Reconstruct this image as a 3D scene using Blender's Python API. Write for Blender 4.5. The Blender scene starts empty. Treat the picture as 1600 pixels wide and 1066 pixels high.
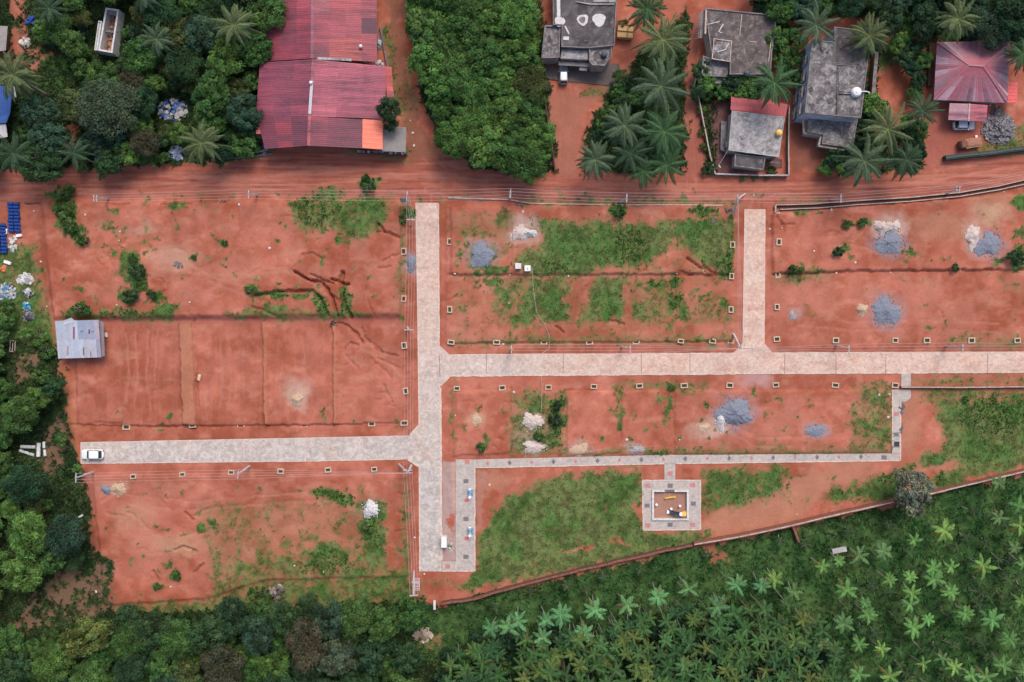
import bpy, math, random
import numpy as np
from mathutils import Vector, Matrix

# ---------------------------------------------------------------- camera, sky, sun, exposure
S = 0.115          # metres per photo pixel on the ground
H = 160.0          # height the drone hovers at
scene = bpy.context.scene
cam_d = bpy.data.cameras.new('camera'); cam = bpy.data.objects.new('camera', cam_d)
scene.collection.objects.link(cam)
cam.location = (0, 0, H); cam.rotation_euler = (0, 0, 0)
cam_d.sensor_fit = 'HORIZONTAL'; cam_d.sensor_width = 36.0
cam_d.lens = 36.0 * H / (1600 * S)
cam_d.clip_start = 1.0; cam_d.clip_end = 3000
scene.camera = cam
SUN_EL, SUN_AZ = math.radians(56), math.radians(20)      # high, behind thin cloud, a little from the north
world = bpy.data.worlds.new('World'); scene.world = world; world.use_nodes = True
wn = world.node_tree; bg = wn.nodes['Background']
sky = wn.nodes.new('ShaderNodeTexSky'); sky.sky_type = 'NISHITA'; sky.sun_disc = False
sky.sun_elevation = SUN_EL; sky.sun_rotation = SUN_AZ
sky.air_density = 1.0; sky.dust_density = 4.0; sky.ozone_density = 0.6
wn.links.new(sky.outputs[0], bg.inputs[0]); bg.inputs[1].default_value = 0.14
sun_d = bpy.data.lights.new('sun', 'SUN'); sun = bpy.data.objects.new('sun', sun_d)
scene.collection.objects.link(sun)
sun_d.energy = 1.25; sun_d.angle = math.radians(24); sun_d.color = (1.0, 0.93, 0.85)
sd = Vector((math.sin(SUN_AZ) * math.cos(SUN_EL), math.cos(SUN_AZ) * math.cos(SUN_EL), math.sin(SUN_EL)))
sun.rotation_euler = sd.to_track_quat('Z', 'Y').to_euler()
vs = scene.view_settings
vs.view_transform = 'Standard'; vs.look = 'None'; vs.gamma = 1.0; vs.use_curve_mapping = False
vs.exposure = 0.48

rnd = random.Random(7)
COL = scene.collection

# ---------------------------------------------------------------- helpers
def P(x, y, z=0.0):
    """world point at height z that lies behind photo pixel (x, y)"""
    k = S * (H - z) / H
    return Vector(((x - 800) * k, (533 - y) * k, z))

def tag(o, label=None, cat=None, group=None, kind=None):
    if label: o['label'] = label
    if cat: o['category'] = cat
    if group: o['group'] = group
    if kind: o['kind'] = kind
    return o

def thing(name, label, cat, loc=(0, 0, 0), rz=0.0, group=None):
    o = bpy.data.objects.new(name, None); COL.objects.link(o)
    o.location = loc; o.rotation_euler = (0, 0, rz); o.empty_display_size = 0.3
    return tag(o, label, cat, group)

def link(name, me, parent=None, loc=None):
    o = bpy.data.objects.new(name, me); COL.objects.link(o)
    if parent is not None: o.parent = parent
    if loc is not None: o.location = loc
    return o

def dup(root, loc, rz=0.0, scale=None, label=None, group=None, color=None):
    r = root.copy(); COL.objects.link(r); r.location = loc; r.rotation_euler = (0, 0, rz)
    if scale: r.scale = (scale, scale, scale) if not isinstance(scale, tuple) else scale
    if label: r['label'] = label
    if group: r['group'] = group
    for ch in list(root.children):
        c = ch.copy(); COL.objects.link(c); c.parent = r
        if color is not None: c.color = color
        for g in list(ch.children):
            d = g.copy(); COL.objects.link(d); d.parent = c
    return r

class MB:
    """collects shapes into ONE mesh"""
    def __init__(self): self.v = []; self.f = []; self.m = []; self.c = []
    def add(self, vs, fs, mi=0, col=(1, 1, 1)):
        b = len(self.v); self.v += [tuple(p) for p in vs]
        for f in fs:
            self.f.append([b + i for i in f]); self.m.append(mi); self.c.append(col)
    def box(self, c, s, rz=0.0, mi=0, col=(1, 1, 1), ry=0.0):
        M = Matrix.Rotation(rz, 3, 'Z') @ Matrix.Rotation(ry, 3, 'Y')
        c = Vector(c); vs = []
        for z in (-.5, .5):
            for x, y in ((-.5, -.5), (.5, -.5), (.5, .5), (-.5, .5)):
                vs.append(c + M @ Vector((x * s[0], y * s[1], z * s[2])))
        self.add(vs, [(3, 2, 1, 0), (4, 5, 6, 7), (0, 1, 5, 4), (1, 2, 6, 5), (2, 3, 7, 6), (3, 0, 4, 7)], mi, col)
    def beam(self, a, b, w, h, mi=0, col=(1, 1, 1)):
        a = Vector(a); b = Vector(b); d = (b - a)
        if d.length < 1e-6: return
        d.normalize()
        up = Vector((0, 0, 1)) if abs(d.z) < .95 else Vector((0, 1, 0))
        sx = d.cross(up).normalized(); up = sx.cross(d).normalized()
        vs = []
        for p in (a, b):
            for i, j in ((-.5, -.5), (.5, -.5), (.5, .5), (-.5, .5)): vs.append(p + sx * i * w + up * j * h)
        self.add(vs, [(3, 2, 1, 0), (4, 5, 6, 7), (0, 1, 5, 4), (1, 2, 6, 5), (2, 3, 7, 6), (3, 0, 4, 7)], mi, col)
    def prism(self, pts, z0, z1, mi=0, col=(1, 1, 1), bottom=False):
        pts = [(p[0], p[1]) for p in pts]
        a = sum(pts[i][0] * pts[(i + 1) % len(pts)][1] - pts[(i + 1) % len(pts)][0] * pts[i][1] for i in range(len(pts)))
        if a < 0: pts = pts[::-1]
        n = len(pts)
        vs = [(x, y, z0) for x, y in pts] + [(x, y, z1) for x, y in pts]
        fs = [list(range(n, 2 * n))] + [(i, (i + 1) % n, n + (i + 1) % n, n + i) for i in range(n)]
        if bottom: fs.append(list(range(n))[::-1])
        self.add(vs, fs, mi, col)
    def tube(self, path, rad, n=8, mi=0, col=(1, 1, 1), cap=True):
        path = [Vector(p) for p in path]
        if not isinstance(rad, (list, tuple)): rad = [rad] * len(path)
        vs = []; fs = []
        for i, p in enumerate(path):
            d = (path[min(i + 1, len(path) - 1)] - path[max(i - 1, 0)]).normalized()
            up = Vector((0, 0, 1)) if abs(d.z) < .9 else Vector((1, 0, 0))
            a = d.cross(up).normalized(); b = a.cross(d).normalized()
            for k in range(n):
                t = 2 * math.pi * k / n
                vs.append(p + a * math.cos(t) * rad[i] + b * math.sin(t) * rad[i])
        for i in range(len(path) - 1):
            for k in range(n):
                fs.append((i * n + k, i * n + (k + 1) % n, (i + 1) * n + (k + 1) % n, (i + 1) * n + k))
        if cap:
            fs.append(tuple(range(n))[::-1]); fs.append(tuple((len(path) - 1) * n + k for k in range(n)))
        self.add(vs, fs, mi, col)
    def lathe(self, prof, n=16, c=(0, 0, 0), mi=0, col=(1, 1, 1)):
        vs = []; fs = []
        for r, z in prof:
            for k in range(n):
                t = 2 * math.pi * k / n; vs.append((c[0] + r * math.cos(t), c[1] + r * math.sin(t), c[2] + z))
        for i in range(len(prof) - 1):
            for k in range(n):
                fs.append((i * n + k, i * n + (k + 1) % n, (i + 1) * n + (k + 1) % n, (i + 1) * n + k))
        fs.append(tuple(range(n))[::-1]); fs.append(tuple((len(prof) - 1) * n + k for k in range(n)))
        self.add(vs, fs, mi, col)
    def loft(self, secs, n=6, mi=0, col=(1, 1, 1)):
        """secs: (length, width, corner radius, z, x offset) rounded rectangles from bottom to top"""
        rings = []
        for L, W, r, z, ox in secs:
            ring = []
            for cx, cy, a0 in ((L / 2 - r, W / 2 - r, 0), (-L / 2 + r, W / 2 - r, 90), (-L / 2 + r, -W / 2 + r, 180), (L / 2 - r, -W / 2 + r, 270)):
                for k in range(n):
                    a = math.radians(a0 + 90 * k / (n - 1)); ring.append((ox + cx + r * math.cos(a), cy + r * math.sin(a), z))
            rings.append(ring)
        N = len(rings[0]); vs = [p for r in rings for p in r]; fs = []
        for i in range(len(rings) - 1):
            for k in range(N): fs.append((i * N + k, i * N + (k + 1) % N, (i + 1) * N + (k + 1) % N, (i + 1) * N + k))
        fs.append(tuple(range(N))[::-1]); fs.append(tuple((len(rings) - 1) * N + k for k in range(N)))
        self.add(vs, fs, mi, col)
    def mesh(self, name, mats, smooth=False):
        me = bpy.data.meshes.new(name)
        me.from_pydata(self.v, [], self.f)
        if not isinstance(mats, (list, tuple)): mats = [mats]
        for m in mats: me.materials.append(m)
        me.polygons.foreach_set('material_index', self.m)
        if any(c != (1, 1, 1) for c in self.c):
            at = me.color_attributes.new('tint', 'FLOAT_COLOR', 'CORNER')
            arr = []
            for f, c in zip(self.f, self.c): arr += [c[0], c[1], c[2], 1.0] * len(f)
            at.data.foreach_set('color', arr)
        if smooth: me.polygons.foreach_set('use_smooth', [True] * len(self.f))
        me.update()
        return me
    def build(self, name, mats, parent=None, smooth=False, loc=None):
        return link(name, self.mesh(name, mats, smooth), parent, loc)

# ---------------------------------------------------------------- materials
class N:
    """tiny node writer"""
    def __init__(self, name):
        self.mat = bpy.data.materials.new(name); self.mat.use_nodes = True
        self.t = self.mat.node_tree; self.b = self.t.nodes['Principled BSDF']
        self.tc = None
    def node(self, ty, **kw):
        n = self.t.nodes.new(ty)
        for k, v in kw.items():
            if k == 'ins':
                for kk, vv in v.items(): self.put(n.inputs[kk], vv)
            else: setattr(n, k, v)
        return n
    def put(self, sock, v):
        if isinstance(v, bpy.types.NodeSocket): self.t.links.new(v, sock)
        elif isinstance(v, tuple) and sock.type == 'RGBA' and len(v) == 3: sock.default_value = (*v, 1)
        else: sock.default_value = v
    def coord(self, kind='Object', scale=(1, 1, 1), rz=0.0):
        if self.tc is None: self.tc = self.node('ShaderNodeTexCoord')
        m = self.node('ShaderNodeMapping'); self.put(m.inputs[0], self.tc.outputs[kind])
        m.inputs['Scale'].default_value = scale; m.inputs['Rotation'].default_value = (0, 0, rz)
        return m.outputs[0]
    def noise(self, vec, scale, detail=4, rough=.55, dist=0.0):
        n = self.node('ShaderNodeTexNoise', ins={'Vector': vec, 'Scale': scale, 'Detail': detail, 'Roughness': rough, 'Distortion': dist})
        return n.outputs['Fac']
    def ramp(self, fac, stops):
        n = self.node('ShaderNodeValToRGB'); self.put(n.inputs[0], fac)
        e = n.color_ramp.elements
        while len(e) < len(stops): e.new(.5)
        for el, (p, c) in zip(e, stops):
            el.position = p; el.color = (*c, 1) if isinstance(c, tuple) else (c, c, c, 1)
        return n.outputs[0]
    def mix(self, fac, a, b, mode='MIX'):
        n = self.node('ShaderNodeMix', data_type='RGBA', blend_type=mode)
        self.put(n.inputs['Factor'], fac); self.put(n.inputs['A'], a) if False else None
        ins = [s for s in n.inputs if s.type == 'RGBA']
        self.put(ins[0], a); self.put(ins[1], b)
        return [s for s in n.outputs if s.type == 'RGBA'][0]
    def math(self, op, a, b=0.0, clamp=False):
        n = self.node('ShaderNodeMath', operation=op, use_clamp=clamp); self.put(n.inputs[0], a); self.put(n.inputs[1], b)
        return n.outputs[0]
    def attr(self, name): return self.node('ShaderNodeAttribute', attribute_name=name).outputs['Color']
    def bump(self, h, strength=.5, dist=.05):
        n = self.node('ShaderNodeBump', ins={'Height': h, 'Strength': strength, 'Distance': dist}); self.put(self.b.inputs['Normal'], n.outputs[0])
    def done(self, col, rough=.8, spec=.3, metal=0.0):
        self.put(self.b.inputs['Base Color'], col); self.put(self.b.inputs['Roughness'], rough)
        self.b.inputs['Specular IOR Level'].default_value = spec; self.b.inputs['Metallic'].default_value = metal
        return self.mat

def plain(name, col, rough=.6, var=.25, scale=6.0, spec=.3, metal=0.0, tint=False, dirt=None):
    n = N(name); v = n.coord()
    c = n.mix(1.0, col, n.ramp(n.noise(v, scale, 5), [(.25, 1 - var), (.75, 1 + var * .5)]), 'MULTIPLY')
    if tint: c = n.mix(1.0, c, n.attr('tint'), 'MULTIPLY')
    if dirt: c = n.mix(n.ramp(n.noise(v, scale * .37, 5, .7), [(.48, 0.0), (.72, .8)]), c, dirt)
    return n.done(c, rough, spec, metal)

def mat_soil():
    n = N('red_soil'); v = n.coord()
    base = n.attr('col')
    f1 = n.ramp(n.noise(v, 2.6, 6, .68), [(.22, .84), (.5, 1.0), (.78, 1.12)])
    f2 = n.ramp(n.noise(v, .35, 5, .6), [(.28, .88), (.72, 1.10)])
    c = n.mix(1.0, base, f1, 'MULTIPLY'); c = n.mix(1.0, c, f2, 'MULTIPLY')
    c = n.mix(n.ramp(n.noise(v, 4.2, 3, .6), [(.64, 0.0), (.72, .34)]), c, (.16, .055, .038)); c = n.mix(n.ramp(n.noise(n.coord(rz=1.0), 5.0, 3, .6), [(.66, 0.0), (.73, .3)]), c, (.5, .25, .18))
    h = n.math('ADD', n.math('MULTIPLY', n.noise(v, 1.1, 6, .65), 1.0), n.math('MULTIPLY', n.noise(v, 6, 3), .35))
    n.bump(h, .5, .10)
    return n.done(c, .97, .03)

def mat_paving():
    n = N('stone_set_paving'); v = n.coord()
    vo = n.node('ShaderNodeTexVoronoi', ins={'Vector': v, 'Scale': 3.4, 'Randomness': .9})
    ve = n.node('ShaderNodeTexVoronoi', feature='DISTANCE_TO_EDGE', ins={'Vector': v, 'Scale': 3.4, 'Randomness': .9})
    sep = n.node('ShaderNodeSeparateColor', ins={0: vo.outputs['Color']})
    tone = n.ramp(sep.outputs[0], [(0, .86), (.5, .98), (1, 1.08)])
    xyz = n.node('ShaderNodeSeparateXYZ', ins={0: v})
    big = n.noise(v, .22, 5, .65)
    def mr(val, a, b):
        m = n.node('ShaderNodeMapRange', clamp=True); n.put(m.inputs[0], val); m.inputs[1].default_value = a; m.inputs[2].default_value = b
        return m.outputs[0]
    east = mr(xyz.outputs[0], -14, 16); north = n.math('MULTIPLY', mr(xyz.outputs[1], -26, 12), .85)
    dust = n.math('MAXIMUM', east, north)
    dust = n.math('MULTIPLY', dust, n.ramp(big, [(.25, .6), (.6, 1.0)]), True)
    grey = n.mix(n.ramp(n.noise(v, .6, 5, .7, 1.0), [(.4, 0.0), (.66, 1.0)]), (.38, .345, .325), (.58, .535, .50))
    patch = n.ramp(n.noise(v, .16, 4, .6), [(.56, 0.0), (.72, .6)])
    grey = n.mix(patch, grey, (.50, .36, .26))
    pink = n.mix(n.ramp(n.noise(v, .5, 5, .7, .6), [(.36, 0.0), (.66, 1.0)]), (.57, .37, .29), (.68, .50, .405))
    rust = n.ramp(n.noise(n.coord(scale=(.35, 1, 1)), .55, 5, .7), [(.50, 0.0), (.72, .65)])
    pink = n.mix(rust, pink, (.40, .19, .14))
    c = n.mix(dust, grey, pink)
    mud = n.ramp(n.noise(v, .33, 7, .78, .5), [(.57, 0.0), (.70, .5)]); c = n.mix(mud, c, (.43, .20, .14))
    c = n.mix(1.0, c, tone, 'MULTIPLY')
    joint = n.ramp(ve.outputs['Distance'], [(.0, 1.0), (.07, 0.0)])
    c = n.mix(n.math('MULTIPLY', joint, .22), c, (.6, .5, .44))
    c = n.mix(1.0, c, n.ramp(n.noise(v, 1.4, 5, .7), [(.28, .8), (.72, 1.12)]), 'MULTIPLY')
    n.bump(n.ramp(ve.outputs['Distance'], [(0, 0.0), (.12, 1.0)]), .4, .03)
    return n.done(c, .88, .2)

def mat_pavers():
    n = N('concrete_pavers'); v = n.coord()
    br = n.node('ShaderNodeTexBrick', ins={'Vector': v, 'Scale': 2.0, 'Color1': (.47, .41, .38), 'Color2': (.37, .335, .32), 'Mortar': (.27, .24, .22), 'Mortar Size': .03, 'Brick Width': .6, 'Row Height': .6})
    c = n.mix(n.ramp(n.noise(v, .5, 5, .7), [(.38, 0.0), (.68, .7)]), br.outputs['Color'], (.54, .46, .40))
    c = n.mix(1.0, c, n.ramp(n.noise(v, 1.7, 5, .7), [(.28, .74), (.72, 1.12)]), 'MULTIPLY')
    return n.done(c, .85, .2)

def mat_conc_roof(name, dark, mid, pale, amt):
    """old cement roof: blackened by algae with pale lichen and washed patches"""
    n = N(name); v = n.coord()
    a = n.noise(v, .55, 7, .7, .6); b = n.noise(v, 1.1, 8, .78, .8)
    c = n.mix(n.ramp(a, [(.34, 0.0), (.62, 1.0)]), dark, mid)
    c = n.mix(n.ramp(b, [(.62 - amt, 0.0), (.84 - amt, .85)]), c, pale)
    c = n.mix(1.0, c, n.ramp(n.noise(v, 7, 4, .7), [(.25, .7), (.75, 1.25)]), 'MULTIPLY')
    n.bump(b, .25, .03)
    return n.done(c, .9, .2)

def mat_sheet(name, tint=True, col=(1, 1, 1), streak=(.085, .036, .055), amt=.9, axis='x', rough=.5):
    """painted metal roof sheets with dirt streaks running down the slope"""
    n = N(name)
    v = n.coord(scale=(.03, .62, .2) if axis == 'x' else (.62, .05, .2))
    w = n.coord()
    c = n.attr('tint') if tint else col
    s = n.ramp(n.noise(v, 2.2, 7, .75), [(.37, 0.0), (.60, 1.0)])
    p = n.ramp(n.noise(w, .16, 5, .65), [(.36, 0.0), (.64, 1.0)])
    c = n.mix(n.math('MULTIPLY', n.math('MULTIPLY', s, n.math('ADD', n.math('MULTIPLY', p, .72), .28)), amt, True), c, streak)
    c = n.mix(1.0, c, n.ramp(n.noise(w, 2.2, 5, .7), [(.25, .82), (.75, 1.15)]), 'MULTIPLY')
    return n.done(c, rough, .3)

def mat_leaf(name, rough=.55, trans=.25):
    n = N(name)
    oi = n.node('ShaderNodeObjectInfo')
    c = n.mix(1.0, n.attr('tint'), oi.outputs['Color'], 'MULTIPLY')
    n.done(c, rough, .07)
    tr = n.node('ShaderNodeBsdfTranslucent'); n.put(tr.inputs[0], c)
    mx = n.node('ShaderNodeMixShader'); mx.inputs[0].default_value = trans
    n.t.links.new(n.b.outputs[0], mx.inputs[1]); n.t.links.new(tr.outputs[0], mx.inputs[2])
    n.t.links.new(mx.outputs[0], n.t.nodes['Material Output'].inputs[0])
    return n.mat

M = dict(
    red_fresh=mat_sheet('fresh_red_sheet', amt=.12),    soil=mat_soil(), paving=mat_paving(), pavers=mat_pavers(),
    mortar=plain('pale_mortar', (.60, .48, .41), .9, .35, 2, dirt=(.5, .32, .25)),
    roof_dark=mat_conc_roof('algae_black_cement', (.045, .040, .044), (.12, .106, .108), (.34, .31, .30), .08),
    roof_brown=mat_conc_roof('brown_black_cement', (.050, .042, .044), (.14, .115, .112), (.38, .31, .29), .10),
    roof_pale=mat_conc_roof('washed_cement', (.10, .09, .09), (.28, .26, .26), (.48, .46, .46), .20),
    roof_mid=mat_conc_roof('grey_cement', (.052, .046, .050), (.16, .145, .147), (.46, .43, .42), .15),
    parapet=plain('weathered_parapet', (.22, .20, .205), .9, .5, 1.3, dirt=(.06, .055, .055)),
    parapet_pale=plain('pale_parapet', (.44, .42, .42), .9, .4, 1.3, dirt=(.12, .11, .11)),
    plaster=plain('cream_plaster', (.42, .38, .34), .9, .3, 1.0, dirt=(.16, .13, .11)),
    blue_plaster=plain('blue_white_plaster', (.42, .48, .58), .9, .25, 1.0, dirt=(.18, .18, .2)),
    laterite=plain('laterite_blocks', (.25, .10, .07), .95, .45, 3.0, dirt=(.10, .06, .05)),
    laterite_dark=plain('mossy_laterite', (.13, .06, .05), .95, .45, 3.0, dirt=(.05, .06, .035)),
    cap_pale=plain('pale_coping', (.48, .38, .33), .9, .35, 2.0, dirt=(.26, .15, .12)),
    red_sheet=mat_sheet('red_metal_sheet'), red_sheet_y=mat_sheet('red_metal_sheet_hip', amt=.6, streak=(.26, .19, .22)),
    grey_sheet=mat_sheet('grey_cement_sheet', False, (.30, .27, .26), (.15, .13, .12), .6),
    zinc=mat_sheet('galvanised_sheet', True, (1, 1, 1), (.30, .20, .17), .45, 'y', .45),
    glass=plain('dark_glass', (.015, .02, .028), .08, .1, 3, spec=.6),
    tyre=plain('black_rubber', (.02, .02, .02), .8), metal=plain('grey_metal', (.35, .36, .38), .45, .2, 5, metal=.6),
    car_white=plain('white_car_paint', (.74, .75, .76), .22, .05, 3, spec=.5),
    car_silver=plain('bluish_white_car_paint', (.55, .60, .68), .25, .06, 3, spec=.5),
    car_blue=plain('pale_blue_car_paint', (.30, .36, .42), .25, .06, 3, spec=.5),
    lamp=plain('lamp_glass', (.6, .6, .58), .15, .05), tail=plain('red_lamp', (.4, .03, .02), .25, .1),
    rust=plain('rusty_brown_paint', (.20, .085, .05), .8, .45, 3, dirt=(.10, .045, .03)),
    cargo=plain('brown_laterite_load', (.36, .17, .12), .95, .4, 4),
    yellow=plain('yellow_ochre_paint', (.52, .33, .14), .6, .3, 3, dirt=(.36, .20, .09)),
    yellow_b=plain('bright_yellow_plastic', (.74, .46, .09), .45, .15, 3),
    white=plain('white_plastic', (.72, .72, .72), .45, .1, 4), white_paint=plain('white_paint', (.62, .62, .62), .6, .25, 2, dirt=(.4, .36, .33)),
    black=plain('hole_black', (.03, .034, .04), .5), navy=plain('dark_blue_grey_plastic', (.06, .075, .10), .45),
    blue=plain('blue_plastic', (.015, .055, .24), .38, .25, 3), blue_l=plain('light_blue_plastic', (.10, .22, .48), .45, .3, 3),
    tarp=mat_sheet('blue_tarpaulin', False, (.045, .13, .40), (.03, .07, .22), .6, 'y', .5),
    cyan=plain('turquoise_paint', (.06, .32, .48), .5), red=plain('red_rubber_mat', (.55, .13, .13), .8),
    pole=plain('pole_concrete', (.52, .50, .50), .85, .25, 3), steel=plain('galvanised_steel', (.46, .46, .49), .5, .15, 4),
    wire=plain('aluminium_wire', (.40, .33, .33), .5, .1, 2), porcelain=plain('brown_porcelain', (.3, .22, .2), .3),
    marker=plain('cream_paint', (.56, .46, .33), .85, .4, 2.2, dirt=(.36, .19, .12)), dark_soil=plain('dark_soil', (.07, .042, .032), .95, .5, 6),
    bark=plain('bark', (.14, .11, .085), .95, .4, 5), palm_bark=plain('palm_bark', (.24, .215, .18), .95, .35, 5),
    leaf=mat_leaf('leaf'), palm_leaf=mat_leaf('palm_leaf', .5, .2), grass=mat_leaf('grass_blade', .7, .3),
    gravel=plain('blue_grey_gravel', (.20, .225, .285), .95, .6, 12, dirt=(.29, .27, .29)), msand=plain('pale_sand', (.56, .47, .43), .95, .3, 3, dirt=(.45, .32, .26)),
    white_sand=plain('white_stone_dust', (.58, .56, .57), .95, .25, 3, dirt=(.45, .40, .38)), buff_sand=plain('buff_sand', (.50, .36, .25), .95, .3, 3, dirt=(.42, .24, .17)),
    stone=plain('pale_stone', (.58, .53, .48), .9, .3, 5), heap_grey=plain('grey_cement_heap', (.34, .31, .31), .95, .5, 5), rubble=plain('grey_rubble', (.34, .33, .34), .95, .6, 5, tint=True),
    junk=plain('junk', (1, 1, 1), .55, .25, 3, tint=True), sandpit=plain('pit_sand', (.34, .185, .14), .95, .3, 4),
    inlay_red=plain('red_inlay', (.48, .20, .19), .85, .3, 5), inlay_grey=plain('grey_inlay', (.16, .155, .165), .85, .3, 5),
    orange=plain('orange_red_sheet', (.62, .16, .10), .45, .12, 2), orange_pipe=plain('orange_pipe', (.6, .22, .1), .6),
    green=plain('dark_green_net', (.03, .06, .04), .8), amber=plain('amber_tank', (.80, .50, .13), .4, .1, 4),
    bougain=plain('pale_dry_blossom', (.50, .42, .38), .9, .3, 6), yard=mat_conc_roof('stained_yard_slab', (.10, .085, .08), (.16, .125, .115), (.24, .19, .17), .05),
)

# ---------------------------------------------------------------- value noise on arrays
_T = np.random.RandomState(3).rand(512, 512)
def vnoise(x, y, seed=0):
    x = x + seed * 17.31; y = y + seed * 9.77
    xi = np.floor(x).astype(int); yi = np.floor(y).astype(int)
    fx = x - xi; fy = y - yi
    fx = fx * fx * (3 - 2 * fx); fy = fy * fy * (3 - 2 * fy)
    a = _T[xi % 512, yi % 512]; b = _T[(xi + 1) % 512, yi % 512]; c = _T[xi % 512, (yi + 1) % 512]; d = _T[(xi + 1) % 512, (yi + 1) % 512]
    return (a * (1 - fx) + b * fx) * (1 - fy) + (c * (1 - fx) + d * fx) * fy
def fbm(x, y, seed=0, oct=4, rough=.5):
    s = 0; a = 1; t = 0
    for i in range(oct):
        s = s + a * vnoise(x * 2 ** i, y * 2 ** i, seed + i * 3); t += a; a *= rough
    return s / t
def sstep(a, b, x):
    t = np.clip((x - a) / (b - a), 0, 1); return t * t * (3 - 2 * t)
# ---------------------------------------------------------------- the ground: one sheet with real relief
def axis(half, step, far):
    a = np.arange(-half, half + step * .5, step); e = []; d = step * 3; p = a[-1]
    while p < far: p += d; d *= 1.45; e.append(p)
    e = np.array(e); return np.concatenate([-e[::-1], a, e])
gx = axis(100, .22, 700); gy = axis(70, .22, 700)
X, Y = np.meshgrid(gx, gy, indexing='ij')
PX = X / S + 800; PY = 533 - Y / S
pxa = gx / S + 800; pya = 533 - gy / S
WX = PX + 11 * (fbm(PX / 16, PY / 16, 1) - .5) * 2 + 4 * (fbm(PX / 4.5, PY / 4.5, 2, 2) - .5) * 2
WY = PY + 11 * (fbm(PX / 16, PY / 16, 5) - .5) * 2 + 4 * (fbm(PX / 4.5, PY / 4.5, 6, 2) - .5) * 2
SXW = PX + 2.2 * (fbm(PX / 10, PY / 10, 8, 3) - .5) * 2; SYW = PY + 2.2 * (fbm(PX / 10, PY / 10, 9, 3) - .5) * 2

def win(x0, y0, x1, y1):
    i0, i1 = np.searchsorted(pxa, [x0, x1]); j0, j1 = np.searchsorted(-pya, [-y1, -y0])
    return slice(max(i0 - 1, 0), i1 + 1), slice(max(j0 - 1, 0), j1 + 1)
def sdist(px, py, pts):
    """signed distance to a polygon, negative inside"""
    d = np.full(px.shape, 1e9); ins = np.zeros(px.shape, bool); n = len(pts)
    for i in range(n):
        ax, ay = pts[i]; bx, by = pts[(i + 1) % n]
        ex, ey = bx - ax, by - ay
        t = np.clip(((px - ax) * ex + (py - ay) * ey) / (ex * ex + ey * ey + 1e-9), 0, 1)
        d = np.minimum(d, (px - ax - t * ex) ** 2 + (py - ay - t * ey) ** 2)
        c = ((ay > py) != (by > py)) & (px < (bx - ax) * (py - ay) / (by - ay + 1e-12) + ax)
        ins ^= c
    d = np.sqrt(d); return np.where(ins, -d, d)
def pmask(pts, feather=6, warp=2):
    """soft polygon mask and its window; warp 0 straight, 1 slightly uneven, 2 ragged"""
    xs = [p[0] for p in pts]; ys = [p[1] for p in pts]; pad = feather + 24
    w = win(min(xs) - pad, min(ys) - pad, max(xs) + pad, max(ys) + pad)
    px, py = ((PX, PY), (SXW, SYW), (WX, WY))[warp]
    return w, sstep(feather * .5, -feather * .5, sdist(px[w], py[w], pts))
def bmask(x, y, rx, ry, rot=0, soft=.35, warp=2):
    pad = max(rx, ry) * 1.5 + 24; w = win(x - pad, y - pad, x + pad, y + pad)
    px, py = ((PX, PY), (SXW, SYW), (WX, WY))[warp]
    c, s = math.cos(math.radians(rot)), math.sin(math.radians(rot))
    dx, dy = px[w] - x, py[w] - y
    r = np.sqrt(((dx * c + dy * s) / rx) ** 2 + ((-dx * s + dy * c) / ry) ** 2)
    return w, sstep(1 + soft, 1 - soft, r)
def lmask(pts, width, warp=1):
    xs = [p[0] for p in pts]; ys = [p[1] for p in pts]; pad = width + 24
    w = win(min(xs) - pad, min(ys) - pad, max(xs) + pad, max(ys) + pad)
    px, py = ((PX, PY), (SXW, SYW), (WX, WY))[warp]
    px, py = px[w], py[w]; d = np.full(px.shape, 1e9)
    for (ax, ay), (bx, by) in zip(pts[:-1], pts[1:]):
        ex, ey = bx - ax, by - ay
        t = np.clip(((px - ax) * ex + (py - ay) * ey) / (ex * ex + ey * ey + 1e-9), 0, 1)
        d = np.minimum(d, (px - ax - t * ex) ** 2 + (py - ay - t * ey) ** 2)
    return w, np.clip(1 - np.sqrt(d) / width, 0, 1)

# relief ------------------------------------------------------------
Z = .10 * (fbm(PX / 60, PY / 60, 21, 4) - .5) + .10 * (fbm(PX / 14, PY / 14, 22, 4, .5) - .5)
def raise_(pts, h, feather=7, warp=1):
    w, m = pmask(pts, feather, warp); Z[w] += h * m
def carve(pts, width, depth, warp=1):
    w, m = lmask(pts, width, warp); Z[w] -= depth * sstep(0, .55, m)
def ridge(pts, width, h, warp=1): carve(pts, width, -h, warp)
raise_([(66, 316), (628, 316), (628, 494), (88, 497)], .9, 11)
raise_([(118, 506), (630, 503), (630, 663), (122, 666)], .30, 4)
raise_([(281, 504), (303, 504), (308, 664), (288, 664)], .75, 2.5)
raise_([(410.5, 504), (418, 504), (421, 663), (414, 663)], .8, 2.5)
raise_([(521, 506), (527, 506), (528, 662), (522, 662)], .7, 2.5)
raise_([(306, 505), (411, 505), (414, 664), (309, 664)], -.12, 3)
raise_([(145, 742), (636, 742), (636, 900), (420, 905), (320, 935), (165, 945)], .35, 5)
raise_([(697, 322), (1145, 322), (1145, 534), (697, 537)], .25, 4)
raise_([(705, 322), (1142, 322), (1142, 428), (890, 430), (705, 430)], .45, 5)
raise_([(1206, 330), (1640, 300), (1640, 545), (1206, 545)], .12, 4)
raise_([(1206, 335), (1640, 300), (1640, 421), (1450, 422), (1206, 427)], .5, 4)
for a, b, h in ((708, 797, .30), (797, 884, .12), (884, 970, .34), (970, 1053, .22), (1053, 1392, .38)):
    raise_([(a, 612), (b, 610), (b, 708), (a, 712)], h, 3)
raise_([(-60, 640), (96, 620), (140, 770), (150, 960), (-60, 1000)], -.5, 14)
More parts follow.
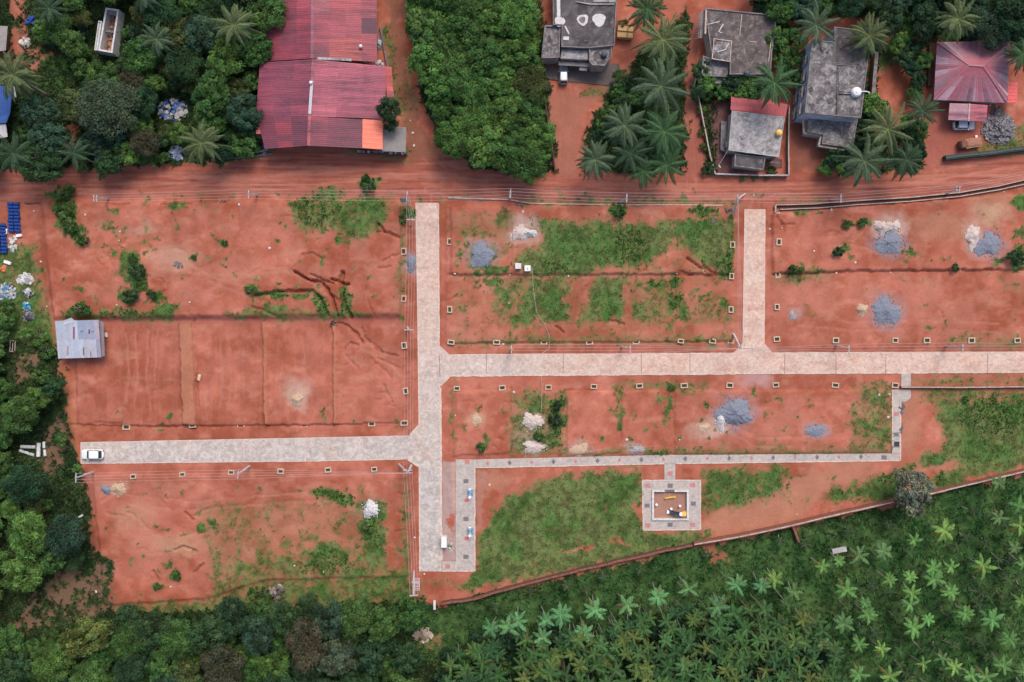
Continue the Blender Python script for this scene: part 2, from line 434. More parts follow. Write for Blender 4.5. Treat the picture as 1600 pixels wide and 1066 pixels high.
raise_([(60, 330), (66, 330), (112, 600), (128, 735), (116, 735), (88, 600)], .35, 10)
for pts, wd, dp in (
    ([(462, 424), (484, 438), (500, 440), (514, 452), (522, 470), (528, 494)], 5, .75), ([(488, 428), (505, 438), (522, 442)], 3.5, .45),
    ([(536, 428), (534, 442), (537, 470), (548, 494)], 9, .85), ([(520, 436), (534, 442), (546, 444)], 4.5, .7), ([(470, 432), (490, 440), (512, 455), (532, 470)], 2.5, .3),
    ([(400, 462), (440, 456), (490, 456), (502, 466), (514, 492)], 6, .6), ([(395, 480), (430, 492)], 5, .3),
    ([(592, 352), (600, 362), (625, 371)], 5, .5), ([(590, 364), (600, 362)], 3, .4), ([(600, 408), (615, 400), (625, 398)], 2.5, .25), ([(592, 420), (612, 418)], 2.5, .2),
    ([(472, 400), (490, 397), (505, 405)], 3, .25), ([(575, 470), (586, 494)], 2, .15), ([(655, 440), (660, 470)], 2, .1),
    ([(524, 508), (530, 504), (540, 508), (556, 520), (567, 535)], 4.5, .45), ([(565, 512), (572, 530), (590, 548), (622, 556)], 2.6, .25), ([(538, 545), (548, 536), (560, 540), (558, 550)], 3, .3),
    ([(575, 530), (600, 552)], 2.5, .2), ([(540, 555), (560, 575)], 2.5, .15), ([(580, 560), (612, 590)], 2.4, .15), ([(600, 600), (612, 628)], 2.4, .18), ([(590, 560), (625, 575)], 2.2, .16),
    ([(290, 800), (303, 812)], 4, .4), ([(272, 858), (287, 855), (298, 857), (306, 862)], 3, .4), ([(240, 893), (248, 906)], 3, .4), ([(306, 895), (318, 880)], 4, .4),
    ([(1072, 405), (1088, 415), (1100, 424)], 4, .5), ([(1096, 408), (1100, 420), (1115, 427)], 3, .45), ([(1060, 425), (1082, 430)], 4, .4), ([(1008, 424), (1010, 418)], 3, .3), ([(950, 500), (975, 506)], 3, .35), ([(868, 510), (882, 520)], 3, .35),
    ([(1212, 340), (1222, 352), (1240, 350)], 2.6, .25), ([(1222, 352), (1224, 362)], 2, .2), ([(165, 320), (205, 321)], 2.5, .3), ([(255, 321), (300, 321)], 3, .3),
    ([(622, 770), (632, 772)], 2, .2), ([(622, 800), (632, 802)], 2, .2), ([(618, 830), (634, 828)], 2, .2), ([(150, 660), (190, 662)], 2, .2)):
    carve(pts, max(1.9, wd * .55), dp * 1.5)
# crumbling edges of the terraces and the plot boundaries
for pts, wd, dp in (([(110, 664), (200, 666), (300, 667), (420, 665), (520, 664), (628, 661)], 2.6, .35), ([(303, 502), (307, 580), (312, 664)], 3.2, .35), ([(415, 502), (420, 664)], 2.4, .3),
    ([(411, 502), (413, 664)], 2, .2), ([(525, 540), (527, 664)], 2.2, .25), ([(634, 560), (634, 660)], 2.2, .22), ([(632, 750), (634, 890)], 2.2, .25), ([(629, 320), (628, 495)], 2.6, .22),
    ([(700, 430), (800, 430), (1142, 430)], 3.5, .28), ([(700, 537), (850, 536), (1142, 534)], 3, .35), ([(1208, 428), (1290, 427), (1330, 424), (1420, 424), (1640, 421)], 3.4, .4),
    ([(797, 606), (798, 708)], 2.4, .28), ([(884, 612), (885, 708)], 2.4, .28), ([(969, 612), (970, 708)], 2.8, .4), ([(1053, 608), (1053, 708)], 2.2, .25), ([(710, 612), (710, 708)], 2, .15), ([(882, 611), (960, 611)], 2.4, .25), ([(798, 325), (798, 430), (796, 530)], 2.4, .2), ([(976, 432), (976, 530)], 2.2, .2), ([(1054, 430), (1056, 520)], 2.2, .2)):
    carve(pts, max(1.7, wd * .62), dp)
# ruts of the dirt road, running along it
roadband = [(-200, 262), (150, 264), (260, 256), (370, 244), (400, 240), (480, 232), (560, 236), (640, 248), (690, 240), (745, 268), (870, 276), (1090, 283), (1170, 283), (1300, 278), (1420, 272), (1500, 246), (1560, 242), (1800, 215),
            (1800, 258), (1600, 284), (1480, 300), (1330, 314), (1212, 318), (840, 314), (640, 310), (400, 300), (150, 306), (60, 314), (-200, 320)]
wr, mr_ = pmask(roadband, 8, 1)
rut = fbm(PX[wr] / 90, (PY[wr] + .00006 * (PX[wr] - 900) ** 2) / 3.2, 31, 3)
Z[wr] += mr_ * (.26 * (rut - .5))
# flat beds below the paved roads and paths
ROAD = [(649, 317), (684, 317), (685.5, 430), (687, 540), (702, 554), (1146, 551.5), (1160, 537), (1163, 327), (1196, 327), (1194.5, 537), (1207, 551), (1700, 549), (1700, 582), (1150, 584.5), (703, 588), (688, 604),
        (689, 720), (690, 893), (655, 893), (654, 729), (637, 718), (500, 721), (126, 725), (126, 691), (400, 685.5), (640, 680.5), (654, 664), (652, 500)]
PATHS = [[(712, 718), (742, 718), (742, 893), (690.6, 893), (690.6, 877), (712, 877)],
         [(742.4, 718), (1040, 711), (1394, 708.6), (1407, 708.6), (1407, 720), (1040, 724.5), (742.4, 731)],
         [(1394, 609), (1423, 609), (1423, 622), (1415, 628), (1407.6, 628), (1407.6, 708.2), (1394, 708.2)], [(1408, 583.4), (1423, 583.4), (1423, 604), (1408, 604)],
         [(1038, 725), (1055, 724.6), (1055, 750), (1038, 750)]]
for pts in [ROAD] + PATHS + [[(1003, 750), (1095, 750), (1095, 829), (1005, 829)]]:
    w, m = pmask(pts, 14, 0); Z[w] = Z[w] * (1 - m) + m * (-.04)
    w, m = pmask(pts, 3, 0); Z[w] = Z[w] * (1 - m) - .09 * m
w, m = pmask([(690.5, 722), (712, 722), (712, 877), (690.5, 877)], 3, 0); Z[w] = Z[w] * (1 - m) + m * (-.02 + .3 * (fbm(PX[w] / 6, PY[w] / 9, 40, 3) - .5))
w, m = pmask([(1018, 765), (1076, 765), (1076, 813), (1018, 813)], 2, 0); Z[w] = Z[w] * (1 - m) - m * .30

# what the ground is made of -----------------------------------------
n1 = fbm(PX / 70, PY / 70, 51, 4)[..., None]; n2 = fbm(PX / 18, PY / 18, 52, 4, .6)[..., None]; n3 = fbm(PX / 5, PY / 5, 53, 3)[..., None]
C = lambda *a: np.array(a)
col = C(.350, .112, .072) + (sstep(.38, .62, n1) - .5) * C(.07, .030, .024) + (sstep(.32, .68, n2) - .5) * C(.085, .038, .032)
scuff = sstep(.56, .72, fbm(PX / 26, PY / 13, 54, 5, .6))[..., None]; col = col + scuff * C(.045, .038, .028)
def paint(wm, c, k=1.0):
    w, m = wm; m = (m * k)[..., None]; col[w] = col[w] * (1 - m) + np.array(c) * m
def shade(wm, c, k=1.0):
    w, m = wm; m = (m * k)[..., None]; col[w] = col[w] * (1 + m * (np.array(c) - 1))
paint((wr, mr_), (.335, .105, .070), .85)
stre = sstep(.45, .68, fbm(PX[wr] / 80, PY[wr] / 4.5, 61, 4, .6)) * mr_; paint((wr, stre), (.43, .17, .122), .8)
stre = sstep(.50, .66, fbm(PX[wr] / 110, PY[wr] / 3.2, 62, 4, .6)) * mr_; paint((wr, stre), (.20, .060, .047), .6)
paint(pmask([(280, 500), (303, 500), (308, 664), (288, 664)], 5, 1), (.36, .155, .095), .8)
paint(pmask([(60, 440), (84, 500), (112, 600), (128, 735), (118, 735), (86, 560)], 6, 1), (.33, .125, .065), .8)
for a, b in ((112, 280), (306, 411), (420, 522), (528, 632)):
    w, m = pmask([(a, 505), (b, 503), (b, 662), (a, 664)], 6, 1)
    st = sstep(.42, .7, fbm(PX[w] / 4, PY[w] / 70, 63 + a, 4, .6)); paint((w, m * st), (.39, .155, .115), .28)
    st = sstep(.5, .72, fbm(PX[w] / 5, PY[w] / 60, 64 + a, 4, .6)); paint((w, m * st), (.255, .082, .058), .25)
w, m = pmask([(100, 496), (632, 494), (632, 506), (110, 508)], 6, 1); paint((w, m), (.24, .085, .07), .6)  # shade on the south face of the bank, painted into the soil colour
for pts in ([(410.5, 504), (418, 504), (421, 663), (414, 663)], [(521, 506), (527, 506), (528, 662), (522, 662)]): paint(pmask(pts, 3, 1), (.39, .155, .095), .8)
for x0, y0, x1, y1 in ((150, 322, 620, 480), (700, 325, 800, 530), (1210, 432, 1600, 540), (150, 750, 420, 900), (1060, 612, 1390, 705)):
    w, m = pmask([(x0, y0), (x1, y0), (x1, y1), (x0, y1)], 40, 2); k = sstep(.42, .66, fbm(PX[w] / 34, PY[w] / 34, x0, 4, .6)); paint((w, m * k), (.40, .16, .115), .5)
paint(pmask([(1180, 770), (1280, 730), (1320, 740), (1280, 780), (1230, 820), (1090, 838), (1100, 815)], 12), (.37, .165, .105), .9)
for b in ((1545, 320, 40, 26), (1470, 355, 50, 22), (1420, 650, 14, 60), (1470, 720, 40, 16), (1330, 735, 40, 18), (770, 750, 30, 16)): paint(bmask(*b), (.37, .17, .11), .7)
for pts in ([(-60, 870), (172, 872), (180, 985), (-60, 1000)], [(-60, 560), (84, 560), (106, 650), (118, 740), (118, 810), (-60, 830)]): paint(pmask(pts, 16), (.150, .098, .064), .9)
# silt washed out along old runnels, damp clay at the gully heads
for pts, wd in (([(300, 415), (330, 432), (370, 444), (400, 452)], 3), ([(250, 420), (310, 428), (390, 430), (460, 424)], 3), ([(400, 418), (440, 420), (470, 432)], 4), ([(560, 545), (600, 560), (630, 590)], 4), ([(330, 440), (380, 460), (420, 476)], 3), ([(230, 395), (270, 410), (300, 425)], 4)):
    w, m = lmask(pts, wd); paint((w, m), (.43, .20, .135), .55)
# wheel tracks: pairs of pressed bands a car's width apart
for pts in ([(-60, 285), (150, 288), (330, 276), (480, 262), (640, 280), (800, 292), (1100, 298), (1300, 292), (1480, 270), (1660, 240)], [(-60, 296), (150, 296), (330, 290), (480, 286), (640, 292), (800, 300), (1100, 303), (1300, 300), (1480, 284), (1660, 258)], [(612, -40), (620, 80), (640, 180), (662, 235), (700, 280), (780, 296)], [(880, 275), (884, 220), (890, 160), (884, 132)], [(1082, 290), (1078, 220), (1084, 130), (1084, 40)], [(1468, 270), (1466, 220), (1480, 190)],
            [(668, 316), (668, 300), (700, 288)], [(1180, 326), (1182, 306), (1210, 296)], [(205, 520), (210, 580), (204, 640)], [(240, 515), (236, 590), (246, 650)], [(350, 520), (356, 590), (350, 652)], [(465, 520), (470, 570), (468, 596)], [(560, 640), (575, 610), (600, 590)], [(1250, 500), (1330, 510), (1420, 506), (1560, 512)], [(1240, 380), (1330, 376), (1360, 384)], [(200, 780), (300, 790), (420, 780), (560, 770)], [(1100, 640), (1180, 690), (1260, 690)]):
    for off in (-6.8, 6.8):
        o_ = []
        for i_ in range(len(pts)):
            (ax, ay), (bx, by) = pts[max(i_ - 1, 0)], pts[min(i_ + 1, len(pts) - 1)]; l_ = math.hypot(bx - ax, by - ay); o_.append((pts[i_][0] - (by - ay) / l_ * off, pts[i_][1] + (bx - ax) / l_ * off))
        w, m = lmask(o_, 2.6); m = sstep(0, .6, m) * sstep(.3, .55, fbm(PX[w] / 25, PY[w] / 25, 90, 3)); Z[w] -= .07 * m; paint((w, m), (.41, .165, .12), .5)
# fine rain cracks across the bare plots
q = random.Random(5)
for x0, y0, x1, y1, n_ in ((110, 330, 610, 480, 26), (535, 515, 625, 650, 10), (160, 770, 400, 920, 14), (1215, 335, 1590, 415, 12), (700, 330, 800, 520, 8), (1215, 440, 1590, 530, 8), (720, 620, 1380, 700, 12)):
    for _ in range(n_):
        x, y, a = q.uniform(x0, x1), q.uniform(y0, y1), q.uniform(0, 6.3); pts = [(x, y)]
        for _k in range(q.randint(2, 5)): a += q.uniform(-.6, .6); x += 6 * math.cos(a); y += 5 * math.sin(a); pts.append((x, y))
        carve(pts, q.uniform(1.3, 2.0), q.uniform(.10, .28)) if False else None
        w, m = lmask(pts, q.uniform(1.5, 2.4)); Z[w] -= q.uniform(.10, .30) * m
# sand, dust and cement spilled on the soil
for b, c in (((822, 352, 26, 12), (.42, .30, .27)), ((750, 385, 26, 12), (.42, .23, .20)), ((745, 655, 14, 10), (.47, .27, .18)), ((465, 610, 20, 16), (.42, .24, .19)), ((1385, 350, 30, 18), (.42, .25, .20)), ((1545, 335, 24, 18), (.44, .28, .18)),
             ((905, 700, 20, 12), (.40, .24, .20)), ((990, 703, 16, 9), (.42, .28, .25)), ((830, 690, 26, 16), (.44, .29, .25)), ((1100, 672, 26, 12), (.44, .27, .21)), ((1180, 592, 26, 14), (.42, .26, .25)), ((1240, 490, 10, 10), (.38, .22, .20)), ((1272, 672, 18, 12), (.28, .20, .20)),
             ((210, 805, 30, 18), (.40, .20, .13)), ((280, 850, 36, 16), (.40, .22, .14)), ((180, 762, 18, 10), (.45, .29, .22)), ((275, 405, 40, 16), (.45, .25, .18)), ((230, 360, 26, 10), (.40, .22, .16)), ((800, 375, 12, 8), (.40, .2, .17))):
    paint(bmask(*b, 0, .6), c, .75)
paint(pmask([(690.5, 722), (712, 722), (712, 877), (690.5, 877)], 3, 1), (.36, .255, .23), .95)
paint(bmask(706, 812, 5, 16, 0, .3), (.36, .11, .07)); paint(pmask([(706, 722), (712, 722), (712, 800), (708, 800)], 2, 1), (.43, .27, .22))
paint(pmask([(742, 733), (760, 735), (755, 800), (742, 830)], 6), (.36, .19, .15), .6)
paint(pmask([(1018, 765), (1076, 765), (1076, 813), (1018, 813)], 2, 0), (.33, .18, .135))
paint(pmask([(850, 104), (972, 104), (968, 136), (850, 134)], 5, 1), (.14, .09, .08), .0)
paint(pmask([(1240, 180), (1262, 200), (1330, 240), (1310, 268), (1235, 268)], 10), (.20, .085, .06), .7)

for x, y, rx, ry in ((642, 411, 11, 16), (753, 399, 27, 23), (1147, 645, 33, 28), (1387, 381, 28, 22), (1540, 383, 27, 24), (1384, 487, 28, 28), (1273, 673, 20, 13)): paint(bmask(x, y, rx, ry, 0, .5), (.285, .215, .23), .7)
for x, y, rx, ry in ((820, 365, 24, 18), (1384, 356, 26, 15), (1517, 371, 15, 25), (832, 658, 21, 19), (834, 698, 25, 13), (465, 624, 15, 15), (580, 796, 17, 17), (1115, 662, 24, 17)): paint(bmask(x, y, rx, ry, 0, .5), (.45, .31, .25), .65)
# grass and weeds ----------------------------------------------------
gm = np.zeros(X.shape)
def grow(wm, k):
    w, m = wm; gm[w] = np.maximum(gm[w], m * k)
for pts, k in (
    ([(455, 312), (612, 306), (612, 340), (575, 372), (468, 358)], .80), ([(110, 482), (275, 488), (270, 500), (98, 498)], .8), ([(358, 486), (522, 492), (522, 498), (358, 496)], .8),
    ([(842, 345), (1000, 350), (1143, 344), (1146, 434), (1110, 420), (1060, 376), (1010, 414), (958, 418), (900, 434), (828, 432), (806, 405), (845, 380)], .96), ([(828, 432), (886, 432), (886, 502), (806, 508), (818, 462)], .92),
    ([(930, 432), (978, 432), (974, 502), (898, 504)], .92), ([(704, 335), (800, 335), (800, 400), (730, 440)], .34), ([(770, 430), (830, 430), (810, 520), (760, 490)], .58), ([(984, 432), (1062, 436), (1076, 506), (984, 506)], .50), ([(1062, 470), (1145, 470), (1145, 505), (1062, 505)], .40), ([(700, 525), (1142, 525), (1142, 538), (700, 540)], .55), ([(820, 312), (1150, 313), (1150, 319), (820, 318)], .75),
    ([(702, 335), (1145, 335), (1145, 530), (702, 530)], .20),
    ([(800, 615), (886, 608), (880, 712), (798, 712)], .62), ([(868, 625), (884, 625), (884, 705), (850, 705)], .9), ([(1340, 600), (1395, 600), (1395, 708), (1322, 708)], .60), ([(900, 700), (1392, 698), (1392, 711), (900, 711)], .62), ([(1002, 701), (1045, 701), (1045, 712), (1002, 712)], 1.0), ([(958, 598), (1110, 598), (1110, 609), (958, 609)], .6),
    ([(745, 840), (790, 775), (870, 742), (1000, 736), (1003, 830), (1090, 836), (1060, 855), (830, 902), (700, 930), (745, 895)], .95), ([(1098, 735), (1228, 728), (1218, 768), (1100, 808)], .84), ([(1003, 832), (1110, 832), (1090, 850), (960, 872)], .95),
    ([(1440, 725), (1395, 780), (1290, 785), (1300, 765), (1370, 745), (1420, 725)], .85), ([(1462, 625), (1600, 625), (1640, 735), (1480, 765), (1430, 760), (1440, 720), (1475, 690)], .95), ([(1505, 632), (1590, 632), (1580, 690), (1540, 712), (1512, 680), (1480, 640)], .97), ([(1425, 588), (1640, 588), (1640, 603), (1425, 603)], .45), ([(1425, 608), (1640, 608), (1640, 625), (1440, 630)], .72),
    ([(330, 880), (500, 855), (585, 840), (604, 890), (640, 880), (642, 950), (320, 950), (328, 925)], .56), ([(300, 780), (600, 780), (600, 870), (330, 890)], .30), ([(400, 900), (640, 895), (640, 945), (400, 945)], .72), ([(560, 780), (600, 780), (605, 885), (570, 890)], .80), ([(180, 945), (640, 925), (700, 1000), (640, 1070), (180, 1000)], .68),
    ([(655, 905), (745, 900), (745, 930), (655, 940)], .4), ([(625, 318), (633, 318), (632, 500), (626, 500)], .62), ([(628, 750), (636, 750), (636, 890), (626, 890)], .6),
    ([(-60, 385), (50, 385), (70, 470), (95, 560), (-60, 560)], .82), ([(1205, 425), (1300, 424), (1290, 440), (1205, 446)], .50), ([(1560, 440), (1600, 440), (1600, 460), (1560, 460)], .4), ([(1480, 520), (1600, 520), (1600, 545), (1480, 545)], .35),
    ([(378, 232), (432, 234), (400, 245), (330, 252)], .9), ([(540, 232), (640, 238), (640, 248), (580, 244)], .9), ([(594, 40), (608, 40), (640, 200), (628, 200)], .8), ([(615, 120), (640, 120), (650, 160), (640, 190)], .6),
    ([(925, 133), (965, 133), (960, 152), (905, 156)], .7), ([(1375, 70), (1405, 70), (1400, 110), (1372, 108)], .9), ([(60, 95), (112, 92), (108, 145), (62, 138)], 1.0), ([(820, 30), (850, 30), (850, 100), (825, 90)], .5), ([(1560, 190), (1640, 190), (1640, 240), (1500, 245)], .6), ([(1222, 312), (1290, 311), (1290, 316), (1222, 317)], .8)):
    grow(pmask(pts, 24, 2), k)
for b, k in (((576, 288, 17, 11), 1), ((105, 330, 17, 40, -12), 1), ((128, 367, 12, 14), 1), ((95, 305, 22, 8), .9), ((212, 420, 17, 26, -15), .95), ((222, 440, 13, 12), 1), ((200, 402, 8, 6), .8), ((394, 453, 12, 10), 1), ((510, 308, 22, 18), .8), ((350, 380, 7, 8), .9), ((305, 403, 6, 5), .9), ((538, 375, 10, 10), .8), ((172, 352, 9, 5), .8), ((280, 355, 6, 5), .7), ((280, 322, 14, 6), .8), ((180, 332, 8, 4), .7),
             ((540, 470, 8, 26, -4), 1), ((500, 478, 9, 20, -18), 1), ((428, 464, 26, 5), .95), ((470, 462, 22, 5), .95), ((430, 484, 18, 9), .85), ((550, 492, 28, 4), .9), ((965, 332, 15, 12), 1), ((1096, 332, 22, 7), .95), ((1132, 410, 14, 24), .95), ((1018, 445, 8, 10), .9), ((1052, 440, 8, 12), .9), ((1066, 490, 9, 14), .9), ((1050, 480, 8, 14), .9), ((1130, 476, 10, 10), .9), ((1005, 490, 18, 10), .8), ((762, 420, 30, 7), .9), ((765, 440, 14, 9), .9),
             ((480, 328, 24, 20), .8), ((640, 333, 8, 8), 1), ((866, 640, 10, 14), 1), ((872, 665, 10, 24), 1), ((830, 636, 18, 6), .9), ((842, 684, 12, 8), 1), ((1046, 606, 9, 6), .95), ((1043, 640, 5, 26), .8), ((968, 640, 5, 34), .7), ((752, 698, 10, 9, -30), .9), ((760, 680, 6, 10, 30), .8), ((708, 640, 4, 60), .5), ((575, 822, 14, 24), 1), ((588, 860, 13, 30), .95), ((520, 775, 36, 8, 12), .85), ((510, 870, 34, 24), .8), ((1310, 393, 10, 9), 1), ((1325, 350, 8, 6), 1), ((1348, 348, 10, 6), 1), ((1236, 421, 9, 7), 1), ((1250, 422, 7, 6), 1), ((1252, 332, 14, 5), .8), ((1590, 318, 14, 8), .9), ((1592, 365, 12, 8), .9), ((1586, 405, 14, 16), 1), ((1492, 420, 7, 6), 1), ((1420, 398, 14, 5), .7), ((1410, 396, 6, 4), .9), ((1555, 405, 8, 6), .9), ((1330, 403, 8, 4), .7),
             ((276, 900, 8, 8), 1), ((268, 880, 7, 6), .8), ((245, 918, 8, 6), .8), ((316, 828, 8, 10), .8), ((330, 815, 7, 8), .8), ((720, 395, 6, 6), .7), ((790, 345, 18, 14), .6), ((205, 462, 16, 12), 1), ((238, 460, 10, 8), 1), ((252, 466, 8, 8), .9), ((260, 485, 22, 8), .9), ((1380, 628, 10, 20), .8)):
    grow(bmask(*b), k)
q = random.Random(77)
for x0, y0, x1, y1, n_ in ((90, 325, 600, 480, 70), (150, 350, 260, 400, 30), (160, 755, 620, 930, 75), (1210, 335, 1600, 540, 40), (700, 325, 840, 530, 40), (710, 612, 1390, 705, 70), (1090, 735, 1400, 800, 30), (650, 300, 1200, 312, 20), (180, 300, 620, 316, 20), (115, 640, 630, 672, 16), (985, 435, 1140, 525, 30)):
    for _ in range(n_): grow(bmask(q.uniform(x0, x1), q.uniform(y0, y1), q.uniform(1.6, 5), q.uniform(1.6, 3.6), 0, .6), q.uniform(.55, .9))
soil_only = [bmask(1420, 650, 12, 50), bmask(1463, 735, 40, 10, -15), bmask(1560, 745, 60, 8, -14), bmask(900, 862, 34, 3, -10), bmask(967, 846, 18, 3, -8), bmask(1000, 790, 8, 14), bmask(690, 925, 26, 14)]
for w, m in soil_only: gm[w] *= (1 - .9 * m)
# weeds on the far side of the walls
wild = np.zeros(X.shape)
def wildm(pts, k=1.0, f=14, warp=2):
    w, m = pmask(pts, f, warp); wild[w] = np.maximum(wild[w], m * k)
wildm([(-400, -300), (424, -300), (418, 60), (400, 235), (330, 250), (150, 262), (-400, 265)])
wildm([(632, -300), (815, -300), (855, 110), (868, 272), (742, 264), (690, 224), (655, 150)])
wildm([(1180, -300), (1900, -300), (1900, 60), (1460, 55), (1395, 30), (1190, 25)])
wildm([(-400, 540), (90, 540), (120, 735), (140, 800), (150, 930), (190, 960), (640, 940), (700, 1000), (640, 1400), (-400, 1400)])
areca = [(640, 948), (700, 946), (830, 915), (1085, 854), (1230, 827), (1385, 793), (1475, 770), (1900, 670), (1900, 1400), (600, 1400), (650, 1010)]
wildm([(-60, 880), (170, 870), (185, 980), (-60, 1000)], .62);wildm(areca); wildm([(1085, 100), (1115, 120), (1120, 270), (1105, 275)], .8, 6); wildm([(1355, 60), (1375, 80), (1365, 200), (1330, 240)], .7, 8); wildm([(1395, 20), (1460, 60), (1440, 170), (1400, 80)], .5, 8); wildm([(915, 205), (965, 130), (1072, 10), (1074, 266), (912, 268)], .85, 10)
wildm([(1300, 225), (1440, 190), (1440, 268), (1310, 272)], .6, 8); wildm([(1085, 130), (1200, 125), (1200, 150), (1100, 160)], .9, 6)
for pts in ([(-60, 60), (40, 60), (122, 100), (110, 108), (40, 112), (-60, 120)], [(20, -60), (48, -60), (44, 70), (12, 80)], [(84, 195), (125, 195), (120, 235), (92, 225)], [(1080, 855), (1120, 846), (1150, 880), (1120, 880)], [(640, 988), (690, 985), (690, 1010), (655, 1015)], [(90, 890), (160, 880), (170, 960), (60, 985), (0, 985)], [(80, 640), (105, 640), (112, 700), (60, 770), (100, 800), (60, 800), (60, 700)], [(20, 545), (60, 545), (60, 600), (20, 600)]):
    w, m = pmask(pts, 12); wild[w] *= 1 - .62 * m
far = sstep(0, 60, np.maximum(np.maximum(-90 - PX, PX - 1690), np.maximum(-90 - PY, PY - 1150))); wild = np.maximum(wild, far)
nz = .62 * fbm(PX / 11, PY / 11, 71, 4, .6) + .38 * fbm(PX / 3.2, PY / 3.2, 77, 3, .6); u = np.clip((nz - .5) * 2.4 + .5, 0, 1)
grass = sstep(-.40, .46, gm * 1.36 - u - .14) * sstep(.03, .2, gm)
wildc = sstep(-.2, .2, wild * 1.3 - u - .08) * sstep(.03, .2, wild)
g1 = sstep(.35, .65, fbm(PX / 30, PY / 30, 72, 4))[..., None]; g2 = sstep(.35, .65, fbm(PX / 7, PY / 7, 73, 3))[..., None]
gcol = C(.050, .122, .032) * (1 - g1) + C(.098, .142, .048) * g1; gcol = gcol * (.75 + .5 * g2)
wcol = C(.024, .048, .018) * (1 - g1) + C(.040, .066, .024) * g1; wcol = wcol * (.7 + .5 * g2)
w_, m_ = pmask([(640, 948), (700, 946), (830, 915), (1085, 854), (1230, 827), (1385, 793), (1475, 770), (1900, 670), (1900, 1150), (1310, 1150), (1290, 985), (1120, 945), (900, 992), (735, 1000), (690, 1040), (650, 1010)], 40, 2); areca_m = np.zeros(X.shape); areca_m[w_] = m_; m_ = m_[..., None]
wcol[w_] = wcol[w_] * (1 - m_) + (C(.026, .076, .022) * (1 - g1[w_]) + C(.050, .106, .032) * g1[w_]) * (.7 + .5 * g2[w_]) * m_
dry = (sstep(.1, .5, gm * 1.1) * (1 - grass))[..., None] * .45
col = col * (1 - dry) + C(.215, .150, .078) * dry
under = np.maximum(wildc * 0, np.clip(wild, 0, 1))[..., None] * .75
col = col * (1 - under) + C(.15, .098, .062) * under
col = col * (1 - grass[..., None] * .93) + gcol * grass[..., None] * .93
col = col * (1 - wildc[..., None] * .95) + wcol * wildc[..., None] * .95
w, m = pmask([(64, 92), (110, 92), (108, 145), (64, 138)], 8); paint((w, m), (.045, .105, .022), .9)
Z += .05 * grass + .12 * wildc * fbm(PX / 5, PY / 5, 75, 3)
# the open red yards among the houses
for pts, c in (([(868, 140), (930, 150), (905, 200), (900, 275), (872, 280), (858, 170)], (.33, .13, .092)), ([(1072, 20), (1090, 20), (1095, 180), (1108, 278), (1060, 285), (1078, 200)], (.29, .10, .072)), ([(600, -60), (616, -60), (636, 120), (660, 215), (700, 250), (640, 250), (630, 190), (608, 60)], (.22, .095, .062)), ([(1385, 100), (1430, 100), (1425, 150), (1395, 150)], (.31, .092, .052)), ([(1450, 165), (1485, 165), (1480, 250), (1440, 262)], (.30, .10, .075)), ([(1480, 160), (1545, 165), (1560, 225), (1480, 245)], (.30, .098, .072)), ([(808, -60), (855, -60), (846, 48), (825, 36)], (.30, .14, .085))):
    paint(pmask(pts, 10), c, .85)
w, m = pmask(ROAD, 3, 0); grass[w] *= 1 - m; wildc[w] *= 1 - m
for pts in PATHS + [[(1003, 750), (1095, 750), (1095, 829), (1005, 829)]]:
    w, m = pmask(pts, 4, 0); grass[w] *= 1 - m
col = np.clip(col, .008, .8)

def grid_mesh(name, gx_, gy_, Z_):
    nx, ny = len(gx_), len(gy_)
    co = np.stack(np.broadcast_arrays(gx_[:, None], gy_[None, :], Z_), -1).reshape(-1, 3).astype(np.float32)
    i, j = np.meshgrid(np.arange(nx - 1), np.arange(ny - 1), indexing='ij'); a = (i * ny + j).ravel()
    q = np.stack([a, a + ny, a + ny + 1, a + 1], 1).astype(np.int32)
    me = bpy.data.meshes.new(name); me.vertices.add(len(co)); me.vertices.foreach_set('co', co.ravel())
    me.loops.add(q.size); me.loops.foreach_set('vertex_index', q.ravel())
    me.polygons.add(len(q)); me.polygons.foreach_set('loop_start', np.arange(0, q.size, 4, dtype=np.int32))
    me.polygons.foreach_set('use_smooth', np.ones(len(q), bool)); me.update(calc_edges=True)
    return me
me = grid_mesh('ground', gx, gy, Z)
at = me.color_attributes.new('col', 'FLOAT_COLOR', 'POINT')
at.data.foreach_set('color', np.concatenate([col.reshape(-1, 3), np.ones((col.size // 3, 1))], 1).astype(np.float32).ravel())
me.materials.append(M['soil'])
tag(link('ground', me), kind='structure')

def gz(x, y):
    i = min(max(np.searchsorted(gx, x) - 1, 0), len(gx) - 2); j = min(max(np.searchsorted(gy, y) - 1, 0), len(gy) - 2)
    return float(Z[i, j])
def G(x, y, lift=0.0):
    """point on the ground below photo pixel (x, y)"""
    p = P(x, y); p.z = gz(p.x, p.y) + lift; return p

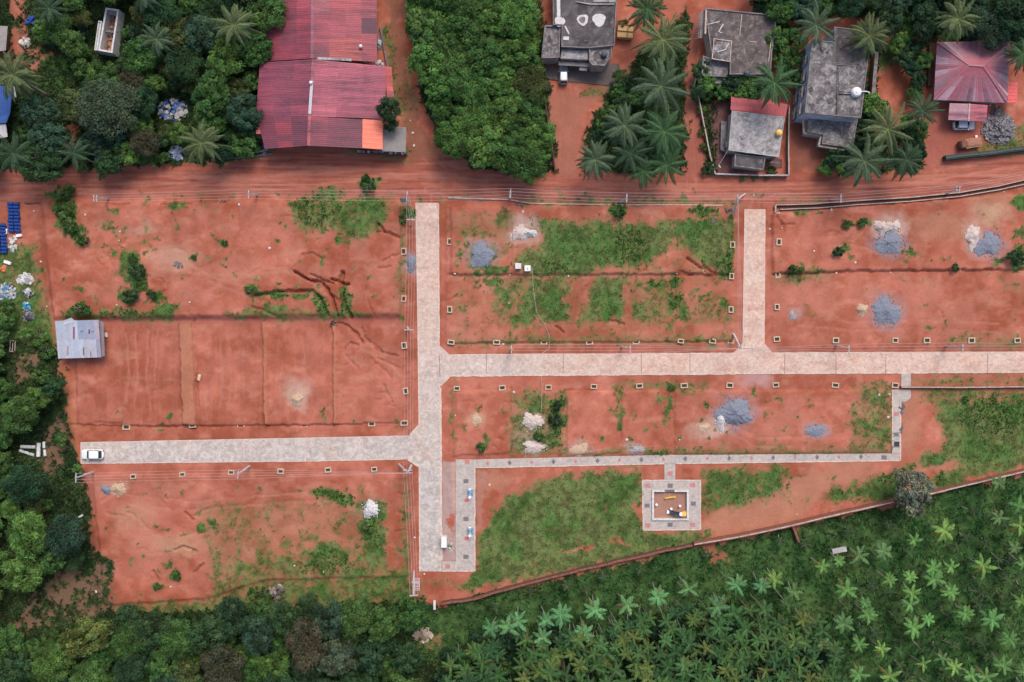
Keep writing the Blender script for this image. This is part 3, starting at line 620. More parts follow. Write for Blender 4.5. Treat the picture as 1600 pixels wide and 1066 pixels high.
# ---------------------------------------------------------------- blades and leaves as plain arrays
def tri_mesh(name, V, nv, tint, mat, smooth=False):
    """V: (faces, nv, 3); tint: (faces, 3)"""
    nf = len(V); me = bpy.data.meshes.new(name)
    me.vertices.add(nf * nv); me.vertices.foreach_set('co', V.astype(np.float32).ravel())
    me.loops.add(nf * nv); me.loops.foreach_set('vertex_index', np.arange(nf * nv, dtype=np.int32))
    me.polygons.add(nf); me.polygons.foreach_set('loop_start', np.arange(0, nf * nv, nv, dtype=np.int32))
    me.update(calc_edges=True)
    at = me.color_attributes.new('tint', 'FLOAT_COLOR', 'POINT')
    t = np.concatenate([np.repeat(tint, nv, 0), np.ones((nf * nv, 1))], 1)
    at.data.foreach_set('color', t.astype(np.float32).ravel()); me.materials.append(mat)
    return me
R = np.random.RandomState(11)
def scatter(mask, n, x0=-60, y0=-60, x1=1660, y1=1126):
    px = R.uniform(x0, x1, n); py = R.uniform(y0, y1, n)
    xx = (px - 800) * S; yy = (533 - py) * S
    i = np.clip(np.searchsorted(gx, xx) - 1, 0, len(gx) - 2); j = np.clip(np.searchsorted(gy, yy) - 1, 0, len(gy) - 2)
    k = R.rand(n) < mask[i, j]
    return np.stack([xx[k], yy[k], Z[i, j][k]], 1), gcol[i, j][k], wcol[i, j][k], py[k]
def tufts(name, pts, tints, nb, L, wd, mat, lift=.5):
    n = len(pts) * nb; base = np.repeat(pts, nb, 0)
    a = R.uniform(0, 2 * math.pi, n); l = R.uniform(*L, n); up = R.uniform(.25, lift, n) * l
    d = np.stack([np.cos(a), np.sin(a)], 1); s = np.stack([-d[:, 1], d[:, 0]], 1) * (R.uniform(.7, 1.3, n) * wd)[:, None]
    base = base + np.concatenate([R.uniform(-.12, .12, (n, 2)), np.zeros((n, 1))], 1)
    z0 = np.zeros((n, 1)); b = base - np.array([0, 0, .03])
    mid = b + np.concatenate([d * (l * .5)[:, None], (up * .9)[:, None]], 1); tip = b + np.concatenate([d * l[:, None], up[:, None]], 1)
    s3 = np.concatenate([s, z0], 1)
    V = np.stack([b, mid - s3, tip, mid + s3], 1)
    t = np.repeat(tints, nb, 0) * R.uniform(.6, 1.5, (n, 1))
    return tri_mesh(name, V, 4, t, mat)
p, t, *_ = scatter(grass ** 1.5 * (wildc < .5), 150000)
tag(link('grass', tufts('grass', p, t * np.array([1.12, 1.18, 1.0]), 3, (.12, .42), .05, M['grass'], .75)), 'short grass and low weeds growing in patches on the red plots', 'grass', kind='stuff')
# leafy weeds where the photo shows brighter, coarser patches
weed = np.zeros(X.shape)
for b in ((576, 288, 17, 11), (105, 330, 17, 40, -12), (128, 367, 12, 14), (222, 440, 13, 12), (394, 453, 12, 10), (540, 475, 8, 24, -4), (500, 480, 9, 18, -18), (428, 464, 26, 5), (965, 332, 15, 12), (1096, 332, 22, 7), (1132, 410, 14, 24), (980, 385, 26, 26), (865, 420, 22, 12), (580, 830, 14, 30), (520, 775, 36, 8, 12), (1024, 706, 22, 5), (866, 660, 14, 40), (842, 684, 12, 8), (1320, 350, 20, 7), (1586, 405, 14, 16), (640, 333, 8, 8), (1244, 421, 14, 7), (276, 900, 8, 8), (1550, 650, 40, 30), (1430, 745, 50, 16), (500, 330, 30, 20), (205, 462, 16, 12), (510, 880, 40, 20), (170, 489, 80, 7), (1018, 445, 8, 10), (1052, 460, 10, 30), (490, 325, 30, 16)):
    w, m = bmask(*b); weed[w] = np.maximum(weed[w], m)
p, t, *_ = scatter(weed * grass, 110000)
tag(link('weeds', tufts('weeds', p, C(.064, .140, .034) * R.uniform(.6, 1.3, (len(p), 1)), 3, (.2, .55), .11, M['grass'], 1.3)), 'coarse bright green leafy weeds in clumps on the plots', 'weeds', kind='stuff')
p, t, k, py = scatter(wildc * (1 - .7 * areca_m), 210000)
k = k * R.uniform(.6, 1.8, (len(p), 1))
tag(link('ground_cover', tufts('ground_cover', p, k, 4, (.2, .7), .10, M['grass'], .8)), 'dark green undergrowth covering the ground below the trees', 'undergrowth', kind='stuff')

# ---------------------------------------------------------------- paved roads and paths
def w2(pts, z=0.0): return [tuple(P(x, y, z)[:2]) for x, y in pts]
def ragged(mb, a, b, wd, z, mi, seg=.7, jit=.35):
    a = P(*a); b = P(*b); d = b - a; L = d.length; n = max(2, int(L / seg)); d.normalize(); s = Vector((-d.y, d.x, 0)); l = []; r = []
    for i in range(n + 1):
        p_ = a + d * (L * i / n); l.append(p_ + s * wd * .5 * (1 + jit * rnd.uniform(-1, 1))); r.append(p_ - s * wd * .5 * (1 + jit * rnd.uniform(-1, 1)))
    vs = [(q.x, q.y, z) for q in l] + [(q.x, q.y, z) for q in r]
    mb.add(vs, [(n + 1 + i, n + 2 + i, i + 1, i) for i in range(n)], mi)
m = MB(); m.prism(w2(ROAD), -.3, .05, 0)
for a, b, wd in (((649.8, 318), (686, 430), 0), ((685.2, 318), (686.4, 538), .2), ((650.3, 318), (653, 500), .16), ((653, 500), (655, 662), .22), ((688.2, 606), (690, 876), .36), ((655.6, 730), (656, 892), .26), ((703, 587.2), (1150, 583.8), .36), ((1150, 583.8), (1700, 581.2), .3), ((704, 554.6), (1146, 552.2), .22), ((1208, 551.6), (1700, 549.8), .2),
                 ((126.6, 692), (640, 681.5), .14), ((128, 724.2), (500, 720.4), .18), ((500, 720.2), (636, 717.4), .2), ((127, 692), (127, 724), .18), ((688.6, 603), (702, 589), .3), ((654.6, 665), (641, 680.2), .42), ((638, 718), (654.4, 728.4), .42), ((1164, 328), (1160.8, 536), .16), ((1195.4, 328), (1194, 536), .16)):
    if wd: ragged(m, a, b, wd, .056 + .0001 * len(m.f) % .003, 1)
for y in (397, 480, 543, 642, 730, 798, 692): ragged(m, (651.5 + (y - 317) * .008, y), (684.5 + (y - 317) * .01, y), .22 if y not in (692, 543) else .12, .0621, 1)
for x in (297, 381, 477, 559): ragged(m, (x, 722 - x * .003), (x, 687.5 - (x - 297) * .02), .2, .0623, 1)
for x in (1002, 1078, 1226, 1306, 1384, 1543, 760, 880): ragged(m, (x, 553), (x, 584), .09, .0625, 2)
ragged(m, (686.6, 556), (687.5, 590), .12, .0627, 2)
tag(m.build('road', [M['paving'], M['mortar'], plain('dark_joint', (.22, .16, .14), .9)]), kind='structure')
m = MB()
for i, pts in enumerate(PATHS): m.prism(w2(pts), -.3, .055 + .004 * (i % 3), 0)
m.prism(w2([(1003, 750), (1095, 750), (1095, 765.5), (1003.6, 765.5)]), -.3, .061, 0); m.prism(w2([(1004, 812.5), (1095, 812.5), (1095, 828), (1005, 829)]), -.3, .061, 0)
m.prism(w2([(1003.6, 765.5), (1018.5, 765.5), (1018.5, 812.5), (1004, 812.5)]), -.3, .061, 0); m.prism(w2([(1075.5, 765.5), (1095, 765.5), (1095, 812.5), (1075.5, 812.5)]), -.3, .061, 0)
def diamond(x, y, r, mi, z=.071):
    p_ = P(x, y); q = [(p_.x + r * dx, p_.y + r * dy, z) for dx, dy in ((0, -1), (.75, 0), (0, 1), (-.75, 0))]; m.add(q, [(0, 1, 2, 3)], mi)
for i, x in enumerate(np.arange(762, 1390, 34.3)): diamond(x, 724.5 - (x - 742) * .024 + (0 if x < 1040 else (x - 1040) * .012), .5 if i % 2 else .42, 2 if i % 2 else 1)
for x, y, mi in ((730, 722, 1), (728, 752, 2), (728, 811, 2), (728, 870, 2), (699.5, 885, 1), (1047, 740, 1), (1047, 759, 2), (1012, 759, 1), (1082, 758, 1), (1012, 821, 1), (1082, 820, 1), (1047, 820, 2), (1011, 790, 2), (1083, 787, 2), (1400, 647, 1), (1400, 679, 2), (1381, 715, 2)):
    p_ = P(x, y); r = .46; m.add([(p_.x - r, p_.y - r * .8, .072), (p_.x + r, p_.y - r * .8, .072), (p_.x + r, p_.y + r * .8, .072), (p_.x - r, p_.y + r * .8, .072)], [(0, 1, 2, 3)], mi)
for a, b in (((742, 718), (742, 892)), ((712.6, 878), (712.6, 892)), ((743, 731), (1038, 724.8)), ((1056, 724.4), (1406, 719.8)), ((1407, 628), (1407, 719)), ((1003.6, 751), (1005, 828)), ((1003.6, 750.6), (1094, 750.6)), ((1094.4, 751), (1094.4, 828)), ((1005, 828.4), (1094, 827.6)), ((691, 892.4), (742, 892.4)), ((1394.4, 610), (1394.4, 708))): ragged(m, a, b, .2, .0755, 3)
tag(m.build('path', [M['pavers'], M['inlay_red'], M['inlay_grey'], M['mortar']]), kind='structure')
m = MB(); m.prism(w2([(852, 104), (968, 100), (970, 136), (852, 124)]), -.2, .16, 0); tag(m.build('house_yard_slab', M['yard']), kind='structure')
m = MB(); m.prism(w2([(1106, 165), (1140, 155), (1145, 225), (1222, 250), (1222, 262), (1120, 274)]), -.2, .14, 0)
tag(m.build('paved_courtyard', plain('red_floor_tiles', (.15, .062, .06), .8, .4, 1.2, dirt=(.1, .06, .05))), kind='structure')
# ---------------------------------------------------------------- buildings
def wpart(mb, name, mats, root, smooth=False, label=None):
    o = mb.build(name, mats, root, smooth); o.location = -root.location
    if label: o['label'] = label
    return o
def pz(pts, z): return [P(x, y, z) for x, y in pts]
def inset(pts, d):
    c = sum((Vector((p[0], p[1], 0)) for p in pts), Vector()) / len(pts); out = []
    n = len(pts)
    a = sum(pts[i][0] * pts[(i + 1) % n][1] - pts[(i + 1) % n][0] * pts[i][1] for i in range(n)); sg = 1 if a > 0 else -1
    for i in range(n):
        p0, p1, p2 = (Vector(pts[(i + k) % n][:2]) for k in (-1, 0, 1))
        e1 = (p1 - p0).normalized(); e2 = (p2 - p1).normalized(); n1 = Vector((-e1.y, e1.x)) * sg; n2 = Vector((-e2.y, e2.x)) * sg
        b = n1 + n2; k = d / max(.35, 1 + n1.dot(n2)); out.append(p1 + b * k)
    return [(p.x, p.y) for p in out]
def ring(mb, pts, w, z0, z1, mi=0):
    """closed upstand of width w on the inside of an outline"""
    q = inset(pts, w); n = len(pts)
    for i in range(n):
        j = (i + 1) % n
        vs = [(pts[i][0], pts[i][1], z0), (pts[j][0], pts[j][1], z0), (q[j][0], q[j][1], z0), (q[i][0], q[i][1], z0)]
        vs += [(p[0], p[1], z1) for p in vs]
        mb.add(vs, [(0, 1, 5, 4), (2, 3, 7, 6), (4, 5, 6, 7)], mi)
def block(root, px, z, roof, wall='plaster', par=.3, pw=.2, parm='parapet', name='roof'):
    pts = [tuple(p[:2]) for p in pz(px, z)]
    m = MB(); m.prism(inset(pts, .12), -.6, z - .14); wpart(m, 'wall', M[wall], root)
    m = MB(); m.prism(pts, z - .14, z, bottom=True); r = wpart(m, name, M[roof], root)
    if par:
        m = MB(); ring(m, pts, pw, z - .02, z + par); o = m.build('parapet', M[parm], r)
    return r
def tank(root, x, y, z, r, h, mat, name='water_tank', leg=0):
    p = P(x, y, z + h); m = MB()
    m.lathe([(r * .96, 0), (r, .05), (r, h * .72), (r * .8, h * .9), (r * .36, h * .98), (r * .36, h * 1.05), (r * .05, h * 1.06)], 18, (p.x, p.y, z)); 
    for k in range(4): m.lathe([(r * 1.03, h * (.12 + .16 * k)), (r * 1.03, h * (.15 + .16 * k))], 18, (p.x, p.y, z))
    return m
def put_tank(x, y, z, r, h, mat, label, cat='water tank'):
    m = tank(None, x, y, z, r, h, mat); p = P(x, y, z + h); o = m.build('water_tank', M[mat], None, False)
    return tag(o, label, cat)
def window(root, a, b, z0, z1, out):
    """window with a projecting sunshade on a wall from a to b (world), facing along out"""
    a = Vector(a); b = Vector(b); o = Vector(out); mid = (a + b) / 2
    m = MB(); m.beam(a + o * .03 + Vector((0, 0, (z0 + z1) / 2)), b + o * .03 + Vector((0, 0, (z0 + z1) / 2)), .06, z1 - z0)
    w = wpart(m, 'window', M['glass'], root)
    m = MB(); t = Vector((0, 0, 1))
    for zz in (z0, z1): m.beam(a + o * .05 + t * zz, b + o * .05 + t * zz, .1, .08)
    for q in (a, b, mid): m.beam(q + o * .05 + t * z0, q + o * .05 + t * z1, .08, .1)
    m.build('frame', M['white_paint'], w)
    m = MB(); m.beam(a - (b - a).normalized() * .15 + o * .16 + t * (z1 + .12), b + (b - a).normalized() * .15 + o * .16 + t * (z1 + .12), .32, .08)
    m.build('sunshade', M['parapet'], w)
def lerp(a, b, t): return a + (b - a) * t
def sheets(mb, r0, r1, e0, e1, rows, pal, pitch=.85, ribs=3, amp=.035, special=None, seed=1, thick=.05, blend=.35):
    """metal sheeting from ridge r0-r1 down to eave e0-e1: separate sheets with raised ribs"""
    avg = tuple(sum(c_[i] for c_ in pal) / len(pal) for i in range(3)); q = random.Random(seed); L = (r1 - r0).length; n = max(1, int(L / pitch)); nrm = (r1 - r0).cross(e0 - r0).normalized()
    if nrm.z < 0: nrm = -nrm
    for j in range(rows):
        v0, v1 = j / rows, min(1.0, (j + 1) / rows + .012)
        run = None
        for i in range(n):
            if run is None or q.random() < .3: run = q.choice(pal)
            k = q.uniform(.93, 1.07); c = tuple((x * (1 - blend) + y * blend) * k * 1.3 for x, y in zip(run, avg))
            for s in range(ribs):
                u0 = (i + s / ribs) / n; u1 = (i + (s + .62) / ribs) / n; u2 = (i + (s + .74) / ribs) / n; u3 = (i + (s + 1) / ribs) / n
                lift = nrm * (.012 * (rows - j))
                pts = []
                for u, h in ((u0, 0), (u1, 0), (u2, amp), (u3 - (u3 - u2) * .35, amp), (u3, 0)):
                    a = lerp(r0, r1, u); b = lerp(e0, e1, u)
                    pts.append((lerp(a, b, v0) + lift + nrm * h, lerp(a, b, v1) + lift + nrm * h))
                vs = [p[0] for p in pts] + [p[1] for p in pts]
                cc = c
                if special:
                    mid = lerp(lerp(r0, r1, u1), lerp(e0, e1, u1), (v0 + v1) / 2); sc = special(mid)
                    if sc: cc = sc
                mb.add(vs, [(t, t + 1, t + 6, t + 5) for t in range(4)], 0, cc)
    # underside and edge so the roof has thickness
    o = -nrm * thick
    mb.add([r0 + o, r1 + o, e1 + o, e0 + o], [(0, 1, 2, 3)], 0, (.12, .05, .06))
RED = [(.30, .055, .075), (.25, .045, .066), (.34, .070, .090), (.20, .046, .066), (.155, .044, .066), (.31, .06, .072), (.37, .085, .075)]
DARKRED = [(.165, .042, .062), (.13, .04, .06), (.22, .045, .062), (.28, .052, .065), (.11, .04, .058)]
PINK = [(.36, .085, .12), (.32, .075, .11), (.39, .10, .13), (.27, .062, .092)]

# the two joined halls with red metal roofs
hall = thing('metal_hall', 'large hall with long faded red metal roof and pink front sheets beside the dirt road', 'hall', P(495, 165))
def sp(mid):
    x = mid.x / (S * (H - mid.z) / H) + 800; y = 533 - mid.y / (S * (H - mid.z) / H)
    if 567 < x and y > 186: return (.64, .17, .105)
m = MB(); z, e = 6.3, 4.6
r0, r1, r2 = P(490, 93, z), P(484, 182, z), P(482.5, 228, z)
sheets(m, r0, r1, P(406, 98, e), P(400, 181, e), 3, [(.24, .055, .085), (.29, .068, .095), (.20, .055, .083), (.26, .06, .085)], special=None, seed=4)
sheets(m, r1, r2, P(400.5, 181, e), P(414, 233, e), 3, DARKRED, seed=5)
sheets(m, r0, r1, P(603, 104, e), P(602, 186, e), 3, PINK, seed=6)
sheets(m, r1, r2, P(567, 187, 4.85), P(566.5, 232, 4.85), 3, DARKRED + [(.30, .06, .075), (.26, .055, .07)], seed=7)
wpart(m, 'roof', M['red_sheet'], hall)
m = MB(); sheets(m, P(566.5, 186, 4.95), P(566, 231.6, 4.95), P(598.5, 189, 4.5), P(598, 234, 4.5), 1, [(.66, .16, .10)], pitch=2.5, amp=.02, seed=2); wpart(m, 'roof_sheet', M['red_fresh'], hall, label='new bright orange red roof sheet at the corner')
m = MB(); sheets(m, P(400, 199, 4.4), P(400, 209.5, 4.4), P(413, 199.4, 4.6), P(413.4, 209.6, 4.6), 1, [(.55, .15, .11)], pitch=1.2, seed=3); wpart(m, 'roof_sheet', M['red_sheet'], hall, label='small orange red sheet on the west eave')
m = MB(); sheets(m, P(601, 104, 4.2), P(601.5, 132, 4.2), P(612, 105, 3.7), P(613, 133, 3.7), 1, [(.52, .10, .09), (.45, .09, .09)], pitch=.6, seed=8); sheets(m, P(603, 132, 4.1), P(605, 152, 4.1), P(613, 133, 3.7), P(616, 151, 3.7), 1, [(.52, .12, .10), (.4, .08, .09)], pitch=.6, seed=9); wpart(m, 'lean_to_roof', M['red_sheet'], hall)
m = MB()
for a, b, t in ((r0, r1, (.35, .12, .15)), (r1, r2, (.50, .12, .13))): m.beam(a + Vector((0, 0, .1)), b + Vector((0, 0, .1)), .55, .07, 0, t)
wpart(m, 'ridge_cap', M['red_sheet'], hall)
m = MB(); m.lathe([(.3, 0), (.3, .35), (.36, .38), (.22, .62), (.02, .7)], 14, tuple(P(486, 130, 6.45)[:2]) + (6.3,)); wpart(m, 'roof_vent', M['white'], hall, True)
m = MB(); m.beam(lerp(r0, r1, .38) + Vector((0, 0, .17)), lerp(r0, r1, .96) + Vector((0, 0, .17)), .5, .05); wpart(m, 'ridge_flashing', M['steel'], hall)
m = MB(); m.prism([tuple(P(*q)[:2]) for q in ((420, 115), (592, 115), (592, 228), (425, 228))], -.3, 4.6); wpart(m, 'wall', M['plaster'], hall)
north = thing('metal_hall', 'northern hall with streaked dark red metal roof behind the pink roofed hall', 'hall', P(500, 20))
def sp2(mid):
    x = mid.x / (S * (H - mid.z) / H) + 800; y = 533 - mid.y / (S * (H - mid.z) / H)
    if 519 < x < 560 and -60 < y < 22: return (.46, .085, .10)
    if 494 < x <= 519 and -60 < y < 20: return (.40, .11, .13)
    if 521 < x < 559 and 61 < y < 95: return (.47, .10, .09)
    if x > 570 and 30 < y < 54: return (.12, .04, .062)
m = MB(); z, e = 5.7, 4.1; a0, a1 = P(489.5, -75, z), P(488, 92, z)
sheets(m, a0, a1, P(417, -75, e), P(416, 96, e), 3, RED, seed=11); sheets(m, a0, a1, P(588, -75, e), P(589, 97, e), 4, RED, seed=12, special=sp2)
wpart(m, 'roof', M['red_sheet'], north)
m = MB(); m.beam(a0 + Vector((0, 0, .1)), a1 + Vector((0, 0, .1)), .6, .07, 0, (.34, .12, .16)); wpart(m, 'ridge_cap', M['red_sheet'], north)
m = MB(); m.prism([tuple(P(*q)[:2]) for q in ((436, -60), (572, -60), (572, 100), (436, 100))], -.3, 4.1); wpart(m, 'wall', M['plaster'], north)
m = MB(); m.prism([tuple(P(*q, 5.6)[:2]) for q in ((494, 89.5), (549, 91.5), (549, 95.5), (494, 93))], 5.3, 5.62); wpart(m, 'gutter', M['parapet_pale'], north)
m = MB(); p = P(563.5, 72.5, 5); m.lathe([(.32, -.3), (.32, .1), (.2, .3), (.02, .34)], 12, tuple(p)); wpart(m, 'roof_vent', M['white'], north, True)
ap = thing('metal_shelter', 'small shelter with grey corrugated cement sheets at the hall corner', 'shelter', P(616, 222))
m = MB(); sheets(m, P(597, 199, 3.6), P(596.8, 236.5, 3.6), P(635, 199, 3.1), P(634, 238, 3.1), 1, [(.3, .28, .27)], pitch=.5, seed=4, amp=.05); wpart(m, 'roof', M['grey_sheet'], ap)
for x, y in ((602, 204), (631, 204), (602, 234), (631, 234)):
    m = MB(); p = P(x, y, 2); m.box((p.x, p.y, 1.4), (.16, .16, 3.0)); wpart(m, 'post', M['steel'], ap)
pl = thing('stall_counter', 'low cluttered counter below the grey sheet shelter at the road', 'counter', P(605, 240)); m = MB(); a, b = P(560, 237.5), P(636, 241.5); m.beam(a + Vector((0, 0, .5)), b + Vector((0, 0, .5)), .7, .9); wpart(m, 'counter_body', M['laterite_dark'], pl)
for i in range(16):
    t = (i + rnd.random() * .8) / 16; p = lerp(a, b, t); m = MB(); z_ = rnd.uniform(.18, .4); m.loft([(rnd.uniform(.3, .55), rnd.uniform(.25, .5), .04, 0, 0), (rnd.uniform(.3, .55), rnd.uniform(.25, .5), .04, z_, 0)], 4, 0, rnd.choice([(.5, .52, .55), (.2, .26, .4), (.3, .2, .15), (.12, .12, .13), (.45, .42, .4)]))
    o = m.build('goods_box', M['junk'], None, False, Vector((p.x, p.y + rnd.uniform(-.15, .15), .95))); o.rotation_euler.z = rnd.random() * 3; tag(o, 'small box of goods on the counter below the grey sheet shelter', 'box', 'goods boxes on the counter')

def stain_disc(root, x, y, z, r, mat='white_sand', name='cement_stain'):
    p = P(x, y, z); m = MB(); n = 26; ring_ = []
    for k in range(n):
        t = 2 * math.pi * k / n; rr = r * (1 + .1 * math.sin(3 * t + x) + rnd.uniform(-.05, .05)); ring_.append((p.x + rr * math.cos(t), p.y + rr * math.sin(t)))
    m.prism(ring_, z, z + .05); return wpart(m, name, M[mat], root)
# house with the parked jeep
h1 = thing('flat_roofed_house', 'flat dark roofed house with two round cement stains, jeep parked in front', 'house', P(906, 45))
main = block(h1, [(863, -75), (967, -75), (960, 72), (918, 76), (877, 74), (877.5, 40), (864, 40)], 4.3, 'roof_dark', par=.28, pw=.16)
block(h1, [(851, 40.5), (876, 40.5), (874, 91), (845.5, 92)], 3.7, 'roof_mid', par=.3, pw=.22)
block(h1, [(877, 77), (919, 79), (919, 94), (875.5, 92)], 3.5, 'roof_pale', par=.1, pw=.14)
block(h1, [(920, 76), (956, 72.5), (955, 92), (944, 104), (925, 103), (920, 96)], 3.9, 'roof_mid', par=.4, pw=.22)
m = MB(); m.prism(w2([(873, 96), (923, 99), (923, 105), (873, 102)], 2.7), 2.6, 2.72, bottom=True); m.prism(w2([(905, 104), (918, 105), (917, 111), (905, 110)], 2.5), 2.3, 2.42, bottom=True); wpart(m, 'porch_canopy', M['parapet'], h1)
stain_disc(h1, 910.5, 31, 4.3, .98); stain_disc(h1, 936, 31, 4.3, 1.12); stain_disc(h1, 874.5, 34, 4.3, .9); stain_disc(h1, 910, 31, 4.36, .55, 'parapet')
m = MB(); m.beam(P(872, -30, 4.33), P(873, 26, 4.33), .6, .08); m.beam(P(883, 41, 4.33), P(889, 53, 4.33), .25, .1); m.beam(P(880, 60, 4.33), P(889, 60, 4.33), .6, .08); wpart(m, 'roof_ledge', M['white_sand'], h1)
m = MB(); m.beam(P(900, 3, 4.45), P(922, 7, 4.45), .14, .3); m.beam(P(922, 7, 4.45), P(960, 7, 4.45), .14, .3); wpart(m, 'roof_curb', M['parapet_pale'], h1)
m = MB(); m.prism(w2([(925, -60), (966, -60), (963, 4), (927, 3)], 4.4), 4.3, 4.42); wpart(m, 'upper_slab', M['roof_pale'], h1)
for i in range(3): window(h1, P(882 + i * 12, 84 + 19, 0).to_3d(), P(889 + i * 12, 84 + 19.4, 0), 1.0, 2.3, (0, -1, 0))
put_tank(944.5, 84, 3.9, .52, 1.05, 'navy', 'dark water tank on the corner roof of the house with the jeep')
# house with the brown roof beside the palms
h2 = thing('flat_roofed_house', 'flat brown roofed house with iron balcony rail along its left side', 'house', P(1155, 68))
block(h2, [(1101, 13), (1214, 24), (1206, 80), (1204, 117), (1139.5, 117), (1140, 96), (1112, 92)], 3.9, 'roof_brown', par=.22, pw=.2)
m = MB(); pts = w2([(1115, 60), (1144, 64), (1141, 97), (1112, 92.5)], 4.5); m.prism(pts, 3.9, 4.4); r = wpart(m, 'stair_head', M['roof_mid'], h2); m = MB(); ring(m, pts, .16, 4.38, 4.56); m.build('upstand', M['cap_pale'], r)
block(h2, [(1098, 87), (1111, 92.6), (1139, 98), (1136, 121), (1096, 119)], 3.2, 'roof_mid', par=.16, pw=.18, name='porch_roof'); block(h2, [(1095, 121), (1137, 122), (1136, 131), (1094, 130)], 2.5, 'parapet', par=0, name='porch_canopy'); block(h2, [(1139, 119), (1172, 120), (1172, 129), (1137, 129)], 2.9, 'parapet', par=.25, name='porch_canopy')
m = MB(); m.beam(P(1103.5, 15, 3.6), P(1101, 56, 3.6), .14, .8); m.beam(P(1094, 20, 3.7), P(1091, 60, 3.7), .1, .1); m.beam(P(1097.5, 18, 3.3), P(1095, 60, 3.3), .5, .1)
for t in np.linspace(0, 1, 12):
    a = lerp(P(1094, 20, 3.7), P(1091, 60, 3.7), t); m.beam(a, a + Vector((-.45, .05, -.2)), .08, .08)
wpart(m, 'balcony_rail', M['parapet'], h2)
m = MB(); m.tube([P(1128, 52, 3.98), P(1123, 50, 3.98), P(1127, 43, 3.98), P(1130, 38, 3.98)], .13, 6); wpart(m, 'roof_pipe', M['white_sand'], h2); m = MB(); m.tube([P(1104, 39, 3.98), P(1124, 34, 3.98)], .09, 6); wpart(m, 'roof_pipe', M['white_sand'], h2); m = MB(); m.tube([P(1120, 82, 4.48), P(1133, 78, 4.48), P(1139, 68, 4.48)], .1, 6); wpart(m, 'roof_pipe', M['white_sand'], h2)
for a_, b_, w_, h_ in ((P(1103.5, 16, 4.15), P(1102, 53, 4.15), .3, .1), (P(1205, 62, 4.2), P(1201, 96, 4.2), .14, .1), (P(1159, 23, 3.95), P(1156, 55, 3.95), .14, .1), (P(1171, 65, 3.95), P(1182, 66, 3.95), .14, .1)):
    m = MB(); m.beam(a_, b_, w_, h_); wpart(m, 'roof_curb', M['cap_pale'], h2)
put_tank(1168, 113.5, 3.9, .5, 1.0, 'navy', 'dark water tank on the brown roof near the palm fronds')
bl = tag(put_tank(1217, 32, .0, .6, 1.3, 'blue_l', 'bright blue water drum among bushes behind the brown roofed house', 'drum'))
# small house with the pale roof and red lean-to
h3 = thing('flat_roofed_house', 'small square house with pale washed cement roof and red sheet lean-to', 'house', P(1182, 210))
block(h3, [(1143.5, 173), (1226.5, 183), (1217, 245.5), (1138, 235)], 3.5, 'roof_pale', par=.06, pw=.12, parm='parapet_pale')
m = MB(); sheets(m, P(1141.5, 172, 3.25), P(1228, 182.5, 3.25), P(1142.5, 151, 2.9), P(1231, 163, 2.9), 1, [(.34, .045, .055), (.30, .04, .05), (.37, .055, .06)], pitch=1.0, seed=9); wpart(m, 'lean_to_roof', M['red_sheet'], h3)
m = MB(); m.prism(w2([(1146, 157), (1224, 168), (1222, 178), (1146, 170)], 2.8), -.3, 2.85); wpart(m, 'rear_wall', M['laterite_dark'], h3)
block(h3, [(1148, 240), (1196, 246), (1193, 266), (1147, 260)], 2.7, 'roof_dark', par=.14, pw=.2, name='porch_roof')
m = MB(); m.prism(w2([(1127, 189), (1136, 190), (1134, 237), (1126, 234)], 1.0), -.2, .9); m.box(tuple(P(1136, 228, 1.6)), (.8, .9, 1.4)); wpart(m, 'side_step', M['parapet'], h3)
m = MB(); m.beam(P(1137, 236, 3.2), P(1123, 258, 1.5), .06, .06); m.beam(P(1123, 258, 1.5), P(1126, 262, 1.5), .2, .06); wpart(m, 'gutter_pipe', M['steel'], h3)
window(h3, P(1200, 256), P(1210, 257), .9, 2.2, (0, -1, 0))
put_tank(1218.5, 206.5, 3.5, .55, 1.0, 'amber', 'round amber yellow water tank on the pale cement roof')
m = MB(); m.tube([P(1222, 188, 3.6), P(1220, 200, 3.6)], .07, 6); wpart(m, 'tank_pipe', M['steel'], h3)
# two storey house with blue-white side wall
h4 = thing('two_storey_house', 'two storey grey roofed house with blue white side wall and round white tank', 'house', P(1300, 135))
z = 6.9
block(h4, [(1268, 62), (1303, 66), (1303, 100), (1331, 102), (1356, 92), (1345, 185), (1257, 177)], z, 'roof_mid', 'blue_plaster', .16, .16)
block(h4, [(1303.6, 42), (1328, 45), (1352, 60), (1354, 91), (1331, 101), (1303.6, 99)], 6.3, 'roof_dark', 'blue_plaster', .12, .16)
m = MB(); m.prism(w2([(1310, 104), (1331, 106), (1329, 144), (1311, 143)], 7.0), z, z + .12); m.beam(P(1311, 146, 7.1), P(1332, 147, 7.1), .14, .3); m.beam(P(1309, 103, 7.1), P(1308, 178, 7.1), .1, .15); wpart(m, 'roof_curb', M['roof_mid'], h4)
block(h4, [(1264, 179), (1340, 187), (1332, 232), (1284, 225), (1286, 211), (1261, 207)], 3.4, 'roof_mid', par=.12, pw=.14, name='lower_roof')
m = MB(); q = [P(x, y, 2.9) for x, y in ((1254, 178), (1256, 208), (1283, 212), (1279, 228), (1331, 236))]
for a, b in zip(q[:-1], q[1:]): m.beam(a, b, .3, .14)
wpart(m, 'eave_band', M['cap_pale'], h4)
for i in range(4):
    y0 = 82 + i * 26; a = P(1266.5 - i * 3.0 - 1.2, y0, z); b = P(1266.5 - i * 3.0 - 3, y0 + 14, z); a.z = b.z = 0
    window(h4, a, b, 4.0, 5.6, (-1, .1, 0)); window(h4, a, b, .9, 2.3, (-1, .1, 0))
put_tank(1340, 142.5, z, .82, 1.15, 'white', 'round white water tank on the edge of the two storey roof')
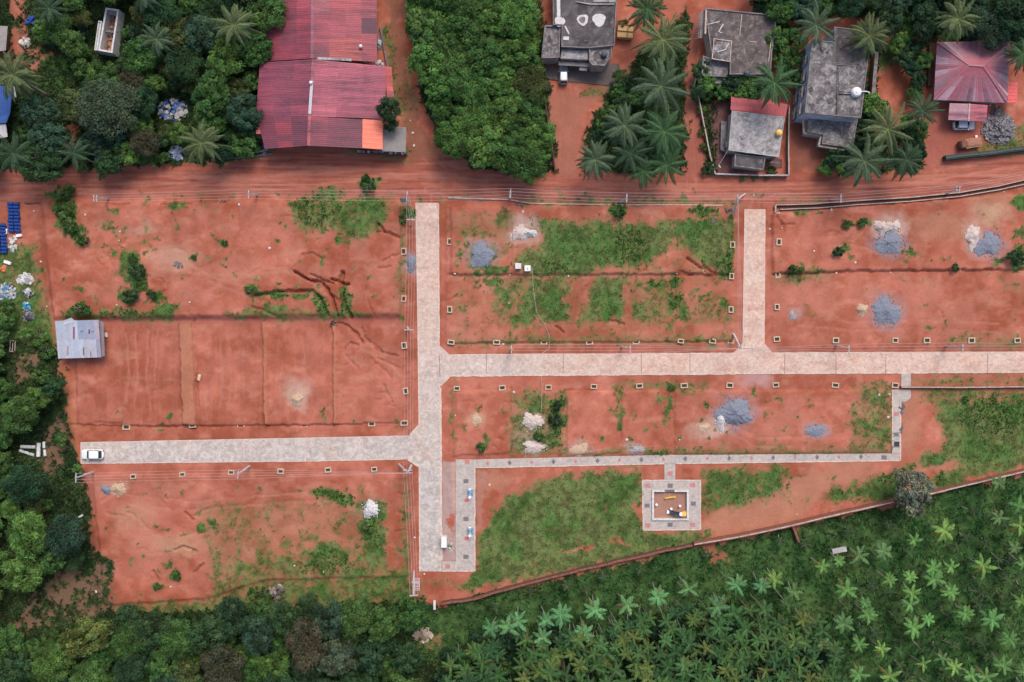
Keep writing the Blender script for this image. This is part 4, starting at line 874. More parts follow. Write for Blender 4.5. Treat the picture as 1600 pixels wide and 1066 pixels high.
m = MB(); m.tube([P(1345, 143, 7.3), P(1354, 143, 7.3), P(1359, 145, 7.0)], .1, 6); wpart(m, 'tank_pipe', M['white'], h4)
# hip roofed house with carport
h5 = thing('hip_roofed_house', 'house with faded purple red hipped metal roof at the right edge', 'house', P(1518, 112))
e, z = 3.1, 5.0; TL, TR, BR, BL = P(1464, 66, e), P(1578, 64, e), P(1574, 161, e), P(1459, 156, e); ra, rb = P(1514, 102, z), P(1536, 103.5, z)
HIP = [(.27, .12, .155), (.21, .10, .135), (.25, .095, .13), (.34, .20, .24), (.33, .09, .125), (.18, .085, .115), (.40, .27, .31)]
m = MB()
for (a, b, c, d), sd_ in (((ra, rb, BL, BR), 21), ((rb, ra, TR, TL), 22), ((rb, rb + Vector((.01, -.01, 0)), TR, BR), 23), ((ra, ra + Vector((-.01, .01, 0)), BL, TL), 24)):
    L = (d - c).length; n = int(L / .55); q = random.Random(sd_); nrm = (c - a).cross(d - a).normalized()
    if nrm.z < 0: nrm = -nrm
    for i in range(n):
        cc = q.choice(HIP); k = q.uniform(.8, 1.25); cc = tuple(x * k for x in cc); p0, p1 = lerp(a, b, i / n), lerp(a, b, (i + 1) / n); e0, e1 = lerp(c, d, i / n), lerp(c, d, (i + 1) / n)
        for v0, v1, cx in ((0, .3, (.40, .10, .13)), (.3, .62, tuple(.5 * x + .5 * y for x, y in zip(cc, (.34, .09, .12)))), (.62, 1, cc)):
            f = [lerp(p0, e0, v0), lerp(p1, e1, v0), lerp(p1, e1, v1), lerp(p0, e0, v1)]; s_ = lerp(f[0], f[1], .2), lerp(f[3], f[2], .2)
            m.add([f[0], s_[0] + nrm * .04, f[1], f[2], s_[1] + nrm * .04, f[3]], [(0, 1, 4, 5), (1, 2, 3, 4)], 0, cx)
wpart(m, 'roof', M['red_sheet_y'], h5)
m = MB(); up = Vector((0, 0, .08)); m.beam(ra + up, rb + up, .3, .1, 0, (.45, .12, .14))
for a, b in ((ra, TL), (ra, BL), (rb, TR), (rb, BR)): m.beam(a + up, b + up, .26, .08, 0, (.36, .10, .13))
wpart(m, 'ridge_cap', M['red_sheet_y'], h5)
m = MB(); m.prism(w2([(1472, 76), (1568, 76), (1565, 158), (1468, 152)], 2), -.3, 3.05); wpart(m, 'wall', M['plaster'], h5)
m = MB(); sheets(m, P(1575, 128, 2.8), P(1574.5, 161, 2.8), P(1590, 129, 2.4), P(1589, 161, 2.4), 1, [(.50, .09, .085)], pitch=1.5, seed=3); wpart(m, 'lean_to_roof', M['red_fresh'], h5); m = MB(); sheets(m, P(1574, 70, 3.2), P(1577, 82, 3.2), P(1580, 70, 3), P(1583, 84, 3), 1, [(.55, .1, .07)], pitch=1, seed=3); wpart(m, 'lean_to_roof', M['red_sheet'], h5)
m = MB(); m.prism(w2([(1452, 72), (1459, 72), (1456, 135), (1450, 135)], .8), -.2, .9); wpart(m, 'side_bench', M['laterite_dark'], h5)
cp = thing('carport', 'small carport with two tone pink metal roof in front of the hipped house', 'carport', P(1512, 176))
m = MB(); sheets(m, P(1515, 162.5, 3.0), P(1513.5, 189, 3.0), P(1484, 161.5, 2.6), P(1481.5, 187.5, 2.6), 1, [(.36, .21, .25), (.33, .09, .13), (.42, .26, .29), (.28, .08, .12)], pitch=.5, seed=5); sheets(m, P(1515, 162.5, 3.0), P(1513.5, 189, 3.0), P(1543, 164.5, 2.6), P(1541, 190.5, 2.6), 1, [(.42, .10, .13), (.38, .085, .11), (.46, .13, .16)], pitch=.6, seed=6); wpart(m, 'roof', M['red_sheet'], cp)
m = MB(); m.beam(P(1515, 162, 3.08), P(1513.5, 189.5, 3.08), .28, .06, 0, (.55, .4, .42)); wpart(m, 'ridge_cap', M['red_sheet'], cp)
for x, y in ((1486, 166), (1485, 185), (1540, 168), (1538, 187)):
    m = MB(); p = P(x, y, 1); m.box((p.x, p.y, 1.25), (.12, .12, 2.6)); wpart(m, 'post', M['steel'], cp)
# roofless concrete shed, tarp shelter and store at the left edge
rs = thing('roofless_shed', 'long narrow roofless concrete shed full of red rubble among the trees', 'shed', P(168, 48))
o4 = w2([(165, 12), (186, 15), (175.5, 83), (153, 79)], 2.6); m = MB(); q = inset(o4, .3); ring(m, o4, .3, -.3, 2.6); wpart(m, 'wall', M['white_paint'], rs)
m = MB(); m.prism(w2([(154.5, 33), (160, 34), (153, 79.5), (148, 79)], 2.3), -.2, 2.2); ring(m, w2([(154.5, 33), (160, 34), (153, 79.5), (148, 79)], 2.3), .16, 2.2, 2.5); wpart(m, 'side_trough', M['white_paint'], rs)
m = MB(); m.prism(inset(o4, .28), -.3, .7); wpart(m, 'floor_fill', M['cargo'], rs)
m = MB()
for i in range(150):
    t, s_ = rnd.random(), rnd.uniform(.14, .86); a = lerp(Vector(o4[0]), Vector(o4[3]), t); b = lerp(Vector(o4[1]), Vector(o4[2]), t); p = lerp(a, b, s_)
    m.box((p.x, p.y, .75 + rnd.random() * .2), (rnd.uniform(.1, .45), rnd.uniform(.1, .4), rnd.uniform(.1, .35)), rnd.random() * 3, 0, rnd.choice([(.42, .2, .14), (.36, .16, .12), (.5, .36, .3), (.3, .18, .1), (.26, .14, .08)]), rnd.uniform(-.4, .4))
wpart(m, 'rubble', M['junk'], rs)
m = MB(); a, b = lerp(Vector(o4[0]), Vector(o4[3]), .5), lerp(Vector(o4[1]), Vector(o4[2]), .5); m.beam((a.x, a.y, 1.8), (b.x, b.y, 1.8), .4, .5); wpart(m, 'cross_wall', M['parapet'], rs)
m = MB(); a, b = lerp(Vector(o4[0]), Vector(o4[3]), .08), lerp(Vector(o4[1]), Vector(o4[2]), .08); m.beam((a.x, a.y, 2.2), (b.x, b.y, 2.2), .9, .1); wpart(m, 'end_slab', M['parapet'], rs)
st = thing('store_shed', 'grey sheet roofed shed at the left edge beside a red path', 'shed', P(-6, 60)); m = MB(); sheets(m, P(-25, 40, 3.0), P(-26, 84, 3.0), P(12, 41, 2.6), P(9, 79, 2.6), 1, [(.3, .3, .33)], pitch=.9, seed=2); wpart(m, 'roof', M['grey_sheet'], st); m = MB(); m.prism(w2([(-22, 44), (9, 45), (7, 76), (-22, 80)], 1.5), -.2, 2.6); wpart(m, 'wall', M['laterite_dark'], st)
ts = thing('tarpaulin_shelter', 'shelter covered by a bright blue tarpaulin at the left edge under a palm', 'shelter', P(0, 165)); m = MB(); sheets(m, P(-40, 137, 3.2), P(-38, 194, 3.2), P(20, 134, 2.5), P(16, 176, 2.5), 1, [(.05, .14, .42), (.04, .11, .35)], pitch=.7, amp=.06, seed=2); sheets(m, P(-38, 170, 3.2), P(-38, 194, 3.2), P(16, 176, 2.5), P(10, 192, 2.5), 1, [(.05, .14, .42)], pitch=.7, amp=.05, seed=2); wpart(m, 'tarpaulin', M['tarp'], ts)
for x, y in ((16, 138), (13, 172), (-20, 140), (-20, 188)):
    m = MB(); p = P(x, y, 1); m.box((p.x, p.y, 1.2), (.12, .12, 2.6)); wpart(m, 'post', M['bark'], ts)
m = MB(); m.beam(P(21, 134, 2.5), P(24, 152, 2.4), .35, .06); wpart(m, 'edge_sheet', M['steel'], ts)
gs = thing('metal_shelter', 'low grey sheet canopy just below the blue tarpaulin shelter', 'shelter', P(0, 204)); m = MB(); sheets(m, P(-30, 194, 2.4), P(-30, 222, 2.4), P(9, 193, 2.1), P(12, 214, 2.1), 1, [(.42, .42, .45), (.32, .32, .36)], pitch=.8, seed=2); wpart(m, 'roof', M['zinc'], gs)
for x, y in ((6, 197), (8, 211)):
    m = MB(); p = P(x, y, 1); m.box((p.x, p.y, 1.0), (.12, .12, 2.1)); wpart(m, 'post', M['bark'], gs)
# tin shed on the red plots
tin = thing('tin_shed', 'tin shed of patched blue grey sheets below the grassy bank', 'shed', P(124, 530))
TIN = [(.25, .30, .385), (.30, .34, .41), (.20, .235, .32), (.35, .375, .44), (.20, .21, .27), (.30, .25, .29), (.33, .355, .41)]
z = 2.7; m = MB(); sheets(m, P(86, 501.5, z + .35), P(154, 500, z + .35), P(91, 560.5, z), P(158.5, 558.5, z), 2, TIN, pitch=.75, amp=.03, seed=15, blend=.1)
m.add([P(99, 501, z + .36), P(112, 496.5, z + .5), P(118, 503, z + .42), P(100, 508, z + .4)], [(0, 1, 2, 3)], 0, (.44, .47, .55)); wpart(m, 'roof', M['zinc'], tin)
m = MB(); sheets(m, P(154.5, 501, z - .25), P(159, 558, z - .25), P(162, 504, z - .4), P(164, 556, z - .4), 1, [(.14, .13, .17), (.2, .18, .22), (.11, .10, .13)], pitch=.9, seed=3); wpart(m, 'side_strip', M['zinc'], tin)  # dark strip set lower along the right side of the shed
m = MB()
for (x, y, L, w_, c) in ((115.5, 520, 2.1, .3, (.22, .06, .07)), (139.5, 518, .7, .28, (.14, .04, .05)), (105, 548, 1.6, .3, (.32, .24, .24)), (130, 549, 1.4, .22, (.15, .08, .08)), (141, 553, .9, .12, (.15, .08, .08)), (128, 517.5, .25, .5, (.18, .18, .2)), (145, 518, .15, .5, (.18, .18, .2))):
    p = P(x, y, z + .3); k = (560 - y) / 60; m.box((p.x, p.y, z + .1 + .35 * k), (w_, L, .03), rnd.uniform(-.05, .05), 0, c)
wpart(m, 'rust_patch', M['zinc'], tin)
m = MB(); m.prism(w2([(92, 505), (152, 504), (155, 553), (96, 555)], 2), -.2, 2.6); wpart(m, 'wall', M['laterite'], tin)
for x, y in ((152, 556), (160, 553), (159, 507)):
    m = MB(); p = P(x, y, 1); m.box((p.x, p.y, 1.1), (.12, .12, 2.3)); wpart(m, 'post', M['bark'], tin)

# ---------------------------------------------------------------- walls, kerbs, drain
def wall_run(name, label, cat, pts, h, w, body, cap=None, wob=.0, cw=None):
    r = thing(name, label, cat, P(*pts[len(pts) // 2])); r['kind'] = 'thing'; m = MB(); c = MB(); W = []
    for (ax, ay), (bx, by) in zip(pts[:-1], pts[1:]):
        n = max(1, int(math.hypot(bx - ax, by - ay) / 14))
        for i in range(n): W.append((ax + (bx - ax) * i / n, ay + (by - ay) * i / n))
    W.append(pts[-1]); W = [P(x, y, h) + Vector((rnd.uniform(-wob, wob), rnd.uniform(-wob, wob), 0)) for x, y in W]
    for a, b in zip(W[:-1], W[1:]):
        hh = h * (1 + rnd.uniform(-wob, wob)); d = (b - a).normalized() * w * .3
        m.beam(Vector((a.x, a.y, (hh - .5) / 2)) - d * .1, Vector((b.x, b.y, (hh - .5) / 2)) + d * .1, w * (1 + rnd.uniform(-wob, wob)), hh + .5)
        if cap: c.beam(Vector((a.x, a.y, h + .06)) - d * .3, Vector((b.x, b.y, h + .06)), (cw or w + .08), .1)
    wpart(m, 'wall_body', M[body], r)
    if cap: wpart(c, 'coping', M[cap], r)
    return r
wall_run('boundary_wall', 'boundary wall with pale coping running beyond the dark shrub to the right edge', 'wall', [(1478, 766), (1545, 750), (1600, 737), (1680, 717)], 1.6, .35, 'laterite', 'cap_pale', .02, .22)
wall_run('boundary_wall', 'straight red boundary wall between bare soil and the palm plantation', 'wall', [(1085, 851), (1155, 839), (1230, 823), (1300, 806), (1385, 787), (1478, 766.5)], 1.7, .5, 'laterite', 'cap_pale', .02, .2)
wall_run('boundary_wall', 'crumbling brown laterite boundary wall below the lawn, left of the playground', 'wall', [(690, 944), (740, 936), (795, 920), (830, 911), (905, 892), (980, 874), (1085, 851.5)], .9, .55, 'laterite_dark', 'laterite', .09, .3)
wall_run('wall_spur', 'short red wall spur pointing down from the boundary wall', 'wall', [(1239, 822), (1243, 832), (1249, 848)], 1.2, .4, 'laterite', None, .02)
wall_run('garden_wall', 'thin pale topped wall running right from the end of the paved path', 'wall', [(1408.5, 605), (1500, 605.5), (1600, 604.5), (1680, 603)], .8, .28, 'laterite', 'cap_pale', .02, .18)
wall_run('low_kerb', 'long low pale kerb below the power lines by the grassy plot', 'kerb', [(700, 309), (795, 312), (830, 318), (960, 320), (1080, 320), (1135, 321)], .3, .22, 'cap_pale', None, .02)
wall_run('low_kerb', 'short low red kerb beside the blue drums at the left', 'kerb', [(38, 316.5), (65, 316), (92, 316)], .35, .3, 'laterite', None, .03)
dr = wall_run('drain_wall', 'upper pale wall of the open drain along the right road', 'wall', [(1212, 320.5), (1270, 319), (1330, 314), (1420, 309), (1500, 301), (1560, 291), (1640, 272)], .45, .22, 'laterite', 'cap_pale', .01, .16)
dr = wall_run('drain_wall', 'lower pale wall of the open drain, ending in a square corner', 'wall', [(1218, 333), (1211.5, 333), (1211.5, 321)], .5, .3, 'laterite', 'cap_pale', .0, .3)
dr = wall_run('drain_wall', 'lower pale wall of the open drain along the red plot', 'wall', [(1219, 327.5), (1280, 325), (1340, 320), (1420, 315), (1500, 307), (1565, 296), (1640, 279)], .45, .22, 'laterite', 'cap_pale', .01, .16)
m = MB(); q = [(1214, 324), (1280, 322), (1335, 317), (1420, 312), (1500, 304), (1560, 294), (1640, 276)]
for a, b in zip(q[:-1], q[1:]): m.beam(G(*a, .02), G(*b, .02), .55, .1)
tag(m.build('drain_bed', plain('dark_drain_soil', (.12, .045, .036), .9, .4, 3)), kind='structure')  # dark strip on the ground between the two drain walls
wall_run('yard_wall', 'pale wall with creepers on the left of the small pale roofed house', 'wall', [(1089, 140), (1100, 195), (1110, 245), (1118, 272)], 1.1, .2, 'parapet', 'cap_pale', .03, .2)
wall_run('yard_wall', 'pale wall along the road below the small pale roofed house', 'wall', [(1118, 272), (1150, 273), (1190, 274), (1232, 274)], 1.1, .22, 'parapet', 'parapet_pale', .02, .22)
wall_run('yard_wall', 'grey wall between the small pale roofed house and the two storey house', 'wall', [(1233, 165), (1232, 220), (1232.5, 274)], 1.2, .2, 'parapet', 'cap_pale', .02, .2)
wall_run('yard_wall', 'old laterite wall right of the two storey house', 'wall', [(1370, 82), (1366, 120), (1364, 152)], 1.4, .7, 'laterite_dark', 'parapet', .06, .6)
wall_run('yard_wall', 'leaning white wall between the coconut palms and the brown roofed house', 'wall', [(1096, 96), (1090, 116), (1084, 138)], 1.0, .16, 'white_paint', None, .01)
wall_run('netted_fence', 'low wall hung with dark green netting along the road at the right', 'fence', [(1478, 246), (1530, 241), (1600, 232.5), (1660, 224)], 1.3, .75, 'green', 'navy', .05, .25)
wall_run('lane_wall', 'low mossy stone wall beside the lane along the red halls', 'wall', [(594, 40), (600, 75), (606, 105)], .7, .25, 'parapet', None, .03)
wall_run('yard_wall', 'dark wall at the left side of the house with the jeep', 'wall', [(850, 150), (860, 205), (868, 268)], .9, .25, 'laterite_dark', None, .03)
wall_run('yard_wall', 'thin grey fence rail on the verge below the red hall', 'wall', [(330, 250), (385, 245), (425, 240)], .5, .15, 'parapet', None, .02)
# ---------------------------------------------------------------- small things on the plots
def nth(i): return ['first', 'second', 'third', 'fourth', 'fifth', 'sixth', 'seventh', 'eighth', 'ninth', 'tenth', 'eleventh'][i]
# plot markers: low cream masonry frames round a dark bed
def make_marker(w, d):
    t = thing('plot_marker', 'cream framed plot marker', 'plot marker', (0, 0, 0)); o = [(-w / 2, -d / 2), (w / 2, -d / 2), (w / 2, d / 2), (-w / 2, d / 2)]
    m = MB(); ring(m, o, .19, -.5, .34); i_ = inset(o, .19)
    for k in range(4):
        a, b = i_[k], i_[(k + 1) % 4]; m.add([(a[0], a[1], .0), (b[0], b[1], .0), (b[0], b[1], .34), (a[0], a[1], .34)], [(3, 2, 1, 0)])
    m.build('frame', M['marker'], t); m = MB(); m.prism(inset(o, .17), -.4, .24); m.build('bed', M['dark_soil'], t); return t
mk = {}
def marker(x, y, w, d, label, group):
    k = (round(w, 2), round(d, 2)); p = G(x, y)
    if k not in mk: mk[k] = make_marker(w, d); r = mk[k]; r.location = p; r['label'] = label; r['group'] = group
    else: r = dup(mk[k], p, 0, None, label, group)
    r.rotation_euler = (rnd.uniform(-.05, .05), rnd.uniform(-.05, .05), rnd.uniform(-.13, .13)); r.location.z -= rnd.uniform(0, .14); s_ = rnd.uniform(.92, 1.07); r.scale = (s_, s_ * rnd.uniform(.94, 1.05), 1)
for row, w, d, where in (
    ([(198, 667), (302, 664), (376, 665), (475, 664), (528, 663), (581, 662), (632, 661)], 1.30, .95, 'row above the grey left road'),
    ([(210, 744), (286, 741), (362, 738), (439, 736), (513, 734), (585, 733)], 1.15, .9, 'row below the grey left road'),
    ([(705, 535), (776, 535), (850, 535), (921, 535), (994, 534), (1063, 533), (1113, 533), (1142, 533)], 1.2, .85, 'row above the pink road at the grassy plot'),
    ([(1213, 530), (1305, 532), (1398, 532), (1447, 532), (1517, 532), (1588, 532)], 1.15, .98, 'row above the pink road at the right plot'),
    ([(714, 607), (785, 606), (857, 605), (928, 604), (999, 603), (1069, 602.5), (1140, 602), (1212, 601.5), (1305, 602), (1398, 602)], 1.22, .92, 'row below the pink road')):
    for i, (x, y) in enumerate(row): marker(x, y, w, d, 'cream plot marker, %s from left, %s' % (nth(i), where), 'plot markers in the ' + where)
for row, where in (([(631, 393), (631, 467), (632, 540), (634, 611)], 'column left of the long upright road'), ([(703, 378), (703, 484)], 'column right of the long upright road'), ([(1143, 383), (1142, 432), (1141, 484)], 'column left of the short pink road'), ([(1215, 379), (1215, 429), (1213, 480)], 'column right of the short pink road')):
    for i, (x, y) in enumerate(row): marker(x, y, .92, 1.2, 'cream plot marker, %s from top, %s' % (nth(i), where), 'plot markers in the ' + where)

# heaps of gravel and sand
def heap(x, y, rx, ry, h, mat, label, cat, rot=0, lobes=5):
    p = P(x, y); q = random.Random(int(x * 7 + y)); ph = [q.uniform(0, 6.3) for _ in range(6)]; nr, na = 16, 56; vs = []; fs = []; cs, sn = math.cos(math.radians(-rot)), math.sin(math.radians(-rot))
    for i in range(nr + 1):
        for k in range(na):
            t = 2 * math.pi * k / na; e = 1 + .16 * math.sin(2 * t + ph[0]) + .14 * math.sin(3 * t + ph[1]) + .10 * math.sin(lobes * t + ph[2]) + .06 * math.sin(11 * t + ph[3]) + .05 * math.sin(17 * t + ph[4])
            r = i / nr; e = 1 + (e - 1) * r * r; dx, dy = rx * S * e * r * math.cos(t), ry * S * e * r * math.sin(t); wx, wy = p.x + dx * cs - dy * sn, p.y + dx * sn + dy * cs
            bumpy = .35 + 1.3 * float(fbm(np.array(wx * .9), np.array(wy * .9), 5, 5, .65)); zz = gz(wx, wy) + h * 1.9 * (1 - r ** 1.25) * bumpy + .03 - (.16 if i == nr else 0)
            vs.append((wx - p.x, wy - p.y, zz))
    for i in range(nr):
        for k in range(na): fs.append((i * na + k, i * na + (k + 1) % na, (i + 1) * na + (k + 1) % na, (i + 1) * na + k)[::-1])
    m = MB(); m.add(vs, fs)
    for _ in range(int(rx * ry * .16)):      # loose stones that rolled off the foot of the heap
        t = q.uniform(0, 6.3); r = q.uniform(.75, 1.3); wx, wy = p.x + rx * S * r * math.cos(t), p.y + ry * S * r * math.sin(t); s_ = q.uniform(.08, .22)
        m.box((wx - p.x, wy - p.y, gz(wx, wy) + s_ * .35), (s_, s_ * .8, s_ * .7), q.uniform(0, 3), 0, (1, 1, 1), q.uniform(-.4, .4))
    me_ = m.mesh('heap', M[mat], False); o = link(mat_name[mat], me_, None, (p.x, p.y, 0)); return tag(o, label, cat)
mat_name = dict(gravel='gravel_heap', msand='sand_heap', white_sand='stone_dust_heap', buff_sand='sand_heap', heap_grey='cement_heap')
heap(642.5, 411, 8, 13, .5, 'gravel', 'blue grey gravel heap spilling onto the edge of the long upright road', 'gravel heap')
heap(753, 399, 21, 18, .35, 'gravel', 'blue grey gravel heap at the left of the grassy plot', 'gravel heap')
heap(1147, 645, 26, 22, .7, 'gravel', 'largest blue grey gravel heap, below the pink road', 'gravel heap', 20)
heap(1387, 381, 22, 17, .4, 'gravel', 'blue gravel heap touching two pale sand heaps, upper right plot', 'gravel heap')
heap(1540, 383, 20, 19, .4, 'gravel', 'blue gravel heap with red streaks at the far right plot', 'gravel heap', -30)
heap(1384, 487, 21, 22, .4, 'gravel', 'blue gravel heap beside a small sand heap above the pink road', 'gravel heap', 40)
heap(1273, 673, 15, 9, .2, 'gravel', 'thin grey gravel spill on the plot left of the upright path', 'gravel heap')
heap(168, 765, 8, 7, .25, 'gravel', 'small grey gravel heap at the top of the lower left plot', 'gravel heap')
heap(812, 365, 13, 14, .4, 'msand', 'pale brown sand heap at the left end of the grassy plot', 'sand heap')
heap(826, 365, 12, 8, .55, 'white_sand', 'white stone dust heap at the left end of the grassy plot', 'stone dust heap')
heap(1374, 356, 11, 11, .45, 'msand', 'left of two pale sand heaps above the blue gravel, upper right plot', 'sand heap')
heap(1393, 355, 11, 11, .45, 'msand', 'right of two pale sand heaps above the blue gravel, upper right plot', 'sand heap')
heap(1517, 371, 11, 20, .4, 'msand', 'tall pale sand heap left of the red streaked gravel, far right', 'sand heap', 15)
heap(1347, 484, 10, 9, .35, 'buff_sand', 'small buff sand heap left of the blue gravel above the pink road', 'sand heap')
heap(1238, 494, 6, 7, .15, 'heap_grey', 'tiny grey cement patch on the right plot', 'cement heap')
heap(1126, 657, 8, 15, .45, 'white_sand', 'whitish sand heap on the left flank of the largest gravel heap', 'sand heap')
heap(1100, 668, 9, 7, .15, 'buff_sand', 'low buff sand heap left of the largest gravel heap', 'sand heap')
heap(832, 658, 15, 14, .4, 'msand', 'pale sand heap among weeds below the pink road', 'sand heap')
heap(834, 698, 18, 9, .25, 'msand', 'flat pinkish sand spill just above the paved path', 'sand heap')
heap(995, 703, 12, 7, .25, 'heap_grey', 'grey rubble heap just above the paved path', 'rubble heap')
heap(905, 702, 14, 10, .15, 'buff_sand', 'low pinkish sand heap above the paved path', 'sand heap')
heap(465, 624, 10, 10, .4, 'buff_sand', 'lone buff sand heap on the third red plot', 'sand heap')
heap(187, 763, 11, 10, .3, 'buff_sand', 'buff sand heap beside the small gravel heap, lower left plot', 'sand heap')
heap(580, 796, 13, 13, .6, 'white_sand', 'white angular stone dust heap at the right of the lower left plot', 'stone dust heap')
heap(745, 655, 9, 8, .15, 'buff_sand', 'faint buff sand patch below the pink road, left plot', 'sand heap')

def junk_heap(name, x, y, rx, ry, n, pal, label, cat, size=(.15, .6), h=.5, mat='junk', boxy=.5):
    p = G(x, y); q = random.Random(int(x + y * 3)); m = MB()
    for i in range(n):
        r = math.sqrt(q.random()); t = q.uniform(0, 6.3); dx, dy = rx * S * r * math.cos(t), ry * S * r * math.sin(t); s = q.uniform(*size); c = q.choice(pal); k = q.uniform(.75, 1.2); c = tuple(min(.85, v * k) for v in c)
        zz = h * (1 - r) * q.uniform(.5, 1)
        if q.random() < boxy: m.box((dx, dy, zz), (s, s * q.uniform(.3, 1), s * q.uniform(.1, .6)), q.uniform(0, 3), 0, c, q.uniform(-.6, .6))
        else:                       # crumpled sheet or sack: an uneven low solid
            a0 = q.uniform(0, 6.3); pts = []
            for k2 in range(6):
                a = a0 + k2 * 1.047; rr = s * q.uniform(.35, .75); pts.append((dx + rr * math.cos(a), dy + rr * math.sin(a), zz + q.uniform(-.04, .12)))
            pts.append((dx, dy, zz + s * q.uniform(.15, .45))); pts.append((dx, dy, zz - .15)); m.add(pts, [(k2, (k2 + 1) % 6, 6) for k2 in range(6)] + [((k2 + 1) % 6, k2, 7) for k2 in range(6)], 0, c)
    o = m.build(name, M[mat], None, False, p); return tag(o, label, cat)
W_, G_, B_, N_ = (.46, .46, .46), (.26, .26, .28), (.04, .10, .34), (.05, .05, .06)
junk_heap('scrap_heap', 270, 172, 24, 17, 120, [W_, G_, B_, (.45, .42, .42), (.5, .5, .55), (.10, .20, .5), (.3, .28, .27)], 'big scrap heap of grey sacks and blue sheets in a clearing among trees', 'scrap heap', (.3, .9), 1.0)
junk_heap('scrap_heap', 276, 239, 14, 11, 60, [(.62, .66, .74), (.4, .46, .6), W_, (.2, .26, .5)], 'white and blue sheet scraps beside the palm near the red road', 'scrap heap', (.3, .8), .6)
junk_heap('scrap_heap', 41, 67, 8, 8, 26, [(.55, .48, .44), (.6, .58, .55)], 'pale sacks heaped beside the path at the upper left', 'sacks', (.3, .8), .6)
junk_heap('scrap_heap', 21, 382, 7, 12, 40, [W_, (.5, .5, .48), G_, (.55, .5, .42)], 'white scraps just below the blue drums', 'scrap heap', (.2, .7), .3)
junk_heap('scrap_heap', 40, 436, 12, 8, 50, [W_, (.62, .6, .55), (.45, .43, .42)], 'bright white sack pile on the grassy left margin', 'scrap heap', (.3, .9), .5)
junk_heap('scrap_heap', 12, 457, 14, 15, 90, [W_, G_, (.1, .25, .4), (.4, .42, .45), N_], 'mixed grey and turquoise scrap pile at the left edge', 'scrap heap', (.2, .8), .5)
junk_heap('scrap_heap', 46, 458, 9, 7, 34, [G_, N_, (.4, .4, .42)], 'dark plastic scraps right of the mixed scrap pile', 'scrap heap', (.2, .7), .4)
junk_heap('scrap_heap', 42, 478, 6, 6, 16, [(.05, .32, .48), (.08, .42, .6), W_], 'turquoise plastic scraps on the left margin', 'scrap heap', (.3, .7), .5)
junk_heap('scrap_heap', 45, 494, 8, 9, 40, [N_, (.08, .08, .09), (.2, .2, .22)], 'black plastic and tyres heap on the left margin', 'scrap heap', (.3, .9), .5)
junk_heap('scrap_heap', 5, 420, 7, 4, 8, [(.55, .16, .06)], 'orange cloth lying at the left edge', 'cloth', (.4, .8), .15)
junk_heap('rubble_heap', 1560, 202, 26, 24, 420, [(.6, .58, .6), (.46, .45, .47), (.75, .73, .73), (.4, .39, .41), (.68, .66, .67)], 'large heap of broken grey granite beside the netted fence', 'stone heap', (.25, .75), 1.5, 'rubble', .75)
junk_heap('rubble_heap', 1557, 178, 10, 12, 90, [(.42, .41, .44), (.52, .51, .53), (.34, .33, .35)], 'darker granite heap touching the carport roof corner', 'stone heap', (.2, .6), .8, 'rubble', .8)
junk_heap('rubble_heap', 522, 506, 5, 4, 22, [(.50, .42, .36), (.12, .06, .05)], 'stones washed into the gully head above the right red plot', 'stones', (.2, .5), .3, 'rubble')
junk_heap('timber_heap', 663, 992, 16, 9, 36, [(.42, .33, .26), (.3, .22, .17), (.5, .42, .36)], 'pale cut timber and husks on bare earth by the plantation', 'timber heap', (.3, 1.2), .5, 'junk', .9)
junk_heap('scrap_heap', 592, 68, 4, 10, 34, [G_, W_, (.12, .13, .14)], 'grey scraps between the halls and the lane wall', 'scrap heap', (.2, .7), .5)
junk_heap('scrap_heap', 593, 100, 6, 4, 12, [W_, (.6, .58, .55)], 'white sacks at the corner of the pink roofed hall', 'sacks', (.4, .8), .6)
junk_heap('scrap_heap', 410, 233, 10, 9, 40, [G_, N_, (.3, .3, .33), W_], 'dark scrap metal at the left corner of the pink roofed hall', 'scrap heap', (.2, .8), .4)
junk_heap('scrap_heap', 155, 247, 7, 5, 16, [(.03, .07, .35), (.05, .1, .42)], 'dark blue sheet among the roadside bushes', 'sheet', (.5, .9), .5)
junk_heap('scrap_heap', 104, 158, 5, 11, 16, [(.03, .10, .36), (.08, .2, .5)], 'blue sheet hanging between two large trees', 'sheet', (.4, .9), .9)
junk_heap('scrap_heap', 50, 33, 8, 6, 12, [(.02, .06, .3), (.03, .08, .36)], 'blue sheet over a bush at the upper left', 'sheet', (.6, 1.1), 1.0)
junk_heap('scrap_heap', 362, 156, 4, 6, 8, [W_], 'white tub under the trees left of the pink roofed hall', 'tub', (.3, .6), .4)
junk_heap('scrap_heap', 704, 853, 5, 8, 26, [W_, (.6, .57, .5), (.08, .1, .06), (.35, .3, .26)], 'white sacks beside the cabinet on the paved strip', 'sacks', (.2, .5), .3)
junk_heap('rubble_heap', 283, 414, 7, 5, 10, [(.55, .53, .5), (.5, .46, .42)], 'pale rocks lying on the upper left plot', 'rocks', (.3, .7), .25, 'rubble')
junk_heap('rubble_heap', 752, 314, 5, 3, 9, [(.6, .56, .52)], 'white stones by the kerb right of the long upright road', 'stones', (.2, .5), .2, 'rubble')
junk_heap('rubble_heap', 810, 321, 6, 2.5, 9, [(.55, .5, .46)], 'row of white stones below the kerb on the grassy plot', 'stones', (.2, .45), .2, 'rubble')
junk_heap('rubble_heap', 1135, 330, 6, 4, 10, [(.5, .42, .36), (.4, .33, .3)], 'stones in a pit near the braced power pole', 'stones', (.2, .6), .3, 'rubble')
junk_heap('rubble_heap', 1114, 346, 6, 4, 10, [(.5, .48, .44)], 'grey stones at the top right of the grassy plot', 'stones', (.2, .5), .2, 'rubble')
junk_heap('rubble_heap', 345, 316, 12, 2.5, 12, [(.5, .44, .4)], 'line of pale stones along the verge of the upper left plot', 'stones', (.2, .45), .2, 'rubble')
